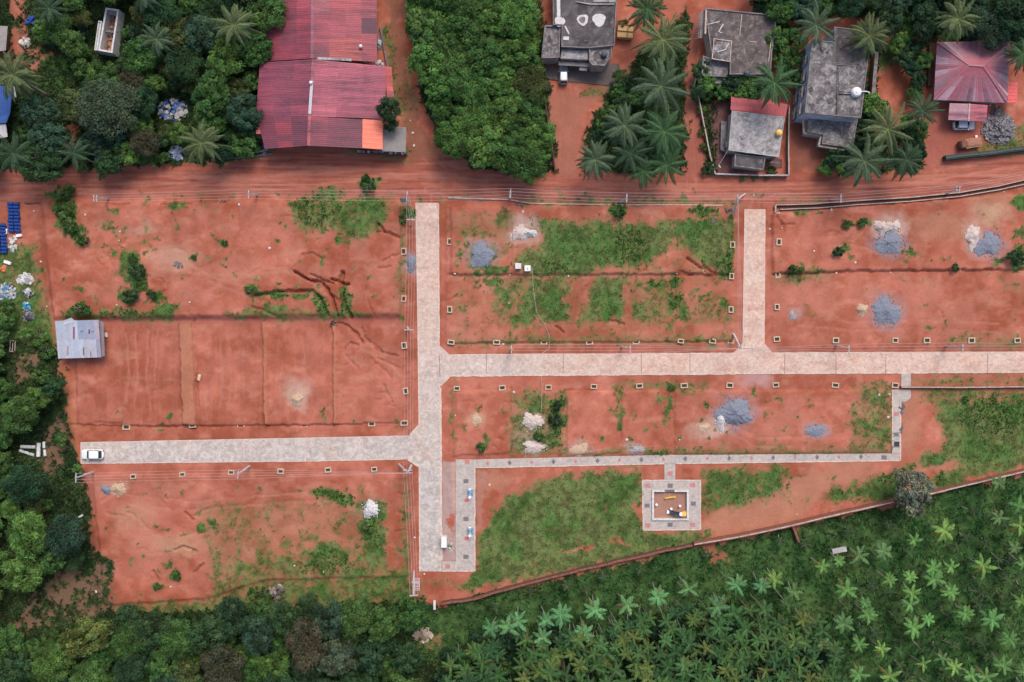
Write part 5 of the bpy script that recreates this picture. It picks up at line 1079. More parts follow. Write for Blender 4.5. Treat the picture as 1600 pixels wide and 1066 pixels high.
junk_heap('rubble_heap', 1408, 640, 5, 10, 30, [(.36, .37, .39), (.5, .5, .5)], 'cement lumps spilled beside the upright path', 'rubble', (.2, .6), .15, 'rubble')
junk_heap('rubble_heap', 1408, 672, 3, 8, 16, [(.36, .37, .39), (.5, .5, .5)], 'thin line of cement lumps near the manhole', 'rubble', (.2, .5), .12, 'rubble')

def rock_mesh(seed):
    q = random.Random(seed); m = MB(); n = 8; vs = []; fs = []
    for i, (z, r) in enumerate(((-.35, .7), (.0, 1.0), (.35, .8), (.55, .35))):
        for k in range(n): t = 2 * math.pi * k / n; rr = r * q.uniform(.75, 1.15); vs.append((rr * math.cos(t), rr * math.sin(t) * .8, z + q.uniform(-.08, .08)))
    for i in range(3):
        for k in range(n): fs.append((i * n + k, i * n + (k + 1) % n, (i + 1) * n + (k + 1) % n, (i + 1) * n + k))
    fs.append(tuple(3 * n + k for k in range(n))); m.add(vs, fs); return m.mesh('stone', M['stone'])
rocks = [rock_mesh(i) for i in range(3)]
for i, (x, y) in enumerate([(53, 330), (64, 409), (191, 363), (190, 377), (137, 337), (186, 477), (299, 473), (74, 479), (376, 321), (423, 389), (795, 474), (711, 428), (797, 429), (888, 432), (976, 431), (817, 332), (707, 538), (786, 538), (979, 687), (1061, 687), (842, 672), (803, 613), (1372, 617), (1388, 616), (1386, 652), (1245, 804), (461, 883), (507, 893), (268, 916), (150, 925), (1306, 427), (1391, 426), (1334, 411), (1203, 358), (1220, 357), (1270, 393), (1297, 329), (1178, 305), (1166, 408), (1501, 422), (648, 840), (647, 78), (641, 189), (645, 208), (647, 228), (1568, 300), (712, 649), (765, 758), (663, 897), (1100, 422), (1057, 427)]):
    p = G(x, y, .03); o = link('stone', rocks[i % 3], None, p); s = rnd.uniform(.16, .30); o.scale = (s, s, s); o.rotation_euler.z = rnd.uniform(0, 6); tag(o, 'small pale stone lying alone on the red soil', 'stone', 'loose pale stones on the soil')

# blue drums laid in rows
def make_drum():
    m = MB(); r = .29; L = .95; n = 12; vs = []; fs = []
    prof = [(.25, 0), (r, .03), (r, .28), (r + .02, .31), (r, .34), (r, .62), (r + .02, .65), (r, .68), (r, .92), (.25, L), (.05, L)]
    for rr, xx in prof:
        for k in range(n): t = 2 * math.pi * k / n; vs.append((xx - L / 2, rr * math.cos(t), .30 + rr * math.sin(t)))
    for i in range(len(prof) - 1):
        for k in range(n): fs.append((i * n + k, i * n + (k + 1) % n, (i + 1) * n + (k + 1) % n, (i + 1) * n + k)[::-1])
    fs.append(tuple(range(n))); m.add(vs, fs, 0)
    m.add(*ringplate(L / 2 + .005, r)); return m.mesh('drum', [M['blue'], M['blue_l']])
def ringplate(x, r): return ([(x, .25 * math.cos(t * .5236), .30 + .25 * math.sin(t * .5236)) for t in range(12)], [tuple(range(12))], 1)
dm = make_drum()
for gname, cols, rows, lab in (('blue drums in the right stack', (17.5, 27), np.arange(319, 366, 5.3), 'blue plastic drum lying in the right stack by the red road'), ('blue drums in the left stack', (-5, 4.5), np.arange(352, 396, 5.3), 'blue plastic drum lying in the stack cut by the left edge')):
    for c_ in cols:
        for y in rows:
            o = link('blue_drum', dm, None, G(c_ + (y - 319) * .06, y) + Vector((rnd.uniform(-.08, .08), 0, .02))); o.rotation_euler.z = rnd.uniform(-.06, .06) + (math.pi if rnd.random() < .5 else 0); tag(o, lab, 'drum', gname)
def tub(x, y, L, W, h, rz, mat, name, label, cat):
    m = MB(); m.loft([(L * .92, W * .92, .06, 0, 0), (L, W, .08, .05, 0), (L, W, .08, h * .9, 0), (L * .93, W * .93, .06, h, 0)]); o = m.build(name, M[mat], None, False, G(x, y)); o.rotation_euler.z = rz; return tag(o, label, cat)
tub(31, 368.5, 1.05, .5, .45, .15, 'white', 'white_jerrycan', 'white jerrycan at the foot of the right blue drum stack', 'jerrycan')
tub(11.5, 362, .95, .35, .4, 1.4, 'white', 'white_jerrycan', 'white jerrycan standing between the two blue drum stacks', 'jerrycan')
tub(13, 410.5, 1.3, .55, .45, -.35, 'white', 'white_jerrycan', 'large white jerrycan lying on the grass at the left edge', 'jerrycan')
tub(168, 523.5, .35, .85, .4, .15, 'white', 'white_can', 'white can on the soil right of the tin shed', 'can')
tub(312, 590, .5, 1.15, .2, -.2, 'marker', 'pale_slab', 'pale slab lying at the foot of the first earth bund', 'slab')
# concrete pipes
def pipe(x, y, L, r, ang, label):
    m = MB(); n = 16; vs = []; fs = []
    for xx, rr in ((-L / 2, r), (-L / 2 + .12, r * 1.08), (-L / 2 + .22, r), (L / 2, r), (L / 2, r * .8), (-L / 2, r * .8)):
        for k in range(n): t = 2 * math.pi * k / n; vs.append((xx, rr * math.cos(t), r + rr * math.sin(t)))
    for i in range(6):
        j = (i + 1) % 6
        for k in range(n): fs.append((i * n + k, i * n + (k + 1) % n, j * n + (k + 1) % n, j * n + k)[::-1])
    m.add(vs, fs); o = m.build('concrete_pipe', M['white_paint'], None, True, G(x, y)); o.rotation_euler.z = math.radians(ang); return tag(o, label, 'pipe', 'concrete pipes left of the parked car')
pipe(44, 698.5, 2.7, .30, -2, 'white concrete pipe lying level, topmost of the left pair'); pipe(41.5, 708, 2.8, .27, -19, 'white concrete pipe lying slanted below the level pipe'); pipe(60, 703, 2.5, .34, 88, 'thick white concrete pipe lying upright in the picture, beside the slanted pair'); pipe(67.8, 695.5, 1.2, .24, 92, 'short white pipe piece, upper of the two at the right end'); pipe(69, 708, 1.2, .24, 96, 'short white pipe piece, lower of the two at the right end')
def beam_thing(name, a, b, w, h, mat, label, cat, lift=.15):
    A, B = G(*a, lift), G(*b, lift); m = MB(); c = (A + B) / 2; m.beam(A - c, B - c, w, h); m.beam((A - c) * 1.01, (A - c) * .9, w * 1.12, h * 1.1); return tag(m.build(name, M[mat], None, False, c), label, cat)
beam_thing('concrete_post', (117, 812), (129, 805), .36, .3, 'pole', 'short pale concrete post lying at the edge of the trees', 'post', .4)
beam_thing('concrete_post', (679.5, 937), (679.5, 951), .42, .4, 'white_paint', 'thick white concrete post lying at the end of the brown wall', 'post', .5)
beam_thing('concrete_post', (1299, 861), (1321, 857), .85, .5, 'parapet_pale', 'grey concrete trough lying in the palm plantation', 'trough', .3)
beam_thing('cut_trunk', (1122, 931), (1139, 954), .2, .2, 'palm_bark', 'fallen bare palm trunk at the edge of the plantation', 'trunk', .3); beam_thing('cut_trunk', (907, 976), (911, 988), .22, .2, 'palm_bark', 'cut pale palm stump left of the front palm row', 'trunk', 1.5); beam_thing('cut_trunk', (954, 963), (958, 976), .2, .2, 'palm_bark', 'cut pale palm stump between two front palms', 'trunk', 1.5)
fr = MB()
for a, b in (((18, 532), (26, 533)), ((26, 533), (25, 550)), ((25, 550), (17, 549)), ((17, 549), (18, 532)), ((22, 532), (21, 549))): fr.beam(G(*a, .3) - G(21, 541), G(*b, .3) - G(21, 541), .12, .12)
tag(fr.build('cot_frame', M['cap_pale'], None, False, G(21, 541)), 'pale rectangular cot frame lying on the left margin', 'frame')
# water sumps on the grassy plot
def sump(x, y, mat, label):
    t = thing('water_sump', label, 'water sump', G(x, y)); m = MB(); m.loft([(1.0, .95, .06, -.2, 0), (1.0, .95, .06, .85, 0), (1.08, 1.02, .06, .86, 0), (1.08, 1.02, .06, .97, 0), (.98, .92, .06, 1.0, 0)]); m.build('tank_body', M[mat], t); m = MB(); m.lathe([(.17, 1.0), (.17, 1.06), (.02, 1.07)], 12, (.02, -.05, 0)); m.build('cap', M['metal' if mat == 'white' else 'white_paint'], t)
sump(809.5, 417, 'white_paint', 'pale grey cubic water tank, left of the pair on the grass'); sump(824, 420.5, 'white', 'bright white cubic water tank, right of the pair on the grass')
m = MB(); pts = [(840, 408), (831, 421), (833, 450), (838, 487), (851, 507), (858, 525), (858, 545), (846, 553)]; c = G(840, 470)
m.tube([G(x, y, .06) - c for x, y in pts], .045, 6); tag(m.build('water_hose', M['cap_pale'], None, False, c), 'thin pale hose running down from the bright white tank', 'hose')
m = MB(); pts = [(846, 588), (846.5, 610), (846, 640), (835, 668)]; c = G(846, 620); m.tube([G(x, y, .08) - c for x, y in pts], .045, 6); tag(m.build('water_hose', M['cap_pale'], None, False, c), 'thin pale hose below the pink road leading to a sand heap', 'hose')
t = thing('metal_cabinet', 'white metal cabinet standing beside the long upright road', 'cabinet', G(694.5, 845)); m = MB(); m.loft([(.98, 1.9, .05, 0, 0), (.98, 1.9, .05, 1.3, 0), (.94, 1.86, .05, 1.35, 0)]); m.build('cabinet_body', M['white'], t); m = MB(); m.box((0, -.97, .7), (.8, .06, 1.1)); m.build('door', M['steel'], t)
m = MB(); p = G(1400, 694); m.box((0, 0, .09), (.95, .95, .06)); o = m.build('manhole', M['black'], None, False, P(1400.5, 694)); m = MB(); ring(m, [(-.62, -.62), (.62, -.62), (.62, .62), (-.62, .62)], .14, .0, .17); m.build('rim', M['parapet_pale'], o); tag(o, 'dark open manhole in the upright path', 'manhole')  # flat black plate stands in for the darkness inside the open hole

# exercise machines on the paved strip
def gym(y, label):
    t = thing('exercise_machine', label, 'exercise machine', P(735, y) + Vector((0, 0, .07)), 0, 'exercise machines on the paved strip')
    m = MB(); m.box((0, -.1, .04), (1.0, 1.9, .06)); m.build('base_plate', M['pole'], t)
    m = MB(); m.tube([(0, .7, 0), (0, .7, 1.5)], .07, 8); m.tube([(-.45, .7, 1.4), (.45, .7, 1.4)], .05, 8); m.tube([(-.4, .7, .3), (-.4, -.6, .3)], .06, 8); m.tube([(.4, .7, .3), (.4, -.6, .3)], .06, 8); m.tube([(-.4, -.6, 0), (-.4, -.6, .9)], .05, 8); m.tube([(.4, -.6, 0), (.4, -.6, .9)], .05, 8); m.build('frame', M['blue_l'], t)
    for s_ in (-.28, .28):
        m = MB(); m.box((s_, .1, .36), (.26, .7, .06)); m.build('footplate', M['cyan'], t)
    for yy in (.72, -.62):
        m = MB(); m.lathe([(.24, 1.0), (.26, 1.05), (.2, 1.1)], 14, (-.05, yy, .3)); m.build('seat', M['white'], t)
    return t
gym(770, 'blue exercise machine, upper of the two on the paved strip'); gym(829.5, 'blue exercise machine, lower of the two on the paved strip')
for y, l in ((781.5, 'upper'), (841, 'lower')):
    m = MB(); m.loft([(.7, .6, .2, 0, 0), (.7, .6, .2, .04, 0)]); tag(m.build('rubber_mat', M['red'], None, False, P(729, y) + Vector((0, 0, .07))), 'small red mat at the foot of the %s exercise machine' % l, 'mat')
# playground pit
kb = thing('pit_kerb', 'white raised kerb around the sand pit of the playground', 'kerb', P(1047, 789)); m = MB()
o4 = w2([(1018.5, 765.5), (1075.5, 765.5), (1075.5, 812.5), (1018.5, 812.5)]); i4 = inset(o4, .32)
for (a, b, c, d) in ((o4[0], o4[1], i4[1], i4[0]), (o4[1], o4[2], i4[2], i4[1]), (o4[2], o4[3], i4[3], i4[2]), (o4[3], o4[0], i4[0], i4[3])):
    if (a, b) == (o4[0], o4[1]):
        for f0, f1 in ((0, .33), (.62, 1)):
            A, B, C2, D = lerp(Vector(a), Vector(b), f0), lerp(Vector(a), Vector(b), f1), lerp(Vector(d), Vector(c), f1), lerp(Vector(d), Vector(c), f0); m.prism([A, B, C2, D], -.5, .4)
    else: m.prism([a, b, c, d], -.5, .4)
wpart(m, 'kerb_body', M['white_paint'], kb)
m = MB(); m.prism(w2([(1037, 766), (1054, 766), (1054, 768.5), (1037, 768.5)]), -.3, .2); wpart(m, 'step', M['parapet'], kb)
ss = thing('seesaw', 'yellow seesaw in the sand pit', 'seesaw', P(1047, 777) + Vector((0, 0, -.3)), math.radians(9)); m = MB(); m.beam((-.95, 0, .42), (.95, 0, .62), .26, .07); m.build('plank', M['yellow_b'], ss); m = MB(); m.tube([(0, -.25, 0), (0, 0, .5), (0, .25, 0)], .05, 6); m.build('stand', M['yellow_b'], ss)
for s_ in (-.8, .8):
    m = MB(); m.tube([(s_ * .8, -.2, .55 + s_ * .08), (s_ * .8, -.2, .85 + s_ * .08), (s_ * .8, .2, .85 + s_ * .08), (s_ * .8, .2, .55 + s_ * .08)], .03, 6); m.build('handle', M['yellow_b'], ss)
sl = thing('slide', 'playground slide with dark chute and yellow ladder platform in the sand pit', 'slide', P(1055, 801) + Vector((0, 0, -.3)), math.radians(-4))
m = MB()
for a, b in (((-1.2, 0, .15), (-.7, 0, .35)), ((-.7, 0, .35), (.6, 0, 1.45))): m.beam(a, b, .58, .06)
m.build('chute', M['navy'], sl); m = MB()
for s_ in (-.31, .31):
    for a, b in (((-1.2, s_, .2), (-.7, s_, .42)), ((-.7, s_, .42), (.6, s_, 1.55))): m.beam(a, b, .07, .2)
m.build('side_rail', M['navy'], sl); m = MB(); m.box((-1.28, 0, .2), (.45, .66, .14)); m.build('landing', M['white'], sl); m = MB(); m.box((.78, 0, 1.48), (.5, .66, .12)); m.build('platform', M['white'], sl)
m = MB()
for k in range(5): m.beam((1.1 + k * .22, -.42, 1.4 - k * .28), (1.1 + k * .22, .42, 1.4 - k * .28), .12, .07)
for s_ in (-.42, .42): m.beam((1.0, s_, 1.5), (2.05, s_, .0), .09, .12)
m.build('ladder', M['yellow_b'], sl); m = MB(); m.box((1.42, 0, 1.25), (.85, .78, .05), 0, 0, (1, 1, 1), .25); m.build('ladder_cover', M['yellow_b'], sl)
for x, y, l in ((1025.5, 788.5, 'left'), (1062, 790.5, 'right'), (1048.5, 795, 'middle')):
    m = MB(); m.lathe([(.1, 0), (.1, .5), (.24, .5), (.24, .58), (.03, .62)], 12, (0, 0, 0)); tag(m.build('stool', M['white'], None, False, P(x, y) + Vector((0, 0, -.3))), 'white round stool, %s one of three in the sand pit' % l, 'stool')

# ---------------------------------------------------------------- vehicles
def car(name, label, cat, x, y, ang, L=3.9, W=1.72, paint='car_white', hood=.24, roofpaint=None, bodyh=.82, group=None, suv=False):
    t = thing(name, label, cat, G(x, y), math.radians(ang)); Hh = 1.48 if not suv else 1.75
    m = MB(); m.loft([(L - .16, W - .16, .3, .22, 0), (L, W, .42, .42, 0), (L, W, .44, .62, 0), (L - .14, W - .1, .42, bodyh, 0), (L - .5, W - .34, .35, bodyh + .06, 0)]); b = m.build('body', M[paint], t, True)
    x0, x1 = L / 2 - L * hood, -L / 2 + (.25 if not suv else .12); cl = x0 - x1; cx = (x0 + x1) / 2
    m = MB(); m.loft([(cl, W - .2, .22, bodyh - .02, cx), (cl - .5, W - .36, .22, Hh - .1, cx - .06)]); m.build('windows', M['glass'], t)
    m = MB(); rl = cl - .98 if not suv else cl - .8; m.loft([(rl - .04, W - .46, .2, Hh - .16, cx - .1), (rl, W - .36, .22, Hh - .07, cx - .1), (rl - .12, W - .46, .22, Hh - .02, cx - .1), (rl - .5, W - .8, .2, Hh, cx - .1)]); m.build('roof', M[roofpaint or paint], t, True)
    m = MB()
    for sy in (-1, 1):
        yb, yt = (W - .22) / 2 * sy, (W - .42) / 2 * sy
        for xb, xt in ((cx + cl / 2 - .05, cx + rl / 2 - .14), (cx - cl / 2 + .06, cx - rl / 2 - .06), (cx - .05, cx - .08)): m.beam((xb, yb, bodyh + .02), (xt, yt, Hh - .1), .1, .1)
    m.build('pillar', M[paint], t)
    for sx in (-1, 1):
        for sy in (-1, 1):
            m = MB(); m.tube([(sx * L * .32, sy * (W / 2 - .22), .31), (sx * L * .32, sy * (W / 2 - .01), .31)], .31, 16); w_ = m.build('wheel', M['tyre'], t); m = MB(); m.tube([(sx * L * .32, sy * (W / 2 - .02), .31), (sx * L * .32, sy * (W / 2 + .01), .31)], .18, 12); m.build('rim', M['steel'], w_)
    for sy in (-1, 1):
        m = MB(); m.box((L / 2 - .14, sy * (W / 2 - .36), .64), (.3, .4, .16), -sy * .3); m.build('headlight', M['lamp'], t); m = MB(); m.box((-L / 2 + .1, sy * (W / 2 - .28), .7), (.2, .3, .2), sy * .3); m.build('taillight', M['tail'], t)
        m = MB(); m.box((x0 - .22, sy * (W / 2 + .06), bodyh + .06), (.16, .2, .13)); m.build('mirror', M[paint], t)
    m = MB(); m.box((L / 2 - .02, 0, .36), (.1, W * .5, .1)); m.build('number_plate', M['white'], t)
    return t
car('parked_car', 'white hatchback parked at the dead end of the grey left road', 'car', 147, 709.5, 180, 4.0, 1.75, 'car_white', .26)
car('parked_car', 'jeep with white roof and pale blue bonnet parked before the dark roofed house', 'car', 880, 118.5, 90, 3.5, 1.55, 'car_blue', .30, 'car_white', .9, None, True)
car('parked_car', 'bluish white car parked below the pink carport', 'car', 1503, 197, 0, 3.8, 1.68, 'car_silver', .26)
tr = thing('small_truck', 'old rusty brown pickup truck loaded with red soil by the netted fence', 'truck', G(1512, 226), math.radians(190))
m = MB(); m.box((0, 0, .55), (3.9, 1.3, .25)); m.build('chassis', M['rust'], tr); m = MB(); m.loft([(1.1, 1.45, .15, .5, 1.5), (1.1, 1.45, .15, 1.1, 1.5), (.85, 1.3, .15, 1.6, 1.42), (.7, 1.15, .12, 1.66, 1.42)]); c_ = m.build('cab', M['rust'], tr); m = MB(); m.beam((2.0, -.55, 1.3), (2.0, .55, 1.3), .06, .4); m.build('windscreen', M['glass'], c_)
m = MB(); ring(m, [(-1.9, -.82), (.9, -.82), (.9, .82), (-1.9, .82)], .08, .65, 1.15); m.prism([(-1.9, -.82), (.9, -.82), (.9, .82), (-1.9, .82)], .62, .7, bottom=True); m.build('load_bed', M['yellow'], tr)
m = MB(); m.loft([(2.6, 1.46, .1, .7, -.5), (2.6, 1.46, .12, 1.08, -.5), (2.1, 1.0, .3, 1.24, -.5), (1.0, .5, .2, 1.32, -.5)]); m.build('load', M['cargo'], tr, True)
for sx in (-1.2, 1.4):
    for sy in (-.62, .62):
        m = MB(); m.tube([(sx, sy - .1, .36), (sx, sy + .1, .36)], .36, 14); m.build('wheel', M['tyre'], tr)
m = MB(); m.lathe([(.2, 0), (.24, .4), (.02, .45)], 10); tag(m.build('white_can', M['white'], None, False, G(1524, 214)), 'small white can standing beside the rusty pickup', 'can')
yt = thing('goods_cart', 'boxy yellow goods cart parked under palm fronds beside the dark roofed house', 'cart', G(976, 53), math.radians(-5))
m = MB(); m.box((0, 0, .75), (2.9, 2.3, .9)); m.build('cart_body', M['yellow'], yt); m = MB()
for yy in (-1.15, 0, 1.15): m.beam((-1.45, yy, 1.28), (1.45, yy, 1.28), .1, .14)
for xx in (-1.45, .35, 1.45): m.beam((xx, -1.15, 1.27), (xx, 1.15, 1.27), .1, .12)
m.build('rail', M['rust'], yt)
for sx in (-.9, .9):
    for sy in (-1.05, 1.05):
        m = MB(); m.tube([(sx, sy - .08, .32), (sx, sy + .08, .32)], .32, 14); m.build('wheel', M['tyre'], yt)

# ---------------------------------------------------------------- power poles and lines
def pole(base, top, label, arm_ang=90, arm=1.7, hgt=7.4, struts=(), double=0, lamp=False):
    bx, by = base; g = G(bx, by); t = thing('power_pole', label, 'power pole', g); T = P(*top, hgt); T = T - g
    m = MB(); n = 8; m.beam((0, 0, -.3), T, .26, .2); m.beam((0, 0, -.3), T * .5, .32, .26); m.build('shaft', M['pole'], t)
    a = math.radians(arm_ang); d = Vector((math.cos(a), math.sin(a), 0))
    for k in range(1 + double):
        off = Vector((-d.y, d.x, 0)) * (.5 * k); c = T + Vector((0, 0, -.15)) + off; m = MB(); m.beam(c - d * arm / 2, c + d * arm / 2, .15, .14); ca = m.build('crossarm', M['steel'], t)
        for s_ in (-.46, 0, .46):
            m = MB(); m.lathe([(.05, 0), (.1, .06), (.06, .12), (.09, .18), (.03, .26)], 8, tuple(c + d * arm * s_ + Vector((0, 0, .06)))); m.build('insulator', M['porcelain'], ca)
    for s_ in struts:
        q = G(*s_) - g; m = MB(); m.beam(q - Vector((0, 0, .2)), T * .93, .24, .2); m.build('brace', M['pole'], t)
    if lamp:
        m = MB(); m.tube([T * .85, T * .85 + Vector((.8, .2, .3))], .05, 6); l_ = m.build('lamp_arm', M['steel'], t)
    return t, g + T
tops = {}
for key, base, top, lab, ang, kw in (
    ('a', (146.5, 737), (118, 747), 'power pole at the lower left plot corner, leaning out over the trees', 88, {}), ('b', (390, 728), (371.5, 741.5), 'power pole halfway along the lower side of the grey left road', 85, {}),
    ('c', (643, 727), (637, 739.5), 'braced power pole at the road junction left of the long road', 2, dict(struts=((622, 725),), double=1)), ('d', (646.5, 893), (646.5, 931), 'tall power pole at the lower end of the long road', 4, dict(hgt=12.5, arm=1.5)),
    ('e', (636, 511), (638.5, 515.5), 'power pole beside the long road at the middle left plot', 0, {}), ('f', (637, 321), (635.5, 306), 'transformer power pole at the top end of the long road', 86, dict(arm=2.0)), ('g', (641, 352), (642, 343), 'power pole just below the transformer pole', 0, {}),
    ('h', (797, 311), (797.5, 302), 'power pole at the dirt road above the sand heap', 84, {}), ('i', (969, 316), (979.5, 309), 'power pole at the dirt road above the grassy plot', 88, {}), ('j', (1145, 338), (1153, 309), 'braced power pole at the top of the short pink road', 90, dict(struts=((1165, 302),))),
    ('k', (1298, 310.5), (1314.5, 309.5), 'power pole beside the open drain right of the short pink road', 90, {}), ('l', (1478, 303), (1500, 294), 'double armed power pole at the far right dirt road', 86, dict(double=1, arm=1.3)), ('m', (169, 310), (150.5, 309.5), 'power pole at the left end of the dirt road line', 88, dict(double=1, arm=1.4)), ('n', (402, 303), (388, 303), 'power pole at the dirt road above the upper left plot', 88, {}),
    ('o', (799, 545), (799, 545.5), 'power pole left above the pink road', 90, {}), ('p', (971, 541.5), (985, 545.5), 'power pole above the pink road below the grassy plot', 90, {}), ('q', (1146, 521), (1158, 545), 'slanting power pole at the corner of the short pink road', 2, dict(double=1, arm=1.4)), ('r', (1306, 540), (1327, 545), 'power pole above the pink road at the right plot', 90, {}), ('s', (1478, 541), (1505, 543), 'power pole above the pink road at the far right', 90, {})):
    t, T = pole(base, top, lab, ang, **kw); tops[key] = (T, math.radians(ang), kw.get('arm', 1.7))
# transformer on its pole, and the fuse frame on the lower pole
tf = thing('transformer', 'dark grey transformer box on the pole at the top of the long road', 'transformer', P(631, 313, 3.2)); m = MB(); m.loft([(1.1, .7, .08, 0, 0), (1.1, .7, .08, 1.0, 0), (.9, .5, .08, 1.15, 0)]); m.build('tank_body', M['navy'], tf)
for i in range(5):
    m = MB(); m.box((-.45 + i * .22, -.45, .5), (.06, .22, .8)); m.build('fin', M['metal'], tf)
for i in range(3):
    m = MB(); m.lathe([(.06, 1.1), (.1, 1.2), (.05, 1.3), (.09, 1.4), (.03, 1.5)], 8, (-.3 + i * .3, 0, 0)); m.build('bushing', M['porcelain'], tf)
ff = thing('switch_frame', 'steel switch frame beside the tall pole at the lower end of the long road', 'switch frame', P(651.5, 913, 7.5)); m = MB()
for xx in (-.4, .4): m.beam((xx, -1.05, 0), (xx, 1.05, 0), .1, .1)
for yy in np.linspace(-1.0, 1.0, 8): m.beam((-.4, yy, 0), (.4, yy, 0), .08, .08)
m.build('frame', M['steel'], ff)
m = MB(); m.beam((-.9, .35, 0), (.4, .35, 0), .12, .12); m.build('bracket', M['steel'], ff)
def wires(keys, label, group, offs=(-.46, -.16, .16, .46), sag=.5, ends=()):
    pts = [tops[k] for k in keys]
    for oi, o_ in enumerate(offs):
        path = []; W = []
        for T, a, arm in pts: W.append(T + Vector((math.cos(a), math.sin(a), 0)) * (o_ * arm) + Vector((0, 0, .15)))
        for e_ in ends: W.append(e_ + Vector((0, o_ * 1.4, 0)))
        for i in range(len(W) - 1):
            for k in range(8):
                u = k / 8; p = lerp(W[i], W[i + 1], u); p.z -= sag * 4 * u * (1 - u) * min(1, (W[i + 1] - W[i]).length / 20); path.append(p)
        path.append(W[-1]); c = path[0].copy(); m = MB(); m.tube([q - c for q in path], .021, 5); tag(m.build('overhead_wire', M['wire'], None, False, c), label, 'power line', group)
wires('mnfhijkl', 'thin overhead wire strung along the dirt road', 'wires along the dirt road', ends=[P(1720, 250, 7.4)])
wires('fgecd', 'thin overhead wire along the left side of the long upright road', 'wires along the long upright road', (-.4, -.1, .2, .46))
wires('abc', 'thin overhead wire below the grey left road', 'wires below the grey left road')
wires('opqrs', 'thin overhead wire along the upper side of the pink road', 'wires along the pink road', ends=[P(1720, 543, 7.4)])
wires('jq', 'thin overhead wire left of the short pink road', 'wires left of the short pink road', (-.3, 0, .3))
# ---------------------------------------------------------------- vegetation
def unit(v): return v / np.maximum(np.linalg.norm(v, axis=-1, keepdims=True), 1e-9)
def crown_mesh(name, seed, R_, hz, nl, per, leaf, spread=.70, droop=.2, jitter=.38, open_=0.0):
    """crown of leaf-sized faces set on many small uneven clumps"""
    q = np.random.RandomState(seed); V = []; T = []; nl = int(nl * 1.7); per = int(per * .66)
    for i in range(nl):
        a = q.uniform(0, 2 * math.pi); rr = R_ * spread * math.sqrt(q.rand()) * 1.12; up = q.uniform(-.35, 1.0)
        hgt = hz * (.15 + .75 * math.sqrt(max(0, 1 - (rr / (R_ * 1.05)) ** 2)) * q.uniform(.4, 1.15))
        c = np.array([rr * math.cos(a), rr * math.sin(a), hgt]); lr = R_ * q.uniform(.11, .30); lt = q.uniform(.5, 1.5); hue = q.uniform(-.14, .14)
        if q.rand() < open_: continue
        d = unit(q.normal(size=(per, 3)) + np.array([0, 0, .55])); k = lr * q.uniform(.55, 1.08, (per, 1)); pos = c + d * k * np.array([1, 1, .72])
        nrm = unit(d * .8 + np.array([0, 0, .5]) + q.normal(size=(per, 3)) * .45)
        t1 = unit(np.cross(nrm, q.normal(size=(per, 3)))); t2 = np.cross(nrm, t1); L = leaf * q.uniform(.6, 1.3, (per, 1)); w = L * q.uniform(.3, .5, (per, 1))
        tip = pos + t1 * L * .5 - np.array([0, 0, 1]) * L * droop * .5; b = pos - t1 * L * .5
        V.append(np.stack([b, pos + t2 * w * .5, tip, pos - t2 * w * .5], 1))
        s = lt * q.uniform(1 - jitter, 1 + jitter, (per, 1)); T.append(s * np.array([1 + hue, 1.0, 1 - hue * .6]))
    return tri_mesh(name, np.concatenate(V), 4, np.concatenate(T), M['leaf'])
def trunk_mesh(name, seed, hgt, R_, top):
    q = random.Random(seed); m = MB(); b = Vector((q.uniform(-.2, .2), q.uniform(-.2, .2), hgt)); m.tube([(0, 0, -.5), b * .5 + Vector((.06, -.05, 0)), b], [.09 * R_ * .55 + .05, .07 * R_ * .5 + .04, .05 * R_ * .5 + .03], 8)
    for i in range(6):
        a = q.uniform(0, 6.3); e = Vector((math.cos(a) * R_ * .55, math.sin(a) * R_ * .55, hgt + top * q.uniform(.3, .7))); s = b * q.uniform(.7, 1.0); m.tube([s, (s + e) / 2 + Vector((0, 0, .2)), e], [.04 * R_ * .5 + .03, .03, .015], 6)
    return m.mesh(name, M['bark'], True)
# prototypes: (nominal radius, crown base height, crown height)
PROTO = {}
for k, (R_, base, hz, nl, per, leaf, kw) in dict(
    big=(4.6, 4.2, 3.6, 70, 150, .42, {}), big_b=(4.6, 4.0, 4.0, 62, 160, .48, dict(jitter=.32)), big_fine=(4.4, 4.0, 3.2, 85, 170, .30, {}),
    mid=(3.0, 3.2, 2.8, 44, 125, .38, {}), mid_b=(3.0, 3.0, 3.0, 40, 130, .46, dict(jitter=.35)), mid_fine=(3.0, 3.2, 2.4, 54, 130, .26, {}), mid_open=(3.0, 3.0, 2.6, 40, 110, .50, dict(open_=.3, droop=.5)), mid_c=(3.1, 3.4, 3.0, 46, 120, .36, dict(spread=.72)),
    small=(1.8, 1.6, 2.0, 24, 100, .34, {}), small_b=(1.8, 1.5, 2.0, 22, 100, .42, {}), small_fine=(1.8, 1.6, 1.7, 28, 110, .24, {}),
    bush=(.95, .15, 1.1, 14, 80, .22, {}), bush_b=(.95, .12, 1.0, 12, 70, .28, {})).items():
    PROTO[k] = (R_, base, hz, crown_mesh('crown_' + k, sum(map(ord, k)), R_, hz, nl, per, leaf, **kw), trunk_mesh('trunk_' + k, len(k), base + .3, R_, hz))
GREENS = dict(dark=(.036, .074, .030), mid=(.060, .122, .034), fresh=(.082, .160, .040), olive=(.078, .098, .034), grey=(.060, .086, .050), yellow=(.10, .125, .036), deep=(.028, .062, .030), blue=(.040, .080, .048), brown=(.075, .072, .042), pale=(.14, .16, .11), lush=(.085, .172, .042))
occupied = []
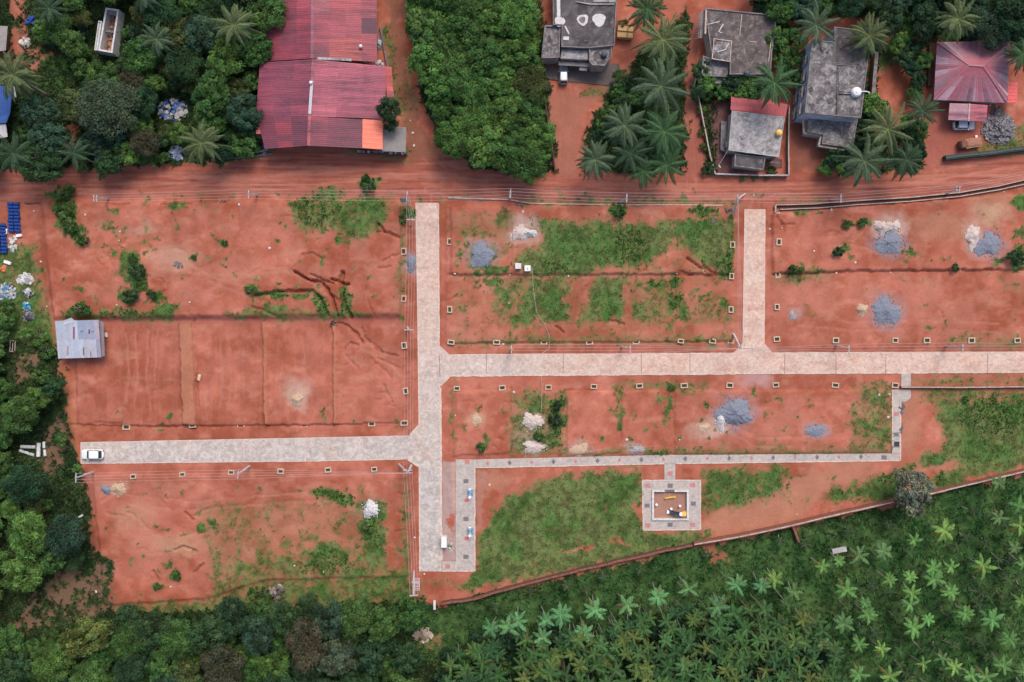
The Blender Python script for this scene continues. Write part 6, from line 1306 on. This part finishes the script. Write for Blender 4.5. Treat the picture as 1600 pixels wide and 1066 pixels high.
def tree(name, x, y, rpx, kind, tone, label, group=None, cat='tree', dz=0.0):
    """crown centre at photo pixel (x, y), crown radius rpx pixels"""
    R_, base, hz, cm, tm = PROTO[kind]; s = rpx * S / R_ * .97; top = (base + hz * .75) * s + dz
    p = P(x, y, top); p.z = gz(p.x, p.y) - .05; g = GREENS[tone]; k = rnd.uniform(.95, 1.32)
    r = thing(name, label, cat, p, rnd.uniform(0, 6.28), group); e = rnd.uniform(.84, 1.16); r.scale = (s * e, s / e, s * rnd.uniform(.92, 1.1))
    c = link('crown', cm, r, (0, 0, base + dz / s)); c.color = (g[0] * k * rnd.uniform(.9, 1.08), g[1] * k, g[2] * k * 1.02, 1); t_ = link('trunk', tm, r); t_.scale = (1, 1, (base + dz / s) / base) if dz else (1, 1, 1); occupied.append((x, y, rpx)); return r

# palms
def frond_arrays(q, L, nleaf, lw, ll, rise, fall, az, twist=.0, tone=1.0, vee=.35):
    """one feather frond: a curved midrib with two rows of leaflets"""
    V = []; T = []; ts = np.linspace(0, 1, nleaf + 2); d = np.array([math.cos(az), math.sin(az), 0]); s = np.array([-d[1], d[0], 0]); bend = q.uniform(-.18, .18)
    def pt(t): return d * L * (t - .12 * t * t) * math.cos(rise * .4) + s * bend * L * t * t + np.array([0, 0, L * (math.sin(rise) * t - fall * t * t)])
    P_ = [pt(t) for t in ts]; w = .045
    for i in range(len(ts) - 1):
        a, b = P_[i], P_[i + 1]; w0, w1 = w * (1 - ts[i] * .8), w * (1 - ts[i + 1] * .8); V.append([a - s * w0, a + s * w0, b + s * w1, b - s * w1]); T.append([tone * 1.7, tone * 1.5, tone * 1.25])
    for i in range(1, len(ts)):
        t = ts[i]; a = P_[i]; tan = unit(P_[i] - P_[i - 1]); l = ll * (math.sin(math.pi * min(.97, .14 + t * .86)) ** .6) * q.uniform(.85, 1.12)
        for sg in (-1, 1):
            dirv = unit(s * sg * (1 - .35 * t) + tan * (.45 + .5 * t) - np.array([0, 0, vee + .35 * q.rand()])); wv = unit(np.cross(dirv, np.array([0, 0, 1.0]))); tw = q.uniform(-.5, .5); wv = unit(wv + np.array([0, 0, tw])) * lw * q.uniform(.8, 1.2)
            tip = a + dirv * l - np.array([0, 0, l * .12]); mid = a + dirv * l * .45; k = tone * q.uniform(.8, 1.2); V.append([a, mid - wv, tip, mid + wv]); T.append([k, k, k])
    return V, T
def palm_crown(name, seed, n, L, nleaf, lw, ll, up=(1.15, -.05), fallr=(.35, .75), vee=.35):
    q = np.random.RandomState(seed); V = []; T = []
    for i in range(n):
        f = i / (n - 1); rise = up[0] + (up[1] - up[0]) * f ** .8 + q.uniform(-.1, .1); tone = 1.15 - .35 * f + q.uniform(-.12, .12); dead = i >= n - 2 and q.rand() < .4
        v, t = frond_arrays(q, L * q.uniform(.85, 1.08), nleaf, lw, ll, rise, q.uniform(*fallr), i * 2.39996 + q.uniform(-.2, .2), 0, tone, vee); V += v; T += [[x[0] * 1.5, x[1] * .72, x[2] * .8] for x in t] if dead else t
    return tri_mesh(name, np.array(V), 4, np.array(T), M['palm_leaf'])
def palm_trunk(name, seed, hgt, r, lean):
    q = random.Random(seed); m = MB(); pts = []; rad = []
    for i in range(9):
        t = i / 8; pts.append((lean[0] * (t - 1) ** 2, lean[1] * (t - 1) ** 2, hgt * t - (.5 if i == 0 else 0))); rad.append(r * (1.25 - .45 * t) if i else r * 1.6)
    m.tube(pts, rad, 9); return m.mesh(name, M['palm_bark'], True)
HC = 9.0
COCO = [(palm_crown('coconut_crown', 100 + i, n + 3, L, 28, .066, .80, vee=.5), palm_trunk('coconut_trunk', i, HC, .19, (rnd.uniform(-1.2, 1.2), rnd.uniform(-1.2, 1.2)))) for i, (n, L) in enumerate(((22, 4.6), (25, 4.4), (19, 4.8), (23, 4.3)))]
nuts = MB(); q = random.Random(4)
for i in range(9):
    a = q.uniform(0, 6.3); nuts.lathe([(.02, -.17), (.12, -.1), (.15, 0), (.11, .12), (.02, .18)], 8, (.32 * math.cos(a), .32 * math.sin(a), -.25 - .2 * q.random()))
nut_me = nuts.mesh('coconut_bunch', plain('green_coconut', (.20, .19, .05), .5), True)
CT = dict(grey=(.078, .122, .072), green=(.056, .118, .054), yellow=(.105, .142, .066), dark=(.048, .088, .050))
def coconut(x, y, d, tone, label):
    i = rnd.randrange(4); cm, tm = COCO[i]; s = d * S * .95 / 8.6; p = P(x, y, HC * s); p.z = gz(p.x, p.y); k = rnd.uniform(.9, 1.12); g = CT[tone]
    r = thing('coconut_palm', label, 'palm', p, rnd.uniform(0, 6.28), 'coconut palms'); r.scale = (s, s, s); c = link('crown', cm, r, (0, 0, HC)); c.color = (g[0] * k, g[1] * k, g[2] * k, 1); link('trunk', tm, r); link('coconut_bunch', nut_me, r, (0, 0, HC)); occupied.append((x, y, d * .36))
for a in ((1012, 14, 74, 'green', 'coconut palm cut by the top edge, right of the dark roofed house'), (1036, 62, 92, 'yellow', 'yellowish coconut palm right of the yellow goods cart'), (1033, 135, 96, 'grey', 'large grey green coconut palm below the yellowish one beside the goods cart'), (975, 196, 84, 'grey', 'coconut palm at the left of the grove, above the roadside one'), (1038, 206, 84, 'green', 'coconut palm at the right of the grove by the red lane'), (930, 250, 72, 'grey', 'coconut palm at the lower left corner of the grove, by the road'), (985, 240, 70, 'dark', 'dark coconut palm in the middle of the grove'), (1042, 258, 66, 'green', 'coconut palm at the lower right corner of the grove, by the road'), (1005, 268, 56, 'green', 'small coconut palm at the bottom of the grove between two roadside palms'),  # the palm in mid grove takes the dark crown tone
          (1210, 130, 82, 'green', 'coconut palm between the brown roofed house and the pale roofed house'), (1275, 40, 76, 'grey', 'coconut palm above the two storey house'), (1358, 56, 80, 'yellow', 'bright coconut palm at the upper right corner of the two storey house'), (1387, 202, 84, 'yellow', 'bright coconut palm right of the two storey house roof'), (1350, 252, 84, 'grey', 'coconut palm hanging over the red road below the two storey house'), (1416, 250, 68, 'dark', 'dark coconut palm by the road right of its larger neighbour'), (1441, 173, 62, 'dark', 'dark coconut palm left of the carport'), (1496, 30, 76, 'yellow', 'bright coconut palm above the hip roofed house'), (1598, 84, 64, 'green', 'coconut palm cut by the right edge beside the hip roof'),
          (366, 40, 78, 'yellow', 'pale coconut palm left of the northern red hall'), (245, 62, 62, 'grey', 'coconut palm right of the roofless shed'), (20, 118, 84, 'yellow', 'yellow green coconut palm above the blue tarpaulin at the left edge'), (315, 224, 76, 'yellow', 'coconut palm beside blue scraps above the red road'), (116, 240, 58, 'dark', 'dark coconut palm by the red road under the big tree'), (22, 240, 70, 'dark', 'coconut palm at the left edge by the red road'), (78, 14, 58, 'dark', 'dark coconut palm at the upper left near the red path'), (226, -6, 66, 'dark', 'dark coconut palm at the top edge above the roofless shed')): coconut(*a)
# areca palms: slender trunk, short stiff fronds
HA = 7.5
ARE = [(palm_crown('areca_crown', 300 + i, n + 1, L, 11, .11, .36, (.95, .0), (.3, .6), .0), palm_trunk('areca_trunk', i + 20, HA, .09, (rnd.uniform(-.9, .9), rnd.uniform(-.9, .9)))) for i, (n, L) in enumerate(((9, 1.75), (7, 1.9), (11, 1.5), (9, 1.9), (6, 1.8), (12, 1.7), (8, 1.6), (10, 1.85), (7, 1.55)))]
def areca_palm(x, y, d, tone, label, group, hs=1.0):
    cm, tm = ARE[rnd.randrange(9)]; s = d * S * .98 / 3.5; h = HA * hs; p = P(x, y, h); p.z = gz(p.x, p.y); k = rnd.uniform(.82, 1.2)
    r = thing('areca_palm', label, 'palm', p, rnd.uniform(0, 6.28), group); c = link('crown', cm, r, (0, 0, h)); c.scale = (s, s, s); c.color = (tone[0] * k * rnd.uniform(.9, 1.12), tone[1] * k, tone[2] * k, 1); t_ = link('trunk', tm, r); t_.scale = (1, 1, hs); occupied.append((x, y, d * .42))
star = [(1429, 844), (1475, 829), (1561, 809), (1593, 821), (1585, 856), (1380, 861), (1342, 868), (1311, 877), (1285, 885), (1458, 888), (1486, 886), (1536, 885), (1389, 906), (1422, 901), (1424, 926), (1323, 921), (1485, 925), (1351, 942), (1422, 944), (1508, 959), (1550, 968), (1318, 975), (1428, 981), (1450, 968), (1577, 999), (1342, 1006), (1377, 1014), (1442, 1037), (1472, 1029), (1491, 1042), (1517, 1056), (1567, 1039), (1595, 940), (1240, 925), (1210, 905), (1285, 1006), (1342, 1054), (1390, 1057), (1355, 960), (1598, 880), (1540, 1058), (1600, 1050), (1592, 790), (1560, 755), (1460, 905)]
for x, y in star: areca_palm(x, y, rnd.uniform(26, 42), rnd.choice([(.115, .250, .072), (.098, .220, .070), (.14, .262, .07), (.10, .185, .07)]), 'star shaped areca palm standing apart in the right half of the plantation', 'open areca palms right', .62)
front = [(930, 953), (980, 945), (1028, 933), (1075, 920), (1151, 914), (1190, 915), (809, 971), (876, 961), (854, 969), (848, 996), (767, 983), (795, 980), (1122, 948), (912, 990)]
for x, y in front: areca_palm(x, y, rnd.uniform(36, 46), rnd.choice([(.105, .245, .095), (.092, .21, .088)]), 'bright areca palm in the front row of the dense plantation', 'front row areca palms', 1.0)
for x, y in ((886, 915), (942, 902), (1000, 892), (1108, 867), (830, 925), (916, 923), (1325, 829), (1260, 850), (775, 950), (1390, 820), (1219, 846), (1540, 850), (1510, 840)): areca_palm(x, y, rnd.uniform(20, 28), (.045, .075, .034), 'small dull young areca palm on the grass strip below the boundary wall', 'young areca palms on the grass strip', .3)
def inside(x, y, pts):
    c = False; n = len(pts)
    for i in range(n):
        (ax, ay), (bx, by) = pts[i], pts[(i + 1) % n]
        if (ay > y) != (by > y) and x < (bx - ax) * (y - ay) / (by - ay) + ax: c = not c
    return c
def free(x, y, r, k): return all((x - a) ** 2 + (y - b) ** 2 > (k * (r + c)) ** 2 for a, b, c in occupied)
dense = [(690, 1100), (700, 1040), (735, 1002), (800, 988), (900, 994), (1000, 966), (1120, 946), (1230, 938), (1300, 985), (1320, 1100)]
q = random.Random(31); n = 0
for it in range(6000):
    x, y = q.uniform(690, 1330), q.uniform(935, 1100)
    if n < 225 and inside(x, y, dense) and free(x, y, 12, .42):
        areca_palm(x, y, q.uniform(26, 40), q.choice([(.044, .104, .034), (.054, .116, .036), (.086, .130, .038), (.036, .086, .034), (.060, .128, .044)]), 'areca palm among the crowded crowns of the dense plantation', 'areca palms of the dense plantation', q.uniform(.8, 1.1)); n += 1
side = [(1300, 985), (1330, 900), (1480, 800), (1660, 760), (1660, 1110), (1320, 1110)]; n = 0
for it in range(3000):
    x, y = q.uniform(1300, 1660), q.uniform(760, 1110)
    if n < 70 and inside(x, y, side) and free(x, y, 9, .8): areca_palm(x, y, q.uniform(16, 26), q.choice([(.040, .078, .030), (.052, .095, .036), (.036, .065, .030)]), 'small young areca palm low among weeds in the right plantation', 'low areca palms right', q.uniform(.2, .45)); n += 1

# trees singled out by hand
big = [
    (165, 168, 52, 'big_fine', 'grey', 'broadleaf_tree', 'largest grey green tree below the roofless shed'), (205, 128, 26, 'mid_fine', 'brown', 'broadleaf_tree', 'brownish tree just above the largest grey green tree'), (60, 174, 30, 'mid_b', 'blue', 'broadleaf_tree', 'big leaved tree right of the blue tarpaulin'), (72, 216, 32, 'mid_b', 'blue', 'broadleaf_tree', 'big leaved dark tree by the red road near the left edge'), (145, 222, 24, 'mid_b', 'blue', 'broadleaf_tree', 'bluish bushy tree above the red road left'), (197, 240, 22, 'small_b', 'fresh', 'broadleaf_tree', 'bright green tree leaning over the red road left'), (225, 222, 26, 'mid_fine', 'brown', 'broadleaf_tree', 'brownish fine leaved tree above the red road'), (350, 90, 34, 'mid', 'fresh', 'broadleaf_tree', 'yellow tipped tree left of the northern hall'), (330, 148, 36, 'mid_b', 'mid', 'broadleaf_tree', 'fresh tree with large leaves left of the pink roofed hall'), (285, 100, 34, 'mid_fine', 'dark', 'broadleaf_tree', 'dark fine tree between two palms at the upper left'), (112, 68, 24, 'mid', 'mid', 'broadleaf_tree', 'round tree left of the roofless shed'), (214, 45, 19, 'mid', 'deep', 'broadleaf_tree', 'dark tree hugging the right side of the roofless shed'), (128, 108, 20, 'small_b', 'mid', 'broadleaf_tree', 'tree at the right end of the green lawn'), (378, 225, 24, 'small_b', 'mid', 'broadleaf_tree', 'leafy tree at the lower left corner of the pink hall'), (395, 75, 30, 'mid_b', 'mid', 'broadleaf_tree', 'tree pushing against the left eave of the northern hall'), (392, 125, 18, 'small', 'mid', 'broadleaf_tree', 'small tree at the left corner where the halls meet'),
    (607, 171, 21, 'mid', 'deep', 'dark_round_tree', 'dark round tree growing over the right eave of the pink hall'), (609, 189, 16, 'mid', 'deep', 'dark_round_tree', 'dark tree just above the grey sheet shelter'),
    (830, 128, 32, 'mid_fine', 'olive', 'broadleaf_tree', 'olive feathery tree at the right rim of the central wood'),
    (1432, 770, 38, 'mid_open', 'pale', 'broadleaf_tree', 'silvery shrubby tree standing across the boundary wall'),
    (30, 850, 0, 'mid', 'fresh', '', ''), (38, 838, 38, 'mid', 'fresh', 'broadleaf_tree', 'light green tree at the left margin below the concrete pipes'), (100, 838, 36, 'mid_fine', 'blue', 'broadleaf_tree', 'dark bluish tree beside the lower left plot'), (28, 900, 34, 'mid', 'fresh', 'broadleaf_tree', 'light green tree at the left edge below another light one'), (78, 880, 24, 'small', 'mid', 'broadleaf_tree', 'small green tree below the dark bluish tree'), (36, 757, 36, 'mid_fine', 'deep', 'broadleaf_tree', 'dark spreading tree below the concrete pipes'), (22, 648, 34, 'mid', 'mid', 'broadleaf_tree', 'green tree above the concrete pipes at the left edge'), (91, 688, 12, 'small', 'mid', 'broadleaf_tree', 'small tree between the concrete pipes and the red verge'), (120, 734, 10, 'small_b', 'fresh', 'shrub', 'small bright shrub by the end of the grey road'),
    (130, 1000, 38, 'mid', 'yellow', 'broadleaf_tree', 'yellowish olive tree at the bottom left wood edge'), (162, 985, 22, 'mid_fine', 'olive', 'broadleaf_tree', 'olive tree right behind the yellowish one'), (425, 1045, 28, 'mid', 'fresh', 'broadleaf_tree', 'bright lime green tree near the bottom edge'), (288, 1050, 26, 'mid', 'olive', 'broadleaf_tree', 'pale olive tree at the bottom edge'), (345, 1045, 40, 'mid_fine', 'brown', 'broadleaf_tree', 'greyish brown fine leaved tree at the bottom edge'), (475, 1010, 40, 'mid_fine', 'brown', 'broadleaf_tree', 'grey dark tree in the bottom wood left of a fern like tree'), (525, 1030, 34, 'mid_open', 'grey', 'broadleaf_tree', 'fern like grey green tree in the bottom wood'), (600, 975, 34, 'mid_open', 'mid', 'broadleaf_tree', 'tall feathery green tree below the grass strip'), (645, 960, 32, 'mid_open', 'mid', 'broadleaf_tree', 'feathery green tree below the tall power pole'), (608, 1045, 24, 'mid', 'mid', 'broadleaf_tree', 'emerald green tree at the bottom beside the plantation'),
    (1365, 163, 22, 'small_b', 'fresh', 'banana_plant', 'bright broad leaved banana clump right of the two storey house'), (1595, 20, 40, 'mid', 'deep', 'broadleaf_tree', 'dark tree at the top right corner'), (1550, 42, 36, 'mid_fine', 'blue', 'broadleaf_tree', 'dark bluish tree above the hip roof'), (1215, 60, 22, 'small_b', 'mid', 'broadleaf_tree', 'leafy tree between the brown roof and the two storey house'), (1240, 85, 22, 'small_b', 'fresh', 'broadleaf_tree', 'bright tree at the left wall of the two storey house'), (1222, 12, 26, 'mid_b', 'mid', 'broadleaf_tree', 'tree at the top edge right of the brown roof'), (1390, 30, 26, 'mid', 'deep', 'broadleaf_tree', 'dark tree above the bright palm at the two storey house')]
for x, y, r, kind, tone, nm, lab in big:
    if r: tree(nm, x, y, r, kind, tone, lab, dz=3.2 if nm == 'dark_round_tree' else 0)
# the woods: every tree its own
shapes = {'wood_a': [(-60, -60), (418, -60), (416, 60), (398, 150), (402, 238), (330, 246), (240, 255), (150, 258), (-60, 262)], 'wood_b': [(640, -60), (808, -60), (826, 40), (840, 110), (850, 254), (752, 248), (704, 212), (664, 120)], 'wood_c': [(1180, -60), (1660, -60), (1660, 40), (1470, 40), (1400, 15), (1190, 16)],
          'wood_d': [(-60, 560), (75, 560), (95, 640), (110, 735), (118, 790), (128, 900), (20, 930), (-60, 940)], 'wood_e': [(-60, 985), (60, 985), (170, 965), (300, 970), (430, 945), (560, 950), (660, 945), (668, 985), (650, 1040), (640, 1110), (-60, 1110)]}
keep_out = [[(142, 5), (192, 5), (184, 90), (142, 90)], [(244, 150), (300, 148), (300, 192), (244, 192)], [(-60, 60), (44, 60), (118, 96), (108, 148), (26, 150), (26, 210), (-60, 215)], [(20, -60), (50, -60), (44, 70), (-60, 70)], [(90, 195), (122, 195), (118, 235), (95, 235)], [(264, 226), (292, 226), (292, 252), (264, 252)], [(24, 684), (80, 684), (80, 720), (24, 720)], [(10, 535), (56, 535), (60, 605), (14, 605)], [(64, 640), (104, 640), (108, 730), (84, 730)], [(90, 895), (160, 890), (170, 985), (0, 985), (0, 950)], [(640, 980), (690, 980), (690, 1010), (640, 1010)], [(60, 720), (112, 730), (112, 800), (84, 800)], [(1265, 45), (1350, 60), (1350, 100), (1265, 100)]]
def fill(poly, n, radii, kinds, tones, label, group, k=.62, seed=1, name='broadleaf_tree', cat='tree'):
    q = random.Random(seed); xs = [p[0] for p in poly]; ys = [p[1] for p in poly]; done = 0
    for r0 in radii:
        for it in range(1400):
            if done >= n: return
            r = r0 * q.uniform(.85, 1.15); x, y = q.uniform(min(xs), max(xs)), q.uniform(min(ys), max(ys))
            if not inside(x, y, poly) or any(inside(x + r * .8 * math.cos(a), y + r * .8 * math.sin(a), o) for o in keep_out for a in (0, .8, 1.6, 2.4, 3.1, 3.9, 4.7, 5.5)) or any(inside(x + r * .4 * math.cos(a), y + r * .4 * math.sin(a), o) for o in keep_out for a in (0, 1.6, 3.1, 4.7)) or not free(x, y, r, k): continue
            if not inside(x + r * .5, y, poly) and not inside(x - r * .5, y, poly): continue
            kd = [c for c in kinds if (r > 27) == (c.startswith('big') or (r <= 36 and c.startswith('mid') and r > 27)) or (r <= 27)]
            kd = [c for c in kinds if c.startswith('mid')] if 17 < r <= 34 else ([c for c in kinds if c.startswith('small')] if r <= 17 else [c for c in kinds if c.startswith('big')])
            tree(name, x, y, r, q.choice(kd or kinds), q.choice(tones), label, group, cat); done += 1
ALL = ('big', 'big_b', 'mid', 'mid_b', 'mid_fine', 'mid_c', 'mid_open', 'small', 'small_b', 'small_fine')
fill(shapes['wood_a'], 95, (30, 22, 15, 11), ALL, ('dark', 'mid', 'deep', 'blue', 'fresh', 'mid', 'olive', 'dark'), 'green tree in the mixed wood left of the red halls', 'trees of the wood left of the halls', seed=2)
fill(shapes['wood_b'], 100, (32, 24, 17, 12), ('big', 'big_b', 'mid', 'mid_b', 'mid_c', 'small', 'small_b'), ('mid', 'fresh', 'lush', 'mid', 'fresh', 'mid'), 'fresh green tree of the dense central wood right of the halls', 'trees of the central wood', k=.5, seed=3)
fill(shapes['wood_c'], 34, (30, 20, 14), ALL, ('deep', 'dark', 'mid', 'deep', 'blue'), 'dark tree in the belt behind the houses at the top right', 'trees behind the houses', seed=4)
fill(shapes['wood_d'], 24, (22, 16, 12), ALL, ('dark', 'mid', 'lush', 'fresh', 'mid', 'olive'), 'tree of the wooded left margin beside the red plots', 'trees of the left margin', k=.72, seed=5)
fill(shapes['wood_e'], 90, (34, 26, 18, 13), ALL, ('dark', 'mid', 'deep', 'mid', 'blue', 'fresh', 'dark'), 'tree of the dark wood along the bottom left', 'trees of the bottom wood', seed=6)
gardens = ([(1086, 98), (1118, 128), (1205, 126), (1200, 148), (1110, 150), (1090, 150)], [(1208, 40), (1256, 40), (1244, 120), (1236, 130), (1217, 110)], [(1355, 150), (1385, 160), (1365, 235), (1335, 240)], [(1395, 25), (1455, 30), (1450, 150), (1425, 150), (1420, 95), (1396, 75)], [(1470, 44), (1640, 40), (1640, 60), (1585, 62), (1470, 60)], [(970, 90), (1000, 150), (960, 200), (925, 225), (950, 170), (965, 140)], [(1300, 225), (1330, 238), (1330, 262), (1290, 262)], [(1420, 180), (1440, 190), (1444, 240), (1425, 260)])
for i, g_ in enumerate(gardens): fill(g_, 9, (16, 12, 8), ('small', 'small_b', 'small_fine'), ('mid', 'fresh', 'dark', 'lush', 'deep'), 'leafy garden bush among the houses at the upper right', 'garden bushes among the houses', k=.6, seed=40 + i, name='garden_bush', cat='bush')
fill([(-60, 420), (30, 490), (60, 560), (86, 640), (100, 720), (110, 800), (-60, 800)], 26, (13, 9), ('small', 'small_b'), ('fresh', 'lush', 'mid'), 'light green scrub bush on the left margin', 'scrub bushes of the left margin', k=.6, seed=60, name='scrub_bush', cat='bush')
fill([(690, 1000), (800, 985), (1000, 975), (1120, 960), (1240, 950), (1310, 1000), (1310, 1100), (690, 1100)], 34, (15, 11), ('small', 'small_fine'), ('deep', 'dark', 'mid'), 'dark broadleaf shrub filling a gap between the plantation palms', 'shrubs between the plantation palms', k=.42, seed=61, name='shrub', cat='shrub')
# bushes
BU = 'round green bush'
for x, y, r, kind, tone, lab in ((205, 462, 14, 'bush', 'dark', 'dark round bush on the upper left plot, larger of two by the bank'), (238, 460, 9, 'bush', 'dark', 'dark round bush on the upper left plot, right of a larger one'), (394, 453, 10, 'bush_b', 'fresh', 'bright bush at the left end of the grassy gully'), (576, 287, 15, 'bush_b', 'mid', 'leafy bush on the dirt road verge at the upper left plot'), (209, 405, 9, 'bush', 'mid', 'bush at the top of a weed patch on the upper left plot'), (216, 425, 15, 'bush', 'dark', 'large dark bush in the middle of the upper left plot weeds'), (354, 380, 6, 'bush', 'mid', 'lone small bush in the middle of the upper left plot'), (305, 403, 5, 'bush', 'mid', 'tiny bush right of the weed patch, upper left plot'), (1309, 393, 10, 'bush', 'dark', 'dark round bush on the upper right plot'), (1586, 404, 15, 'bush', 'deep', 'dark bush at the far right edge of the upper right plot'), (1322, 351, 8, 'bush_b', 'mid', 'left of two bushes above the dark round bush'), (1347, 349, 9, 'bush_b', 'mid', 'right of two bushes above the dark round bush'), (1235, 421, 8, 'bush', 'dark', 'dark bush at the left end of the terrace edge'), (1251, 421, 6, 'bush_b', 'fresh', 'fresh bush beside a dark bush on the terrace edge'), (1492, 419, 7, 'bush', 'dark', 'small bush on the terrace edge at the far right'), (966, 333, 11, 'bush_b', 'fresh', 'bright bush below the kerb above the grassy plot'), (629, 344, 9, 'bush_b', 'mid', 'leafy bush beside the pole at the top of the long road'), (870, 634, 9, 'bush', 'deep', 'dark bush beside the pale sand heap below the pink road'), (868, 655, 12, 'bush', 'deep', 'larger dark bush right of the pale sand heap'), (843, 682, 9, 'bush', 'mid', 'bush between two sand heaps above the paved path'), (750, 699, 9, 'bush', 'mid', 'small bush on the first plot above the paved path'), (276, 901, 8, 'bush', 'mid', 'bush on the bare part of the lower left plot'), (245, 917, 7, 'bush', 'mid', 'small bush near the lower edge of the lower left plot'), (575, 822, 12, 'bush_b', 'fresh', 'bright bush below the stone dust heap'), (1510, 625, 6, 'bush', 'mid', 'small dark bush on the right field'), (1049, 606, 7, 'bush_b', 'fresh', 'bright bush left of a plot marker below the pink road'), (412, 930, 15, 'bush_b', 'mid', 'leafy bush left of the dry blossoms at the lower left plot'), (396, 928, 12, 'bush_b', 'fresh', 'fresh bush at the lower rim of the lower left plot'), (137, 870, 7, 'bush', 'dark', 'small dark bush at the left edge of the lower left plot'), (1096, 170, 10, 'bush_b', 'fresh', 'creeper bush at the top of the pale yard wall'), (1100, 205, 9, 'bush_b', 'yellow', 'yellow green creeper bush on the pale yard wall'), (1099, 229, 8, 'bush_b', 'yellow', 'small yellowish bush below it on the yard wall'), (1108, 262, 13, 'bush_b', 'dark', 'dark bush at the lower corner of the pale yard wall'), (1162, 277, 6, 'bush_b', 'fresh', 'first clipped bush along the yard front wall'), (1180, 277, 6, 'bush_b', 'fresh', 'second clipped bush along the yard front wall'), (1198, 277, 6, 'bush_b', 'mid', 'third clipped bush along the yard front wall'), (1208, 268, 9, 'bush_b', 'mid', 'bush inside the front corner of the yard wall'), (1105, 146, 12, 'bush_b', 'mid', 'bush below the brown roofed house, left'), (1130, 145, 13, 'bush_b', 'mid', 'bush below the brown roofed house, middle'), (1155, 142, 12, 'bush_b', 'fresh', 'bush below the brown roofed house, right'), (972, 38, 10, 'bush_b', 'yellow', 'yellowish bush above the yellow goods cart'), (1330, 185, 0, 'bush', 'mid', ''), (1355, 190, 16, 'bush_b', 'mid', 'bush at the right foot of the two storey house'), (105, 302, 13, 'bush_b', 'mid', 'bush at the top of the weedy corner of the upper left plot'), (102, 330, 15, 'bush_b', 'fresh', 'leafy bush in the middle of the weedy corner'), (110, 352, 13, 'bush', 'mid', 'bush at the lower part of the weedy corner'), (132, 376, 10, 'bush', 'mid', 'bush at the lower tip of the weedy corner'), (60, 525, 16, 'bush_b', 'fresh', 'bright bush on the left margin beside the tin shed'), (72, 548, 15, 'bush_b', 'mid', 'green bush on the left margin below the tin shed corner'), (8, 500, 20, 'bush_b', 'fresh', 'bright bush at the left edge below the scrap piles'), (62, 590, 15, 'bush', 'mid', 'bush on the left margin beside the earth strip'), (78, 620, 12, 'bush', 'mid', 'small bush on the left margin lower down'), (128, 483, 15, 'bush_b', 'mid', 'leafy branch bush hanging over the tin roof')):
    if r: tree('bush', x, y, r, kind, tone, lab, None, 'bush')
dry = tree('dry_shrub', 432, 928, 15, 'bush_b', 'pale', 'dry pale blossomed shrub at the lower rim of the lower left plot', None, 'shrub')
for c in dry.children:
    if c.name.startswith('crown'): c.color = (.34, .28, .25, 1)
